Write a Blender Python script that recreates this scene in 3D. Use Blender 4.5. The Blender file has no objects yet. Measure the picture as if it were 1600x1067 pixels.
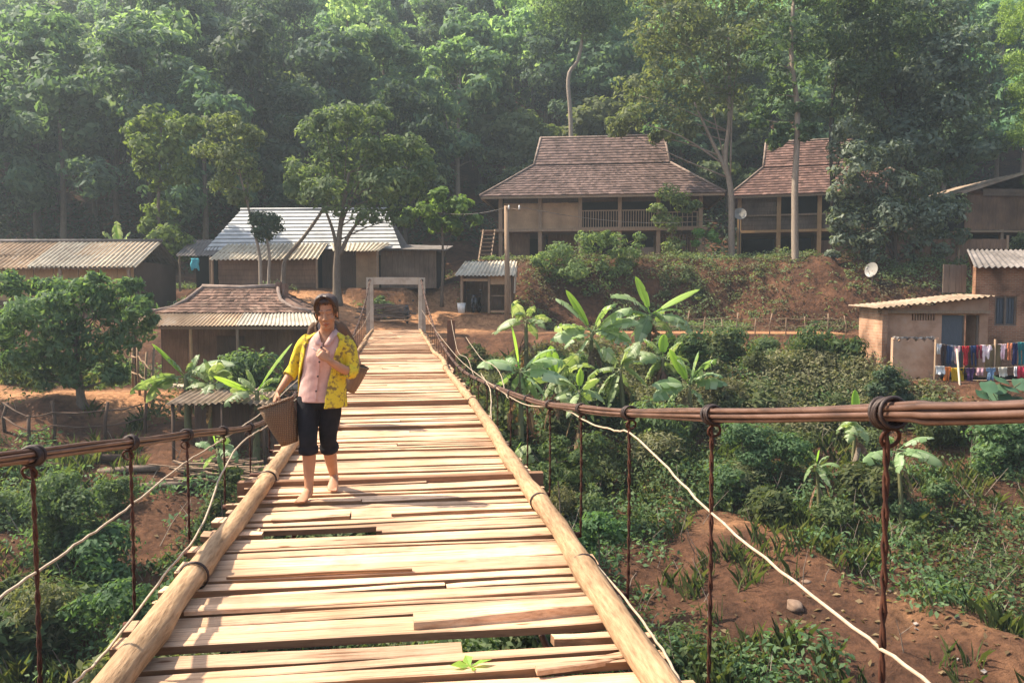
import bpy, math, random
import numpy as np
from mathutils import Vector, Matrix

random.seed(11)
RNG = np.random.default_rng(11)
SC = bpy.context.scene
COL = SC.collection
R = math.radians

# ---------------------------------------------------------------- camera maths (used to find where things stand)
FPX = 1244.0
PITCH = R(3.13)
CP, SP = math.cos(PITCH), math.sin(PITCH)
YAW = R(8.13)                      # the bridge runs this much to the left of the view
ZD = -1.55                         # deck level (eye = 0)


def P(px, py, Y):
    xr = (px - 800) / FPX
    yu = -(py - 533.5) / FPX
    k = Y / (CP + yu * SP)
    return Vector((xr * k, Y, (-SP + yu * CP) * k))


def BR(px, py, t):
    """pixel on the vertical plane at side offset t of the bridge -> (t, s, z above deck)"""
    q = (px - 800) / FPX
    yu = -(py - 533.5) / FPX
    q = q / (CP + yu * SP)
    s = t * (math.cos(YAW) - q * math.sin(YAW)) / (q * math.cos(YAW) + math.sin(YAW))
    Y = s * math.cos(YAW) + t * math.sin(YAW)
    z = (-SP + yu * CP) / (CP + yu * SP) * Y
    return Vector((t, s, z - ZD))


# ---------------------------------------------------------------- object helpers
def tag(o, label=None, cat=None, group=None, kind=None):
    if label: o['label'] = label
    if cat: o['category'] = cat
    if group: o['group'] = group
    if kind: o['kind'] = kind
    return o


def thing(name, label, cat, loc=(0, 0, 0), rz=0.0, group=None):
    o = bpy.data.objects.new(name, None)
    o.empty_display_size = 0.3
    COL.objects.link(o)
    o.location = loc
    o.rotation_euler = (0, 0, rz)
    return tag(o, label, cat, group)


def copy_tree(o, parent=None):
    c = o.copy()
    COL.objects.link(c)
    c.parent = parent
    for ch in list(o.children):
        copy_tree(ch, c)
    return c


def mesh_np(name, V, F, mat=None, parent=None, smooth=False):
    """V (n,3), F (m,k) arrays"""
    V = np.asarray(V, dtype=np.float32)
    F = np.asarray(F, dtype=np.int32)
    me = bpy.data.meshes.new(name)
    m, k = F.shape
    me.vertices.add(len(V)); me.vertices.foreach_set('co', V.ravel())
    me.loops.add(m * k); me.loops.foreach_set('vertex_index', F.ravel())
    me.polygons.add(m)
    me.polygons.foreach_set('loop_start', np.arange(0, m * k, k, dtype=np.int32))
    me.polygons.foreach_set('loop_total', np.full(m, k, dtype=np.int32))
    if smooth:
        me.polygons.foreach_set('use_smooth', np.ones(m, dtype=bool))
    me.update(calc_edges=True)
    if mat: me.materials.append(mat)
    o = bpy.data.objects.new(name, me)
    COL.objects.link(o)
    o.parent = parent
    return o


class MB:
    def __init__(self):
        self.v = []
        self.f = []

    def add(self, vs, fs):
        b = len(self.v)
        self.v.extend([tuple(x) for x in vs])
        self.f.extend([tuple(i + b for i in f) for f in fs])

    def box(self, c, s, rot=None, taper=None):
        hx, hy, hz = s[0] / 2, s[1] / 2, s[2] / 2
        vs = []
        for z in (-1, 1):
            for x, y in ((-1, -1), (1, -1), (1, 1), (-1, 1)):
                k = taper if (taper and z > 0) else 1
                v = Vector((x * hx * k, y * hy * k, z * hz))
                if rot is not None: v = rot @ v
                vs.append(v + Vector(c))
        self.add(vs, [(3, 2, 1, 0), (4, 5, 6, 7), (0, 1, 5, 4), (1, 2, 6, 5), (2, 3, 7, 6), (3, 0, 4, 7)])

    def bx(self, x0, x1, y0, y1, z0, z1):
        self.box(((x0 + x1) / 2, (y0 + y1) / 2, (z0 + z1) / 2), (abs(x1 - x0), abs(y1 - y0), abs(z1 - z0)))

    def bar(self, a, b, w, h=None):
        """square bar from a to b"""
        self.tube([a, b], [w * .7071, w * .7071], 4)

    def tube(self, pts, rad, n=8, cap=True, jit=0.0, rnd=None):
        pts = [Vector(p) for p in pts]
        if not isinstance(rad, (list, tuple)): rad = [rad] * len(pts)
        vs, fs = [], []
        up = None
        for i, p in enumerate(pts):
            d = (pts[min(i + 1, len(pts) - 1)] - pts[max(i - 1, 0)])
            if d.length < 1e-9: d = Vector((0, 0, 1))
            d.normalize()
            if up is None:
                up = Vector((0, 0, 1)) if abs(d.z) < .9 else Vector((0, 1, 0))
            a = d.cross(up)
            if a.length < 1e-6: a = d.cross(Vector((1, 0, 0)))
            a.normalize()
            b = a.cross(d); b.normalize()
            up = b
            for k in range(n):
                th = 2 * math.pi * (k + .5) / n
                r = rad[i] * (1 + (rnd.uniform(-jit, jit) if rnd else 0))
                vs.append(p + a * (r * math.cos(th)) + b * (r * math.sin(th)))
        for i in range(len(pts) - 1):
            for k in range(n):
                k2 = (k + 1) % n
                fs.append((i * n + k, i * n + k2, (i + 1) * n + k2, (i + 1) * n + k))
        if cap:
            fs.append(tuple(range(n))[::-1])
            fs.append(tuple((len(pts) - 1) * n + k for k in range(n)))
        self.add(vs, fs)

    def ell(self, c, r, n=12, m=8, rot=None):
        vs, fs = [], []
        for j in range(m + 1):
            ph = math.pi * j / m
            for k in range(n):
                th = 2 * math.pi * k / n
                v = Vector((r[0] * math.sin(ph) * math.cos(th), r[1] * math.sin(ph) * math.sin(th), r[2] * math.cos(ph)))
                if rot is not None: v = rot @ v
                vs.append(v + Vector(c))
        for j in range(m):
            for k in range(n):
                k2 = (k + 1) % n
                fs.append((j * n + k, (j + 1) * n + k, (j + 1) * n + k2, j * n + k2))
        self.add(vs, fs)

    def quad(self, a, b, c, d):
        self.add([a, b, c, d], [(0, 1, 2, 3)])

    def slab(self, a, b, c, d, th):
        """quad a,b,c,d given thickness th along minus its normal"""
        a, b, c, d = Vector(a), Vector(b), Vector(c), Vector(d)
        n = (b - a).cross(d - a).normalized() * th
        self.add([a, b, c, d, a - n, b - n, c - n, d - n],
                 [(0, 1, 2, 3), (7, 6, 5, 4), (0, 4, 5, 1), (1, 5, 6, 2), (2, 6, 7, 3), (3, 7, 4, 0)])

    def torus(self, c, Rr, r, axis=(0, 0, 1), n=24, m=8, a0=0, a1=2 * math.pi):
        ax = Vector(axis).normalized()
        u = ax.cross(Vector((0, 0, 1)) if abs(ax.z) < .9 else Vector((1, 0, 0))).normalized()
        w = ax.cross(u)
        full = abs(a1 - a0 - 2 * math.pi) < 1e-6
        pts = []
        for i in range(n + (0 if full else 1)):
            th = a0 + (a1 - a0) * i / n
            pts.append(Vector(c) + u * Rr * math.cos(th) + w * Rr * math.sin(th))
        vs, fs = [], []
        for i, p in enumerate(pts):
            rad = (p - Vector(c)).normalized()
            for k in range(m):
                th = 2 * math.pi * k / m
                vs.append(p + rad * r * math.cos(th) + ax * r * math.sin(th))
        N = len(pts)
        for i in range(N if full else N - 1):
            i2 = (i + 1) % N
            for k in range(m):
                k2 = (k + 1) % m
                fs.append((i * m + k, i2 * m + k, i2 * m + k2, i * m + k2))
        self.add(vs, fs)

    def build(self, name, mat, parent=None, smooth=False):
        me = bpy.data.meshes.new(name)
        me.from_pydata(self.v, [], self.f)
        me.update()
        if smooth:
            me.polygons.foreach_set('use_smooth', np.ones(len(me.polygons), dtype=bool))
        if mat: me.materials.append(mat)
        o = bpy.data.objects.new(name, me)
        COL.objects.link(o)
        o.parent = parent
        return o


def smooth_path(pts, n):
    """Catmull-Rom through pts, n samples"""
    pts = [Vector(p) for p in pts]
    out = []
    m = len(pts) - 1
    for i in range(n):
        u = m * i / (n - 1)
        k = min(int(u), m - 1)
        t = u - k
        p1, p2 = pts[k], pts[k + 1]
        p0 = pts[k - 1] if k > 0 else p1 * 2 - p2
        p3 = pts[k + 2] if k + 2 <= m else p2 * 2 - p1
        out.append(0.5 * ((2 * p1) + (p2 - p0) * t + (2 * p0 - 5 * p1 + 4 * p2 - p3) * t * t + (3 * p1 - p0 - 3 * p2 + p3) * t ** 3))
    return out


# ---------------------------------------------------------------- noise in numpy
def vnoise(x, y, seed=0):
    xi = np.floor(x).astype(np.int64); yi = np.floor(y).astype(np.int64)
    xf = x - xi; yf = y - yi

    def h(a, b):
        n = (a * 374761393 + b * 668265263 + seed * 974634721) & 0xFFFFFFFF
        n = ((n ^ (n >> 13)) * 1274126177) & 0xFFFFFFFF
        return ((n ^ (n >> 16)) & 0xFFFF) / 65535.0
    u = xf * xf * (3 - 2 * xf); v = yf * yf * (3 - 2 * yf)
    return (h(xi, yi) * (1 - u) + h(xi + 1, yi) * u) * (1 - v) + (h(xi, yi + 1) * (1 - u) + h(xi + 1, yi + 1) * u) * v


def fbm(x, y, oct=4, seed=0):
    a, s, o = .5, 0, 0
    for i in range(oct):
        s = s + a * vnoise(x * 2 ** i, y * 2 ** i, seed + i)
        o += a; a *= .5
    return s / o


# ---------------------------------------------------------------- materials
def _nt(name):
    m = bpy.data.materials.new(name)
    m.use_nodes = True
    nt = m.node_tree
    b = nt.nodes['Principled BSDF']
    return m, nt, b


def N(nt, t, **kw):
    n = nt.nodes.new(t)
    for k, v in kw.items():
        setattr(n, k, v)
    return n


def ramp(nt, stops):
    r = nt.nodes.new('ShaderNodeValToRGB')
    el = r.color_ramp.elements
    while len(el) < len(stops): el.new(.5)
    for e, (p, c) in zip(el, stops):
        e.position = p
        e.color = (*c, 1)
    return r


def mul(c, k):
    return tuple(max(0, min(1, x * k)) for x in c)


def mat(name, c1, c2=None, scale=4.0, stretch=(1, 1, 1), rough=.85, bump=.3, bdist=.02, island=0.0, c3=None, big=0.0,
        spec=.25, metal=0.0, detail=6):
    """two or three tone noise-driven surface, with optional tone per loose piece and large stains"""
    m, nt, b = _nt(name)
    c2 = c2 or mul(c1, .6)
    tc = N(nt, 'ShaderNodeTexCoord')
    mp = N(nt, 'ShaderNodeMapping'); mp.inputs['Scale'].default_value = stretch
    nt.links.new(tc.outputs['Object'], mp.inputs['Vector'])
    no = N(nt, 'ShaderNodeTexNoise'); no.inputs['Scale'].default_value = scale
    no.inputs['Detail'].default_value = detail; no.inputs['Roughness'].default_value = .65
    nt.links.new(mp.outputs['Vector'], no.inputs['Vector'])
    st = [(.3, c2), (.7, c1)] if c3 is None else [(.28, c2), (.52, c1), (.75, c3)]
    rp = ramp(nt, st)
    nt.links.new(no.outputs['Fac'], rp.inputs['Fac'])
    out = rp.outputs['Color']
    if island:
        ge = N(nt, 'ShaderNodeNewGeometry')
        mr = N(nt, 'ShaderNodeMapRange')
        mr.inputs['To Min'].default_value = 1 - island; mr.inputs['To Max'].default_value = 1 + island * .6
        nt.links.new(ge.outputs['Random Per Island'], mr.inputs['Value'])
        mx = N(nt, 'ShaderNodeMix', data_type='RGBA', blend_type='MULTIPLY')
        mx.inputs['Factor'].default_value = 1
        nt.links.new(out, mx.inputs['A']); nt.links.new(mr.outputs['Result'], mx.inputs['B'])
        out = mx.outputs['Result']
    if big:
        n2 = N(nt, 'ShaderNodeTexNoise'); n2.inputs['Scale'].default_value = scale * .17; n2.inputs['Detail'].default_value = 4
        nt.links.new(tc.outputs['Object'], n2.inputs['Vector'])
        mr = N(nt, 'ShaderNodeMapRange')
        mr.inputs['From Min'].default_value = .3; mr.inputs['From Max'].default_value = .7
        mr.inputs['To Min'].default_value = 1 - big; mr.inputs['To Max'].default_value = 1 + big * .3
        nt.links.new(n2.outputs['Fac'], mr.inputs['Value'])
        mx = N(nt, 'ShaderNodeMix', data_type='RGBA', blend_type='MULTIPLY')
        mx.inputs['Factor'].default_value = 1
        nt.links.new(out, mx.inputs['A']); nt.links.new(mr.outputs['Result'], mx.inputs['B'])
        out = mx.outputs['Result']
    nt.links.new(out, b.inputs['Base Color'])
    b.inputs['Roughness'].default_value = rough
    b.inputs['Specular IOR Level'].default_value = spec
    b.inputs['Metallic'].default_value = metal
    if bump:
        bp = N(nt, 'ShaderNodeBump'); bp.inputs['Strength'].default_value = bump; bp.inputs['Distance'].default_value = bdist
        nt.links.new(no.outputs['Fac'], bp.inputs['Height'])
        nt.links.new(bp.outputs['Normal'], b.inputs['Normal'])
    return m


def weathered(m):
    """splits along the grain, knots and grey worn patches of their own shape"""
    nt = m.node_tree; b = nt.nodes['Principled BSDF']
    src = b.inputs['Base Color'].links[0].from_socket
    tc = N(nt, 'ShaderNodeTexCoord')
    mp = N(nt, 'ShaderNodeMapping'); mp.inputs['Scale'].default_value = (1.3, 55, 20); nt.links.new(tc.outputs['Object'], mp.inputs['Vector'])
    n1 = N(nt, 'ShaderNodeTexNoise'); n1.inputs['Scale'].default_value = 1.0; n1.inputs['Detail'].default_value = 4; nt.links.new(mp.outputs['Vector'], n1.inputs['Vector'])
    r1 = ramp(nt, [(.30, (.42, .34, .28)), (.40, (1, 1, 1))]); nt.links.new(n1.outputs['Fac'], r1.inputs['Fac'])
    m2 = N(nt, 'ShaderNodeMapping'); m2.inputs['Scale'].default_value = (2.2, 9, 6); nt.links.new(tc.outputs['Object'], m2.inputs['Vector'])
    vo = N(nt, 'ShaderNodeTexVoronoi'); vo.inputs['Scale'].default_value = 1.0; nt.links.new(m2.outputs['Vector'], vo.inputs['Vector'])
    r2 = ramp(nt, [(.05, (.38, .27, .2)), (.11, (1, 1, 1))]); nt.links.new(vo.outputs['Distance'], r2.inputs['Fac'])
    n3 = N(nt, 'ShaderNodeTexNoise'); n3.inputs['Scale'].default_value = 1.7; n3.inputs['Detail'].default_value = 6; n3.inputs['Roughness'].default_value = .7; nt.links.new(tc.outputs['Object'], n3.inputs['Vector'])
    r3 = ramp(nt, [(.34, (.76, .71, .68)), (.48, (1, 1, 1)), (.66, (1.0, .95, .88))]); nt.links.new(n3.outputs['Fac'], r3.inputs['Fac'])
    out = src
    for r in (r1, r2, r3):
        mx = N(nt, 'ShaderNodeMix', data_type='RGBA', blend_type='MULTIPLY'); mx.inputs['Factor'].default_value = 1
        nt.links.new(out, mx.inputs['A']); nt.links.new(r.outputs['Color'], mx.inputs['B']); out = mx.outputs['Result']
    nt.links.new(out, b.inputs['Base Color'])
    return m


def leafmat(name, dark, mid, light, trans=.4, rough=.6, objvar=.25, spec=.12, sat=.88):
    m, nt, b = _nt(name)
    ge = N(nt, 'ShaderNodeNewGeometry')
    rp = ramp(nt, [(.0, dark), (.5, mid), (1, light)])
    nt.links.new(ge.outputs['Random Per Island'], rp.inputs['Fac'])
    oi = N(nt, 'ShaderNodeObjectInfo')
    hs = N(nt, 'ShaderNodeHueSaturation')
    mr = N(nt, 'ShaderNodeMapRange'); mr.inputs['To Min'].default_value = 1 - objvar; mr.inputs['To Max'].default_value = 1 + objvar
    nt.links.new(oi.outputs['Random'], mr.inputs['Value'])
    mh = N(nt, 'ShaderNodeMath', operation='MULTIPLY_ADD'); mh.inputs[1].default_value = .06 * objvar / .25; mh.inputs[2].default_value = .5 - .03 * objvar / .25
    fr = N(nt, 'ShaderNodeMath', operation='FRACT'); m7 = N(nt, 'ShaderNodeMath', operation='MULTIPLY'); m7.inputs[1].default_value = 7.31
    nt.links.new(oi.outputs['Random'], m7.inputs[0]); nt.links.new(m7.outputs[0], fr.inputs[0]); nt.links.new(fr.outputs[0], mh.inputs[0])
    nt.links.new(mh.outputs[0], hs.inputs['Hue'])
    nt.links.new(mr.outputs['Result'], hs.inputs['Value'])
    hs.inputs['Saturation'].default_value = sat
    nt.links.new(rp.outputs['Color'], hs.inputs['Color'])
    nt.links.new(hs.outputs['Color'], b.inputs['Base Color'])
    b.inputs['Roughness'].default_value = rough
    b.inputs['Specular IOR Level'].default_value = spec
    tr = N(nt, 'ShaderNodeBsdfTranslucent')
    h2 = N(nt, 'ShaderNodeMix', data_type='RGBA', blend_type='MULTIPLY'); h2.inputs['Factor'].default_value = 1
    h2.inputs['B'].default_value = (1.7, 1.75, .8, 1)
    nt.links.new(hs.outputs['Color'], h2.inputs['A'])
    nt.links.new(h2.outputs['Result'], tr.inputs['Color'])
    ms = N(nt, 'ShaderNodeMixShader'); ms.inputs['Fac'].default_value = trans
    nt.links.new(b.outputs['BSDF'], ms.inputs[1]); nt.links.new(tr.outputs['BSDF'], ms.inputs[2])
    nt.links.new(ms.outputs['Shader'], nt.nodes['Material Output'].inputs['Surface'])
    return m


def brickmat(name, c1, c2, mortar, bw=.21, bh=.068, vert='XZ', stain=.6):
    m, nt, b = _nt(name)
    tc = N(nt, 'ShaderNodeTexCoord')
    se = N(nt, 'ShaderNodeSeparateXYZ'); cb = N(nt, 'ShaderNodeCombineXYZ')
    nt.links.new(tc.outputs['Object'], se.inputs[0])
    ad = N(nt, 'ShaderNodeMath', operation='ADD')
    nt.links.new(se.outputs['X'], ad.inputs[0]); nt.links.new(se.outputs['Y'], ad.inputs[1])
    nt.links.new(ad.outputs[0], cb.inputs['X']); nt.links.new(se.outputs['Z'], cb.inputs['Y'])
    br = N(nt, 'ShaderNodeTexBrick')
    br.inputs['Color1'].default_value = (*c1, 1); br.inputs['Color2'].default_value = (*c2, 1); br.inputs['Mortar'].default_value = (*mortar, 1)
    br.inputs['Scale'].default_value = 1; br.inputs['Mortar Size'].default_value = .012
    br.inputs['Brick Width'].default_value = bw; br.inputs['Row Height'].default_value = bh; br.inputs['Bias'].default_value = -.1
    nt.links.new(cb.outputs[0], br.inputs['Vector'])
    no = N(nt, 'ShaderNodeTexNoise'); no.inputs['Scale'].default_value = 1.3; no.inputs['Detail'].default_value = 8
    nt.links.new(tc.outputs['Object'], no.inputs['Vector'])
    rp = ramp(nt, [(.33, (1 - stain, 1 - stain * 1.02, 1 - stain * 1.03)), (.5, (.85, .83, .80)), (.62, (1.0, 1.0, 1.0)), (.72, (1.25, 1.2, 1.12))])
    nt.links.new(no.outputs['Fac'], rp.inputs['Fac'])
    mx = N(nt, 'ShaderNodeMix', data_type='RGBA', blend_type='MULTIPLY'); mx.inputs['Factor'].default_value = 1
    nt.links.new(br.outputs['Color'], mx.inputs['A']); nt.links.new(rp.outputs['Color'], mx.inputs['B'])
    nt.links.new(mx.outputs['Result'], b.inputs['Base Color'])
    b.inputs['Roughness'].default_value = .95; b.inputs['Specular IOR Level'].default_value = .1
    bp = N(nt, 'ShaderNodeBump'); bp.inputs['Strength'].default_value = .6; bp.inputs['Distance'].default_value = .01
    nt.links.new(br.outputs['Fac'], bp.inputs['Height']); bp.invert = True
    nt.links.new(bp.outputs['Normal'], b.inputs['Normal'])
    return m


M = {}
M['deck'] = mat('deck_wood', (.69, .44, .275), (.44, .245, .14), 9, (.5, 14, 6), .75, .5, .007, island=.36, c3=(.78, .55, .375), big=.36, spec=.2)
weathered(M['deck'])
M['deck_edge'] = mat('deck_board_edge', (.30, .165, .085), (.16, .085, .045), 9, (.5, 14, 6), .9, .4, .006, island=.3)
M['beam'] = mat('beam_wood', (.28, .15, .085), (.16, .085, .048), 8, (.6, 8, 8), .8, .4, .008)
M['log'] = mat('log_wood', (.42, .26, .14), (.21, .12, .06), 9, (6, .7, 6), .7, .7, .012, c3=(.54, .36, .21), big=.4, spec=.25)
M['cable'] = mat('cable_steel', (.14, .075, .052), (.06, .034, .026), 22, (1, .25, 1), .45, .3, .003, c3=(.22, .13, .10), spec=.5, metal=.25)
M['rust'] = mat('rusty_wire', (.10, .035, .018), (.045, .018, .012), 40, (1, 1, 1), .7, .4, .003, spec=.3, metal=.2)
M['clamp'] = mat('clamp_wire', (.055, .035, .028), (.03, .02, .018), 40, (1, 1, 1), .55, .3, .003, spec=.4, metal=.3)
M['wire'] = mat('pale_wire', (.46, .37, .27), (.30, .22, .15), 30, (1, 1, 1), .6, .2, .002)
M['concrete'] = mat('weathered_concrete', (.44, .36, .28), (.30, .23, .17), 3, (1, 1, 1), .95, .35, .01, c3=(.42, .36, .29))
M['tile'] = mat('roof_tile', (.148, .098, .084), (.088, .060, .053), 2.2, (1, 1, 1), .9, .3, .01, island=.42, c3=(.20, .135, .115), big=.3, spec=.15)
M['tile_red'] = mat('roof_tile_red', (.172, .100, .083), (.105, .061, .052), 2.2, (1, 1, 1), .9, .3, .01, island=.42, c3=(.23, .135, .11), big=.3, spec=.15)
M['tile_old'] = mat('roof_tile_old', (.22, .13, .095), (.12, .072, .054), 2.2, (1, 1, 1), .9, .3, .01, island=.55, c3=(.34, .24, .18), big=.4, spec=.15)
M['cement_roof'] = mat('fibre_cement', (.50, .43, .33), (.33, .26, .19), 2.5, (1, 1, 1), .92, .2, .01, c3=(.60, .54, .43), big=.3, spec=.15)
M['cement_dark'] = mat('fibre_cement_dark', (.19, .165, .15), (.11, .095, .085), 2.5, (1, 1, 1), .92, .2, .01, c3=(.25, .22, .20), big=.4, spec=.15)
M['cement_warm'] = mat('fibre_cement_warm', (.50, .35, .22), (.30, .20, .13), 2.0, (1, 1, 1), .92, .2, .01, c3=(.56, .47, .37), big=.4, spec=.15)
M['tin'] = mat('tin_roof', (.37, .37, .37), (.25, .25, .25), 1.5, (1, 1, 1), .5, .1, .01, c3=(.45, .45, .455), spec=.4)
M['wood_wall'] = mat('board_wall', (.25, .145, .088), (.135, .078, .05), 5, (6, 6, .5), .9, .4, .01, big=.4)
M['wood_grey'] = mat('grey_board', (.24, .17, .125), (.13, .095, .072), 5, (6, 6, .5), .92, .4, .01, big=.4)
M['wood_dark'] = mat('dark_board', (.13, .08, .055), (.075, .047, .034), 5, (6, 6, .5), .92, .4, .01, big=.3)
M['wood_post'] = mat('post_wood', (.33, .22, .14), (.19, .125, .08), 6, (5, 5, .6), .85, .4, .008)
M['bamboo_wall'] = mat('woven_bamboo', (.46, .29, .165), (.31, .19, .11), 8, (9, 9, 1.2), .85, .4, .008, big=.3)
M['wood_warm'] = mat('warm_board', (.58, .35, .17), (.40, .23, .11), 5, (5, 5, .6), .85, .3, .008, big=.3)
M['shade_inside'] = mat('inner_shade_paint', (.025, .02, .018), (.015, .012, .011), 3, rough=.95, bump=.1)  # near-black wall colour standing in for the shade inside and under houses
M['brick'] = brickmat('red_brick', (.38, .175, .10), (.26, .115, .065), (.34, .23, .155))
M['mudbrick'] = brickmat('pale_brick', (.44, .25, .16), (.37, .20, .125), (.40, .28, .20), .3, .11)
M['plaster'] = mat('stained_plaster', (.46, .27, .17), (.30, .165, .10), 2.2, (1, 1, 1), .95, .3, .01, c3=(.48, .33, .24), big=.4)
M['bark'] = mat('bark', (.20, .15, .11), (.10, .075, .055), 6, (5, 5, .9), .95, .6, .02)
M['bark_pale'] = mat('pale_bark', (.33, .26, .20), (.19, .145, .11), 5, (4, 4, .9), .92, .5, .02)
M['bark_dark'] = mat('dark_bark', (.09, .068, .05), (.05, .038, .03), 6, (5, 5, .9), .95, .6, .02)
M['leaf_mid'] = leafmat('leaf_mid', (.044, .092, .036), (.082, .145, .056), (.145, .21, .088), .45)
M['leaf_dark'] = leafmat('leaf_dark', (.030, .060, .030), (.052, .092, .044), (.10, .14, .072), .35)
M['leaf_bright'] = leafmat('leaf_bright', (.080, .150, .030), (.125, .215, .042), (.20, .295, .07), .45)
M['leaf_olive'] = leafmat('leaf_olive', (.068, .098, .038), (.11, .145, .058), (.175, .20, .09), .45)
M['leaf_grey'] = leafmat('leaf_grey', (.060, .085, .055), (.10, .13, .085), (.17, .195, .14), .38, rough=.5, spec=.25)
M['leaf_lime'] = leafmat('leaf_lime', (.070, .110, .035), (.115, .160, .050), (.19, .22, .085), .45)
M['leaf_dusty'] = leafmat('leaf_dusty', (.085, .095, .042), (.135, .14, .062), (.22, .205, .10), .35)
M['cement_brown'] = mat('old_sheet', (.30, .22, .155), (.18, .13, .09), 2.5, (1, 1, 1), .92, .2, .01, c3=(.38, .31, .24), big=.4, spec=.1)
M['ridge'] = mat('ridge_tile', (.22, .16, .13), (.12, .085, .07), 4, rough=.95, bump=.3, c3=(.30, .24, .20))
M['forest_light'] = leafmat('forest_light', (.085, .17, .08), (.15, .26, .12), (.25, .36, .18), .5)
M['forest_mid'] = leafmat('forest_mid', (.062, .128, .064), (.112, .195, .098), (.19, .275, .145), .48)
M['forest_dark'] = leafmat('forest_dark', (.030, .062, .036), (.052, .095, .055), (.10, .15, .09), .38)
M['leaf_bank'] = leafmat('leaf_bank', (.035, .060, .020), (.060, .090, .028), (.115, .135, .045), .35)
M['grass'] = leafmat('grass_blade', (.045, .070, .020), (.080, .11, .030), (.16, .16, .055), .35)
M['dry'] = leafmat('dry_leaf', (.10, .055, .028), (.17, .095, .045), (.28, .17, .09), .3)
M['dry_dark'] = leafmat('dry_creeper', (.07, .045, .025), (.11, .075, .04), (.13, .12, .06), .25)
M['banana'] = leafmat('banana_leaf', (.13, .21, .065), (.21, .30, .11), (.38, .44, .26), .38, rough=.45, objvar=.15, spec=.3)
M['banana_young'] = leafmat('banana_young_leaf', (.22, .38, .03), (.26, .44, .04), (.30, .48, .05), .55, rough=.4, objvar=.1, spec=.4)
M['banana_stem'] = mat('banana_stem', (.16, .17, .07), (.11, .09, .045), 5, (4, 4, 1), .7, .3, .01)
M['litter'] = mat('litter_scrap', (.40, .36, .32), (.15, .11, .09), 3, rough=.7, bump=.1, island=.5)
M['dish'] = mat('dish_metal', (.33, .31, .28), (.22, .20, .18), 2, rough=.5, bump=.05)
M['black_metal'] = mat('black_metal', (.025, .025, .028), (.012, .012, .013), 8, rough=.4, bump=.05, spec=.5)
M['rubber'] = mat('rubber', (.02, .02, .02), (.012, .012, .012), 8, rough=.85, bump=.1)
M['chrome'] = mat('bike_metal', (.14, .14, .15), (.08, .08, .085), 8, rough=.3, bump=.03, metal=.8)
M['white'] = mat('white_plastic', (.72, .70, .66), (.55, .52, .48), 4, rough=.6, bump=.05)
M['shutter'] = mat('grey_shutter', (.10, .11, .12), (.065, .07, .08), 6, (8, 8, .6), .7, .3, .006)


def cloth(name, c, c2=None, scale=6, rough=.9):
    return mat(name, c, c2 or mul(c, .72), scale, rough=rough, bump=.15, bdist=.01, spec=.1)


# ---------------------------------------------------------------- render and world
SUN_AZ = R(80)       # to the left of the view
SUN_EL = R(52)
to_sun = Vector((-math.sin(SUN_AZ) * math.cos(SUN_EL), math.cos(SUN_AZ) * math.cos(SUN_EL), math.sin(SUN_EL)))
w = bpy.data.worlds.new('World'); SC.world = w; w.use_nodes = True
nt = w.node_tree
sky = nt.nodes.new('ShaderNodeTexSky'); sky.sky_type = 'NISHITA'; sky.sun_disc = False
sky.sun_elevation = SUN_EL; sky.sun_rotation = math.atan2(to_sun.x, to_sun.y)
sky.dust_density = 2.5; sky.air_density = 1.2; sky.ozone_density = 1.0
nt.links.new(sky.outputs['Color'], nt.nodes['Background'].inputs['Color'])
nt.nodes['Background'].inputs['Strength'].default_value = .115
sl = bpy.data.lights.new('sun_light', 'SUN'); sl.energy = 5.0; sl.angle = R(.55); sl.color = (1, .89, .72)
so = bpy.data.objects.new('sun_light', sl); COL.objects.link(so)
so.rotation_euler = (-to_sun).to_track_quat('-Z', 'Y').to_euler()
so.location = to_sun * 80
cam = bpy.data.cameras.new('camera'); co = bpy.data.objects.new('camera', cam); COL.objects.link(co)
cam.sensor_width = 36; cam.lens = 36 * FPX / 1600; cam.clip_end = 1000; cam.clip_start = .05
co.location = (0, 0, 0); co.rotation_euler = (R(90) - PITCH, 0, 0)
SC.camera = co
SC.view_settings.view_transform = 'Standard'; SC.view_settings.look = 'None'
SC.view_settings.exposure = 1.36
SC.view_settings.gamma = 1
SC.cycles.max_bounces = 6; SC.cycles.diffuse_bounces = 3; SC.cycles.transmission_bounces = 4; SC.cycles.glossy_bounces = 2
SC.cycles.volume_bounces = 0; SC.cycles.transparent_max_bounces = 4
SC.cycles.use_denoising = True

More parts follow.
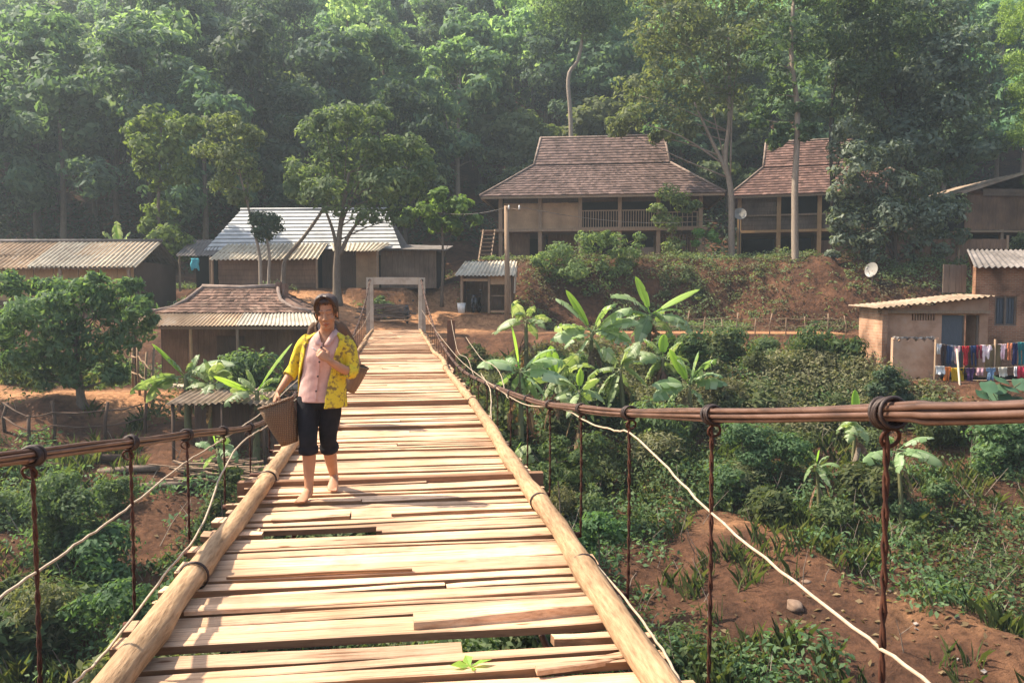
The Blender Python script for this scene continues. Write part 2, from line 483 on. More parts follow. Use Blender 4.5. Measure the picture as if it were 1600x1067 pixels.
# ================================================================ TERRAIN
PROF = {
    -70: [(-40, 3), (-10, -1), (-4, -3.5), (2, -6.5), (10, -7.4), (18, -6.6), (24, -4.6), (28, -3.2), (37, -2.8), (40, -1.2), (46, -.6), (50, 1.5), (60, 5)],
    -30: [(-40, 3), (-10, -1), (-4, -3.5), (2, -6.5), (10, -7.4), (18, -6.6), (22, -5.0), (24.5, -4.3), (26, -3.2), (36, -2.9), (39, -1.2), (46, -.8), (50, 1.2), (60, 4)],
    -17: [(-40, 3), (-10, -1), (-4, -3.5), (2, -6.6), (10, -7.6), (17, -6.9), (21, -5.6), (23, -4.6), (25.5, -4.2), (27, -3.3), (36, -3.1), (39.5, -.9), (44, .3), (51, .6), (60, 3.6)],
    -10: [(-40, 3), (-10, -1), (-4, -3.5), (2, -6.8), (10, -7.8), (17, -7.0), (22, -5.6), (26, -4.4), (29, -3.6), (36, -3.4), (39.5, -.9), (43, .4), (51, .6), (60, 3.2)],
    -5: [(-40, 3), (-10, -1), (-4, -3.5), (2, -6.8), (10, -7.9), (18, -7.2), (26, -5.6), (33, -4.0), (37, -2.4), (38.2, -1.75), (42, -1.35), (46, .35), (51, .8), (60, 3)],
    -1: [(-40, 3), (-10, -1), (-4, -3.5), (2, -6.8), (10, -7.9), (18, -7.2), (26, -5.6), (33, -3.9), (36.5, -2.3), (38.2, -1.75), (44.5, -1.0), (46, 1.6), (49, 2.3), (62, 2.8)],
    4: [(-40, 3), (-10, -1), (-4, -3.5), (2, -6.8), (10, -7.9), (16, -7.6), (22, -6.6), (28, -4.9), (33, -3.2), (37, -1.9), (43.6, -1.65), (44.0, -.6), (44.5, -.3), (45.0, 1.5), (45.6, 1.75), (46.2, 2.28), (62, 2.7)],
    11: [(-40, 3), (-10, -1), (-4, -3.5), (2, -6.8), (10, -7.9), (16, -7.6), (21, -6.6), (28, -4.7), (33, -3.1), (37, -1.85), (43.4, -1.7), (44.0, .1), (44.5, .3), (45.1, 1.8), (46.2, 2.3), (62, 2.7)],
    17: [(-40, 3), (-10, -1), (-4, -3.5), (2, -6.8), (9, -7.9), (15, -7.7), (19, -7.0), (24, -5.3), (28, -3.6), (29, -3.1), (36, -2.8), (41.6, -1.7), (42.5, .6), (43.0, .8), (43.7, 2.0), (46, 2.4), (62, 2.7)],
    30: [(-40, 3), (-10, -1), (-4, -3.5), (2, -6.8), (9, -7.8), (14, -7.6), (18, -6.9), (23, -5.2), (28, -3.4), (29, -3.0), (36, -2.6), (40, -1), (43, 2), (46, 2.6), (62, 3)],
    70: [(-40, 3), (-10, -1), (-4, -3.5), (2, -6.8), (9, -7.8), (14, -7.6), (18, -6.9), (23, -5.2), (28, -3.4), (29, -3.0), (36, -2.6), (40, -1), (43, 2), (46, 2.6), (62, 3)],
}
YS = np.concatenate([np.arange(-40, 6, 1.5), np.arange(6, 52, .3), np.arange(52, 100, 1.2), np.arange(100, 262, 4)])
XS = np.concatenate([np.arange(-130, -40, 4), np.arange(-40, 40, .34), np.arange(40, 131, 4)])
_kx = sorted(PROF)
_tab = []
for k in _kx:
    yy = [a for a, b in PROF[k]] + [75, 100, 150, 190, 262]
    zz = [b for a, b in PROF[k]] + [PROF[k][-1][1] + 7.5, 27, 68, 96, 120]
    _tab.append(np.interp(YS, yy, zz))
_tab = np.array(_tab)                                   # (kx, ny)
H = np.array([np.interp(XS, _kx, _tab[:, j]) for j in range(len(YS))])     # (ny, nx)
# soften the control profile a little
for _ in range(3):
    H[:, 1:-1] = (H[:, :-2] + 2 * H[:, 1:-1] + H[:, 2:]) / 4
for _ in range(1):
    H[1:-1, :] = (H[:-2, :] + 2 * H[1:-1, :] + H[2:, :]) / 4
gx, gy = np.meshgrid(XS, YS)
n1 = fbm(gx * .16 + 7, gy * .16, 4, 3) - .5
n2 = fbm(gx * .7, gy * .7, 4, 9) - .5
slope_zone = np.clip((36 - gy) / 4, 0, 1) * np.clip((gy - 2) / 6, 0, 1)
cliff_zone = np.clip(1 - np.abs(gy - 44) / 2.5, 0, 1) * (gx > -2)
_sh = (fbm(gx * .22 + 31, gy * 0 + 2, 3, 17) - .5) * 3.2
_gz = np.gradient(H, axis=0) / np.gradient(gy, axis=0)
H += n1 * (1.5 * slope_zone + .25 + .9 * cliff_zone + 3 * np.clip((gy - 66) / 30, 0, 1)) + n2 * (.55 * slope_zone + .10 + .9 * cliff_zone)


def flatten(x0, x1, y0, y1, z, soft=1.0):
    global H
    dx = np.maximum(np.maximum(x0 - gx, gx - x1), 0); dy = np.maximum(np.maximum(y0 - gy, gy - y1), 0)
    k = np.clip(1 - np.hypot(dx, dy) / soft, 0, 1); k = k * k * (3 - 2 * k)
    H = H * (1 - k) + z * k


# gullies washed down the cut face of the upper bank
_g = np.abs(fbm(gx * .75 + 5, gy * .22, 4, 43) - .5) * 2
H -= cliff_zone * np.clip(.5 - _g, 0, .5) * 1.5
H += cliff_zone * (fbm(gx * 2.1, gy * 2.1, 3, 47) - .5) * .5
flatten(-15.5, -6.6, 29.3, 36.2, -3.5)         # low tiled house
flatten(-18.5, -6, 43.6, 51, .55)              # tin roof house
flatten(-31, -18.3, 39.6, 46, -1.05)           # long shed
flatten(-2, 14.5, 48.5, 59, 2.3, .8)           # big stilt house
flatten(14, 27, 49, 60, 2.3, .8)
flatten(24, 42, 46, 56, 2.75, 1.5)
flatten(13.7, 24, 28.9, 37, -3.0, .8)          # brick house
flatten(-2.6, 1.2, 41.2, 44.0, -.85, .6)       # booth
flatten(2, 16, 37.2, 41.5, -1.7, 1.2)          # path


# eroded spur of bare earth running down into the gully
def seg_d(pts):
    d = np.full(gx.shape, 1e9)
    for (ax, ay), (bx, by) in zip(pts[:-1], pts[1:]):
        t = np.clip(((gx - ax) * (bx - ax) + (gy - ay) * (by - ay)) / ((bx - ax) ** 2 + (by - ay) ** 2), 0, 1)
        d = np.minimum(d, np.hypot(gx - ax - t * (bx - ax), gy - ay - t * (by - ay)))
    return d


SPUR = seg_d([(4.6, 24.5), (6.2, 21.6), (8.0, 19.0), (9.3, 16.6), (10.2, 14.5)])
_rg = 1 - np.abs(fbm(gx * .9 + 3, gy * .9, 3, 51) - .5) * 4
H += np.exp(-(SPUR / 1.0) ** 2) * .5 * (.4 + fbm(gx * .8, gy * .8, 3, 61)) + .10 * _rg * np.exp(-(SPUR / 2.2) ** 2)
BARE = np.clip(1 - SPUR / 1.5, 0, 1) * .6
BARE = np.maximum(BARE, np.clip((21.5 - gy) / 3, 0, 1) * np.clip((gx - 2.5) / 2, 0, 1) * np.clip((15 - gx) / 3, 0, 1) * .45)
BARE = np.maximum(BARE, np.clip(1 - np.hypot((gx + 13) / 9, (gy - 26.2) / 3.2), 0, 1) * 1.3)
BARE = np.maximum(BARE, np.clip(1 - np.hypot((gx + 5.5) / 2.2, (gy - 18) / 4), 0, 1) * .6)


def hz(x, y):
    ix = np.clip(np.searchsorted(XS, x) - 1, 0, len(XS) - 2); iy = np.clip(np.searchsorted(YS, y) - 1, 0, len(YS) - 2)
    u = np.clip((x - XS[ix]) / (XS[ix + 1] - XS[ix]), 0, 1); v = np.clip((y - YS[iy]) / (YS[iy + 1] - YS[iy]), 0, 1)
    return (H[iy, ix] * (1 - u) + H[iy, ix + 1] * u) * (1 - v) + (H[iy + 1, ix] * (1 - u) + H[iy + 1, ix + 1] * u) * v


def hzf(x, y):
    return float(hz(np.array([x]), np.array([y]))[0])


# worn earth: the path along the far bank, yards, the ramp behind the portal
def seg_mask(pts, w):
    d = np.full(gx.shape, 1e9)
    for (ax, ay), (bx, by) in zip(pts[:-1], pts[1:]):
        t = np.clip(((gx - ax) * (bx - ax) + (gy - ay) * (by - ay)) / ((bx - ax) ** 2 + (by - ay) ** 2), 0, 1)
        d = np.minimum(d, np.hypot(gx - ax - t * (bx - ax), gy - ay - t * (by - ay)))
    return np.clip(1.3 - d / w, 0, 1)


PATH = np.maximum.reduce([seg_mask([(-5.3, 38.4), (-1, 40.4), (5, 39.6), (16.5, 38.8)], 1.5),
                          seg_mask([(-5.3, 38.4), (-4.6, 43), (-6.2, 48)], 1.5), seg_mask([(-3.2, 40), (-2.4, 43.5), (-5.2, 45.8)], 1.3),
                          seg_mask([(-6, 39), (-9, 41.8), (-18, 42.5)], 1.2), seg_mask([(-30, 28.8), (-15.5, 29), (-13, 28.6)], 1.6),
                          seg_mask([(2, 47.6), (14, 47.8), (30, 47.5)], 1.0)])
ny, nx = H.shape
idx = np.arange(ny * nx).reshape(ny, nx)
F = np.stack([idx[:-1, :-1], idx[:-1, 1:], idx[1:, 1:], idx[1:, :-1]], -1).reshape(-1, 4)
m, nt, b = _nt('red_earth')
tc = N(nt, 'ShaderNodeTexCoord')
no = N(nt, 'ShaderNodeTexNoise'); no.inputs['Scale'].default_value = .55; no.inputs['Detail'].default_value = 10; no.inputs['Roughness'].default_value = .7
nt.links.new(tc.outputs['Object'], no.inputs['Vector'])
rp = ramp(nt, [(.32, (.050, .028, .019)), (.5, (.105, .052, .031)), (.68, (.175, .088, .05))])
nt.links.new(no.outputs['Fac'], rp.inputs['Fac'])
n2_ = N(nt, 'ShaderNodeTexNoise'); n2_.inputs['Scale'].default_value = 4.5; n2_.inputs['Detail'].default_value = 12; n2_.inputs['Roughness'].default_value = .72
nt.links.new(tc.outputs['Object'], n2_.inputs['Vector'])
rp2 = ramp(nt, [(.3, (.36, .175, .085)), (.7, (.50, .27, .14))])
nt.links.new(n2_.outputs['Fac'], rp2.inputs['Fac'])
at = N(nt, 'ShaderNodeAttribute'); at.attribute_name = 'worn'
mx = N(nt, 'ShaderNodeMix', data_type='RGBA')
nt.links.new(at.outputs['Fac'], mx.inputs['Factor']); nt.links.new(rp.outputs['Color'], mx.inputs['A']); nt.links.new(rp2.outputs['Color'], mx.inputs['B'])
rp3 = ramp(nt, [(.35, (.42, .42, .42)), (.5, (.9, .88, .86)), (.65, (1.3, 1.22, 1.15))])
nt.links.new(n2_.outputs['Fac'], rp3.inputs['Fac'])
mx2 = N(nt, 'ShaderNodeMix', data_type='RGBA', blend_type='MULTIPLY'); mx2.inputs['Factor'].default_value = .8
nt.links.new(mx.outputs['Result'], mx2.inputs['A']); nt.links.new(rp3.outputs['Color'], mx2.inputs['B'])
nt.links.new(mx2.outputs['Result'], b.inputs['Base Color'])
b.inputs['Roughness'].default_value = .95; b.inputs['Specular IOR Level'].default_value = .1
bp = N(nt, 'ShaderNodeBump'); bp.inputs['Strength'].default_value = 1.0; bp.inputs['Distance'].default_value = .16
nt.links.new(n2_.outputs['Fac'], bp.inputs['Height']); nt.links.new(bp.outputs['Normal'], b.inputs['Normal'])
M['earth'] = m
ter = mesh_np('ground', np.stack([gx, gy, H], -1).reshape(-1, 3), F, M['earth'], smooth=True)
tag(ter, 'red earth ravine banks, path and wooded hillside', None, None, 'structure')
a_ = ter.data.attributes.new('worn', 'FLOAT', 'POINT'); a_.data.foreach_set('value', np.maximum(PATH, .6 * np.exp(-(SPUR / .8) ** 2) * np.clip(fbm(gx * 1.1, gy * 1.1, 3, 71) * 3 - 1.2, 0, 1)).ravel().astype(np.float32))


def ground_at(px, Y):
    """point of the ground under image column px at depth Y"""
    x = (px - 800) / FPX * Y
    return Vector((x, Y, hzf(x, Y)))


# ================================================================ FOLIAGE
def rand_dirs(n, rng):
    v = rng.normal(size=(n, 3)); return v / np.linalg.norm(v, axis=1, keepdims=True)


def leaf_cloud(pts, nrm, size, rng, aspect=.45, droop=.25):
    """rhombic leaves with a fold, at pts facing nrm"""
    n = len(pts)
    r = rand_dirs(n, rng)
    u = np.cross(nrm, r); u /= np.linalg.norm(u, axis=1, keepdims=True) + 1e-9
    u[:, 2] -= droop; u /= np.linalg.norm(u, axis=1, keepdims=True) + 1e-9
    v = np.cross(nrm, u); v /= np.linalg.norm(v, axis=1, keepdims=True) + 1e-9
    w_ = np.cross(u, v)
    L = (size * rng.uniform(.6, 1.3, n))[:, None]
    Wd = L * aspect * rng.uniform(.8, 1.2, n)[:, None]
    V = np.empty((n, 4, 3))
    V[:, 0] = pts - u * L * .5
    V[:, 1] = pts + v * Wd * .5 - u * L * .05 + w_ * Wd * .12
    V[:, 2] = pts + u * L * .5 - w_ * L * .08
    V[:, 3] = pts - v * Wd * .5 - u * L * .05 + w_ * Wd * .12
    return V.reshape(-1, 3), np.arange(n * 4).reshape(n, 4)


def crown_pts(lobes, rng, per_m2=14.0, sub=.42, fill=.15, nsub_k=1.0):
    """leaf positions gathered in small clumps on the shells of the lobes"""
    PT, NR = [], []
    for c, r in lobes:
        c = np.array(c, float); r = np.array(r, float) * np.ones(3)
        rm = r.mean()
        ns = max(7, int(nsub_k * (11 + 5 * rng.random())))
        d = rand_dirs(ns, rng); d[:, 2] = d[:, 2] * .9 + .15
        d /= np.linalg.norm(d, axis=1, keepdims=True)
        cc = c + d * r * rng.uniform(.55, .95, (ns, 1))
        area = 4 * math.pi * rm * rm
        nl = max(20, int(area * per_m2 / ns))
        for q, dd in zip(cc, d):
            k = rng.uniform(.65, 1.35)
            n = int(nl * k * k)
            e = rand_dirs(n, rng)
            rr = rm * sub * k * rng.uniform(.45, 1.0, (n, 1)) ** .6
            p = q + e * rr * np.array([1.15, 1.15, .72])
            nn = e * .8 + dd * .6 + np.array([0, 0, .4]) + rng.normal(size=(n, 3)) * .33
            PT.append(p); NR.append(nn / np.linalg.norm(nn, axis=1, keepdims=True))
        n = int(area * per_m2 * fill)
        e = rand_dirs(n, rng)
        PT.append(c + e * r * (rng.random((n, 1)) ** .5)); NR.append(rand_dirs(n, rng))
    return np.concatenate(PT), np.concatenate(NR)


def trunk_mesh(path, r0, r1, tips, rng, n=8, br=.35):
    mb = MB()
    rr = random.Random(int(rng.integers(1e6)))
    pts = smooth_path(path, max(8, 4 * len(path)))
    m = len(pts)
    mb.tube(pts, [(r0 * (1 + .5 * max(0, 1 - i / (m * .12)))) * (1 - i / (m - 1)) + r1 * i / (m - 1) for i in range(m)], n, jit=.06, rnd=rr)
    for t in tips:
        t = Vector(t)
        k = rr.uniform(.45, .95)
        i = int(k * (m - 1))
        for j in range(m):      # leave the trunk below the tip
            if pts[j].z > t.z - .5 * (t - pts[j]).length * .8:
                i = max(1, min(j, m - 1)); break
        a = pts[i]
        mid = a.lerp(t, .5) + Vector((rr.uniform(-.2, .2), rr.uniform(-.2, .2), rr.uniform(-.1, .3))) * (t - a).length * .3
        rb = max(.018, (r0 + (r1 - r0) * i / (m - 1)) * br * rr.uniform(.8, 1.2))
        bp_ = smooth_path([a, mid, t], 7)
        mb.tube(bp_, [rb * (1 - .75 * q / 6) for q in range(7)], 6)
    return mb


def tree_px(name, label, cat, base, lobes, path=(), r0=.2, r1=.06, leaf='leaf_mid', bark='bark', size=.26, per=14, aspect=.45,
            group=None, seed=1, sub=.42, extra_trunks=(), droop=.25, fill=.15, squash=.85, tips=True, sink=.15):
    """base (px, Y) on the ground; lobes (px, py, r px[, dY]); path of trunk points (px, py[, dY])"""
    rng = np.random.default_rng(seed)
    b0 = ground_at(*base)
    Y = base[1]
    root = thing(name, label, cat, b0, 0, group)
    k = Y / FPX
    LB = []
    for l in lobes:
        dy = l[3] if len(l) > 3 else rng.uniform(-.6, .6) * l[2] * k
        c = P(l[0], l[1], Y + dy) - b0
        r = l[2] * k
        LB.append((c, (r, r, r * squash)))
    tp = [Vector((0, 0, -sink))] + [P(p[0], p[1], Y + (p[2] if len(p) > 2 else 0)) - b0 for p in path]
    if not path:
        top = LB[0][0]
        tp.append(Vector((top[0] * .5, top[1] * .5, top[2] * .55))); tp.append(Vector(top))
    mb = trunk_mesh(tp, r0, r1, [c for c, r in LB] if tips else [], rng)
    for et, ra, rb in extra_trunks:
        pts = [(ground_at(et[0][0], Y) - b0 - Vector((0, 0, sink)))] if len(et[0]) == 1 else []
        pts += [P(p[0], p[1], Y + (p[2] if len(p) > 2 else 0)) - b0 for p in et if len(p) > 1]
        pts = smooth_path(pts, 14)
        mb.tube(pts, [ra + (rb - ra) * i / 13 for i in range(14)], 7)
    mb.build('trunk', M[bark], root, True)
    pt, nr = crown_pts(LB, rng, 2.6 * per / (size / .26) ** 2, sub, fill)
    V, Fc = leaf_cloud(pt, nr, size, rng, aspect, droop)
    mesh_np('crown', V, Fc, M[leaf], root)
    return root

# ================================================================ BRIDGE
rb = random.Random(5)
bridge = thing('suspension_bridge', 'plank footbridge hung from steel cables, bleached boards between edge logs', 'bridge', (0, 0, ZD), YAW)
S0, S1 = -6.0, 38.3
TL, TR = -1.14, 1.05

HOLES = [(3.42, 3.60, .26, .66), (5.27, 5.37, -.92, -.12)]      # s0, s1, t0, t1 missing board


def plank(mb, s, w, t0, t1, z, th=.036, skew=0.0, n=14, wav=.012):
    """one hand-sawn board across the deck"""
    e0 = [rb.uniform(-wav, wav) for _ in range(n + 1)]
    e1 = [rb.uniform(-wav, wav) for _ in range(n + 1)]
    for e in (e0, e1):
        for _ in range(2):
            for i in range(1, n): e[i] = (e[i - 1] + 2 * e[i] + e[i + 1]) / 4
    ph = rb.uniform(0, 6); bow = rb.uniform(-.012, .012); tz = rb.uniform(-.010, .010); tw = rb.uniform(-.009, .005)
    vs, fs = [], []
    for i in range(n + 1):
        u = i / n
        t = t0 + (t1 - t0) * u
        ss = s + skew * (u - .5) + bow * math.sin(u * math.pi + ph)
        zz = z + tz * (u - .5) + .004 * math.sin(5 * u + ph)
        k = w / 2
        a, c = ss - k + e0[i], ss + k + e1[i]
        vs += [(t, a, zz - tw), (t, a + .006, zz + .005 - tw), (t, c - .006, zz + .005 + tw), (t, c, zz + tw), (t, c, zz - th + tw), (t, a, zz - th - tw)]
    for i in range(n):
        q = i * 6
        for j in range(6):
            j2 = (j + 1) % 6
            fs.append((q + j, q + 6 + j, q + 6 + j2, q + j2))
    fs.append((0, 1, 2, 3, 4, 5)); fs.append(tuple(n * 6 + j for j in (5, 4, 3, 2, 1, 0)))
    mb.add(vs, fs)


mb = MB()
s = S0
while s < S1:
    w_ = rb.choice([.06, .08, .09, .10, .12, .14, .17]) * rb.uniform(.9, 1.1)
    if 2.6 < s < 3.3: w_ = rb.uniform(.10, .15)
    gap = rb.choice([.008, .010, .013, .016, .022, .03])
    c = s + w_ / 2
    t0, t1 = TL - rb.uniform(-.03, .16), TR + rb.uniform(-.03, .14)
    z = rb.uniform(-.016, .018)
    sk = rb.uniform(-.035, .035)
    segs = [(t0, t1)]
    for h in HOLES:
        if s < h[1] and s + w_ > h[0]:
            # the board is broken off or split round the gap
            if h[0] <= c <= h[1] or w_ < .13:
                segs = [(t0, h[2] + rb.uniform(-.04, .04)), (h[3] + rb.uniform(-.04, .04), t1)]
            elif c > h[1]:
                d = h[1] - s; s += d; c = s + w_ / 2
            else:
                w_ = max(.05, h[0] - s); c = s + w_ / 2
    if len(segs) == 1 and rb.random() < .10 and s > 3.9:
        k = rb.uniform(.35, .65); k = t0 + (t1 - t0) * k
        segs = [(t0, k - .004), (k + .004, t1)]
    for a, b_ in segs:
        plank(mb, c, w_, a, b_, z + (rb.uniform(-.008, .008) if len(segs) > 1 else 0), skew=sk)
        # splits in the wide boards: a thin sliver lying proud
        if w_ > .16 and rb.random() < .35:
            a2 = a + rb.uniform(0, .4); b2 = min(b_, a2 + rb.uniform(.5, 1.3))
            plank(mb, c - w_ * .5 + .012, .022, a2, b2, z + .012, .012, sk, 8, .005)
    s += w_ + gap
deck = mb.build('deck', M['deck'], bridge)
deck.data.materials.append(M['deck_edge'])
for p in deck.data.polygons:            # side faces get a darker brown than the flat faces
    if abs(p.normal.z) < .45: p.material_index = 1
mb = MB(); plank(mb, 3.74, .135, .06, 1.0, .052, .05, .05, 12, .008)
o = mb.build('patch_board', M['deck'], bridge); o['label'] = 'short thick board lying on top of the deck'
mb = MB(); plank(mb, 4.03, .07, TL + .1, 1.0, .024, .02, .03, 12, .008); plank(mb, 3.2, .05, .55, 1.05, .03, .02, .12, 8, .008)
mb.build('split_board', M['deck'], bridge)
# beams that stand proud across the deck, and the bearers hanging under it
for (s_, a, b_, th) in ((6.62, -1.29, 1.21, .075), (11.35, -1.12, 1.03, .095), (22.3, -1.25, 1.08, .05), (16.4, -1.25, 1.06, .04)):
    mb = MB(); plank(mb, s_, .09, a, b_, th - .012, th + .03, .03, 12, .006)
    mb.build('cross_beam', M['beam'], bridge)
HS = [-4.1 + 1.25 * i for i in range(34)]           # hangers along the bridge
HS = [2.04 + 1.25 * i for i in range(-5, 29)]
for s_ in HS:
    mb = MB(); e1, e2 = rb.uniform(0, .1), rb.uniform(0, .1)
    mb.tube([(-1.50, s_ - .02, -.24), (0, s_, -.22), (1.36, s_ + .02, -.24)], .022, 8)
    mb.build('bearer', M['rust'], bridge, True)
# edge logs
def log(pts, r0, r1, knots=(), name='edge_log', n=26):
    p = smooth_path(pts, n)
    rad = []
    for i in range(n):
        u = i / (n - 1)
        r = r0 + (r1 - r0) * u
        for k in knots: r += .011 * math.exp(-((u - k) / .018) ** 2)
        rad.append(r * rb.uniform(.97, 1.03))
    p = [q + Vector((rb.uniform(-.009, .009), 0, rb.uniform(-.006, .006))) for q in p]
    m_ = MB(); m_.tube([p[0] - (p[1] - p[0]).normalized() * .012] + p + [p[-1] + (p[-1] - p[-2]).normalized() * .012], [rad[0] * .75] + rad + [rad[-1] * .75], 14)
    return m_.build(name, M['log'], bridge, True)


RL = [BR(1045, 1090, 1.04), BR(945, 930, 1.04), BR(845, 785, 1.05), BR(780, 690, 1.05), BR(742, 634, 1.06)]
rl = [Vector((.975 + .0055 * s_ + .010 * math.sin(i * 2.1), s_, .072)) for i, s_ in enumerate((-3, 0, 2.5, 4, 5.5, 7, 9, 11.5))]
log(rl, .068, .060, (.43, .60, .72, .85))
log([(1.05, 11.2, .06), (1.0, 14.0, .07), (.985, 17.0, .06)], .062, .05)
log([(.99, 16.6, .06), (1.06, 19.5, .06), (.96, 22, .06), (.98, 24.4, .05)], .055, .045)
log([(.98, 24.0, .06), (1.0, 29, .05), (.99, 33, .05)], .055, .045)
log([(.99, 32.7, .06), (1.02, 38.2, .05)], .055, .045)
log([(-1.12, -3, .08), (-1.10, 1, .075), (-1.095, 3.2, .08), (-1.08, 5.0, .075), (-1.055, 6.75, .08)], .072, .060, (.55, .7, .82))
log([(-1.08, 6.55, .075), (-1.08, 8, .07), (-1.07, 10.2, .07)], .066, .055)
log([(-1.1, 10, .06), (-1.08, 14, .06), (-1.12, 18, .06)], .058, .048)
log([(-1.10, 17.8, .06), (-1.14, 23, .06), (-1.12, 28.2, .06)], .055, .045)
log([(-1.18, 28, .06), (-1.2, 33, .06), (-1.2, 38.1, .06)], .055, .045)
for (t, s_, r) in ((-1.062, 6.62, .070), (-1.085, 4.35, .075), (1.004, 5.6, .068), (1.00, 4.2, .070), (-1.085, 10.1, .062), (1.04, 11.25, .066), (.99, 16.8, .064), (.98, 24.2, .06), (-1.11, 17.9, .066)):
    mb = MB()
    for k in range(2): mb.torus((t, s_ + k * .012, .075), r, .005, (0.1, 1, .05), 22, 5)
    mb.build('wire_binding', M['clamp'], bridge, True)

# main cables: five strands each, tied with wire where a hanger drops
RT = 1.35
ctrl = [Vector((RT, -5.5, 2.3)), Vector((RT, -2, 1.78)), Vector((RT, .6, 1.45))]
ctrl += [BR(x, y, RT) for x, y in ((1500, 644), (1385, 645), (1112, 648), (985, 645), (905, 638), (830, 625))]
ctrl += [Vector((1.33, 12.5, .22)), Vector((1.29, 17, .06)), Vector((1.25, 22, .17)), Vector((1.2, 27, .55)), Vector((1.15, 32.5, 1.32)), Vector((1.1, 38.45, 2.40))]
LT = -1.5
ctlL = [Vector((LT, -5.5, 2.2)), Vector((LT, -2, 1.60)), Vector((LT, .6, 1.28))]
ctlL += [BR(x, y, LT) for x, y in ((0, 719), (50, 712), (200, 692), (290, 680), (413, 659))]
ctlL += [Vector((-1.48, 12.5, .14)), Vector((-1.44, 17, .03)), Vector((-1.42, 22, .15)), Vector((-1.38, 27, .55)), Vector((-1.33, 32.5, 1.32)), Vector((-1.3, 38.45, 2.40))]


def main_cable(ctrl):
    mb = MB()
    base = smooth_path(ctrl, 150)
    for k in range(7):
        a = 2 * math.pi * k / 6 + .3
        off = Vector((.0185 * math.cos(a), 0, .0205 * math.sin(a))) if k < 6 else Vector()
        wob = rb.uniform(0, 6)
        pts = [p + off * (1 + .22 * math.sin(i * .35 + wob)) for i, p in enumerate(base)]
        mb.tube(pts, .0088, 7)
    return mb.build('main_cable', M['cable'], bridge, True), base


def on(base, s_):
    for a, b_ in zip(base[:-1], base[1:]):
        if a.y <= s_ <= b_.y:
            return a.lerp(b_, (s_ - a.y) / max(1e-6, b_.y - a.y))
    return base[-1]


def side(ctrl, hs, tx, flip):
    cab, base = main_cable(ctrl)
    for s_ in hs:
        p = on(base, s_)
        q = on(base, s_ + .05)
        d = (q - p).normalized()
        m_ = MB()
        for k in range(5):
            m_.torus(p + d * (.014 * (k - 2) + rb.uniform(-.004, .004)), .036 + rb.uniform(-.002, .006), .0065, (d + Vector((rb.uniform(-.25, .25), 0, rb.uniform(-.25, .25)))).normalized(), 18, 5)
        m_.build('cable_tie', M['clamp'], cab, True)
        m_ = MB()
        if p.z > .12:
            m_.torus(p + Vector((.012 * flip, 0, -.07)), .028, .006, (0, 1, .3), 14, 5)
            n = max(6, int(p.z / .04))
            for k in range(2):           # two wires twisted round each other
                pts = []
                for i in range(n + 1):
                    u = i / n
                    z_ = (p.z - .04) * (1 - u) - .25 * u
                    tw = .0062 * (1 if u < .98 else .3)
                    a = u * (p.z + .1) * 38 + k * math.pi
                    pts.append((p.x + tw * math.cos(a) + .004 * math.sin(3 * u), p.y + tw * math.sin(a), z_))
                m_.tube(pts, .0060, 5)
            m_.build('hanger', M['rust'], bridge, True)
    return base


baseR = side(ctrl, HS[3:], 1.35, 1)
HL = [BR(50, 712, LT).y + 1.2 * i for i in range(-4, 29)]
baseL = side(ctlL, HL[:], -1.5, -1)


def wire(pts, r=.007, n=60, name='side_wire', sag=.0):
    p = smooth_path(pts, n)
    p = [q + Vector((rb.uniform(-.004, .004), 0, rb.uniform(-.004, .004))) for q in p]
    m_ = MB(); m_.tube(p, r, 6)
    return m_.build(name, M['wire'], bridge, True)


wire([BR(1475, 1085, RT), BR(1390, 1022, RT), BR(1250, 915, RT), BR(1113, 803, RT), BR(1040, 728, RT), BR(985, 677, RT), BR(960, 672, RT), BR(920, 660, RT), BR(872, 636, RT),
      Vector((1.33, 8.6, .40)), Vector((1.31, 12, .30)), Vector((1.28, 17, .25)), Vector((1.22, 25, .45)), Vector((1.12, 33, .8)), Vector((1.1, 38.3, 1.0))], .006, 90)
wire([BR(1075, 1090, 1.12), BR(1035, 1015, 1.12), BR(985, 945, 1.13), BR(938, 890, 1.12), BR(885, 830, 1.13), BR(845, 770, 1.12), BR(812, 720, 1.14), BR(785, 690, 1.15), BR(768, 655, 1.2), BR(766, 610, 1.3), Vector((1.3, 12.6, .35))], .0065, 70)
wire([Vector((LT, .6, .42)), BR(-60, 975, LT), BR(0, 932, LT), BR(120, 850, LT), BR(200, 793, LT), BR(290, 722, LT), BR(345, 688, LT), BR(415, 640, LT), Vector((-1.45, 12.5, .36)), Vector((-1.4, 20, .3)), Vector((-1.32, 30, .5)), Vector((-1.3, 38.3, 1.0))], .006, 90)
wire([BR(90, 1090, -1.24), BR(150, 1035, -1.25), BR(200, 975, -1.26), BR(262, 892, -1.26), BR(312, 828, -1.27), BR(342, 750, -1.28), BR(370, 700, -1.3), BR(395, 678, -1.32), BR(420, 663, -1.36), Vector((-1.42, 10.6, .16)), Vector((-1.4, 13, .1))], .0065, 70)
# loose wire ends past the middle of the bridge
wire([Vector((1.33, 8.9, .42)), BR(792, 620, 1.5), BR(782, 585, 1.62), BR(770, 570, 1.7), BR(752, 560, 1.7), BR(728, 527, 1.62)], .006, 40)
wire([BR(765, 655, 1.24), BR(768, 625, 1.32), BR(760, 596, 1.4), BR(742, 590, 1.42), BR(730, 560, 1.5), BR(715, 548, 1.5), BR(705, 500, 1.5)], .006, 40)
# two steel cables under the bearers
for t in (-.8, .75):
    m_ = MB(); m_.tube([(t, S0 + 1, -.25), (t, 16, -.27), (t, S1, -.25)], .018, 6); m_.build('deck_cable', M['cable'], bridge, True)

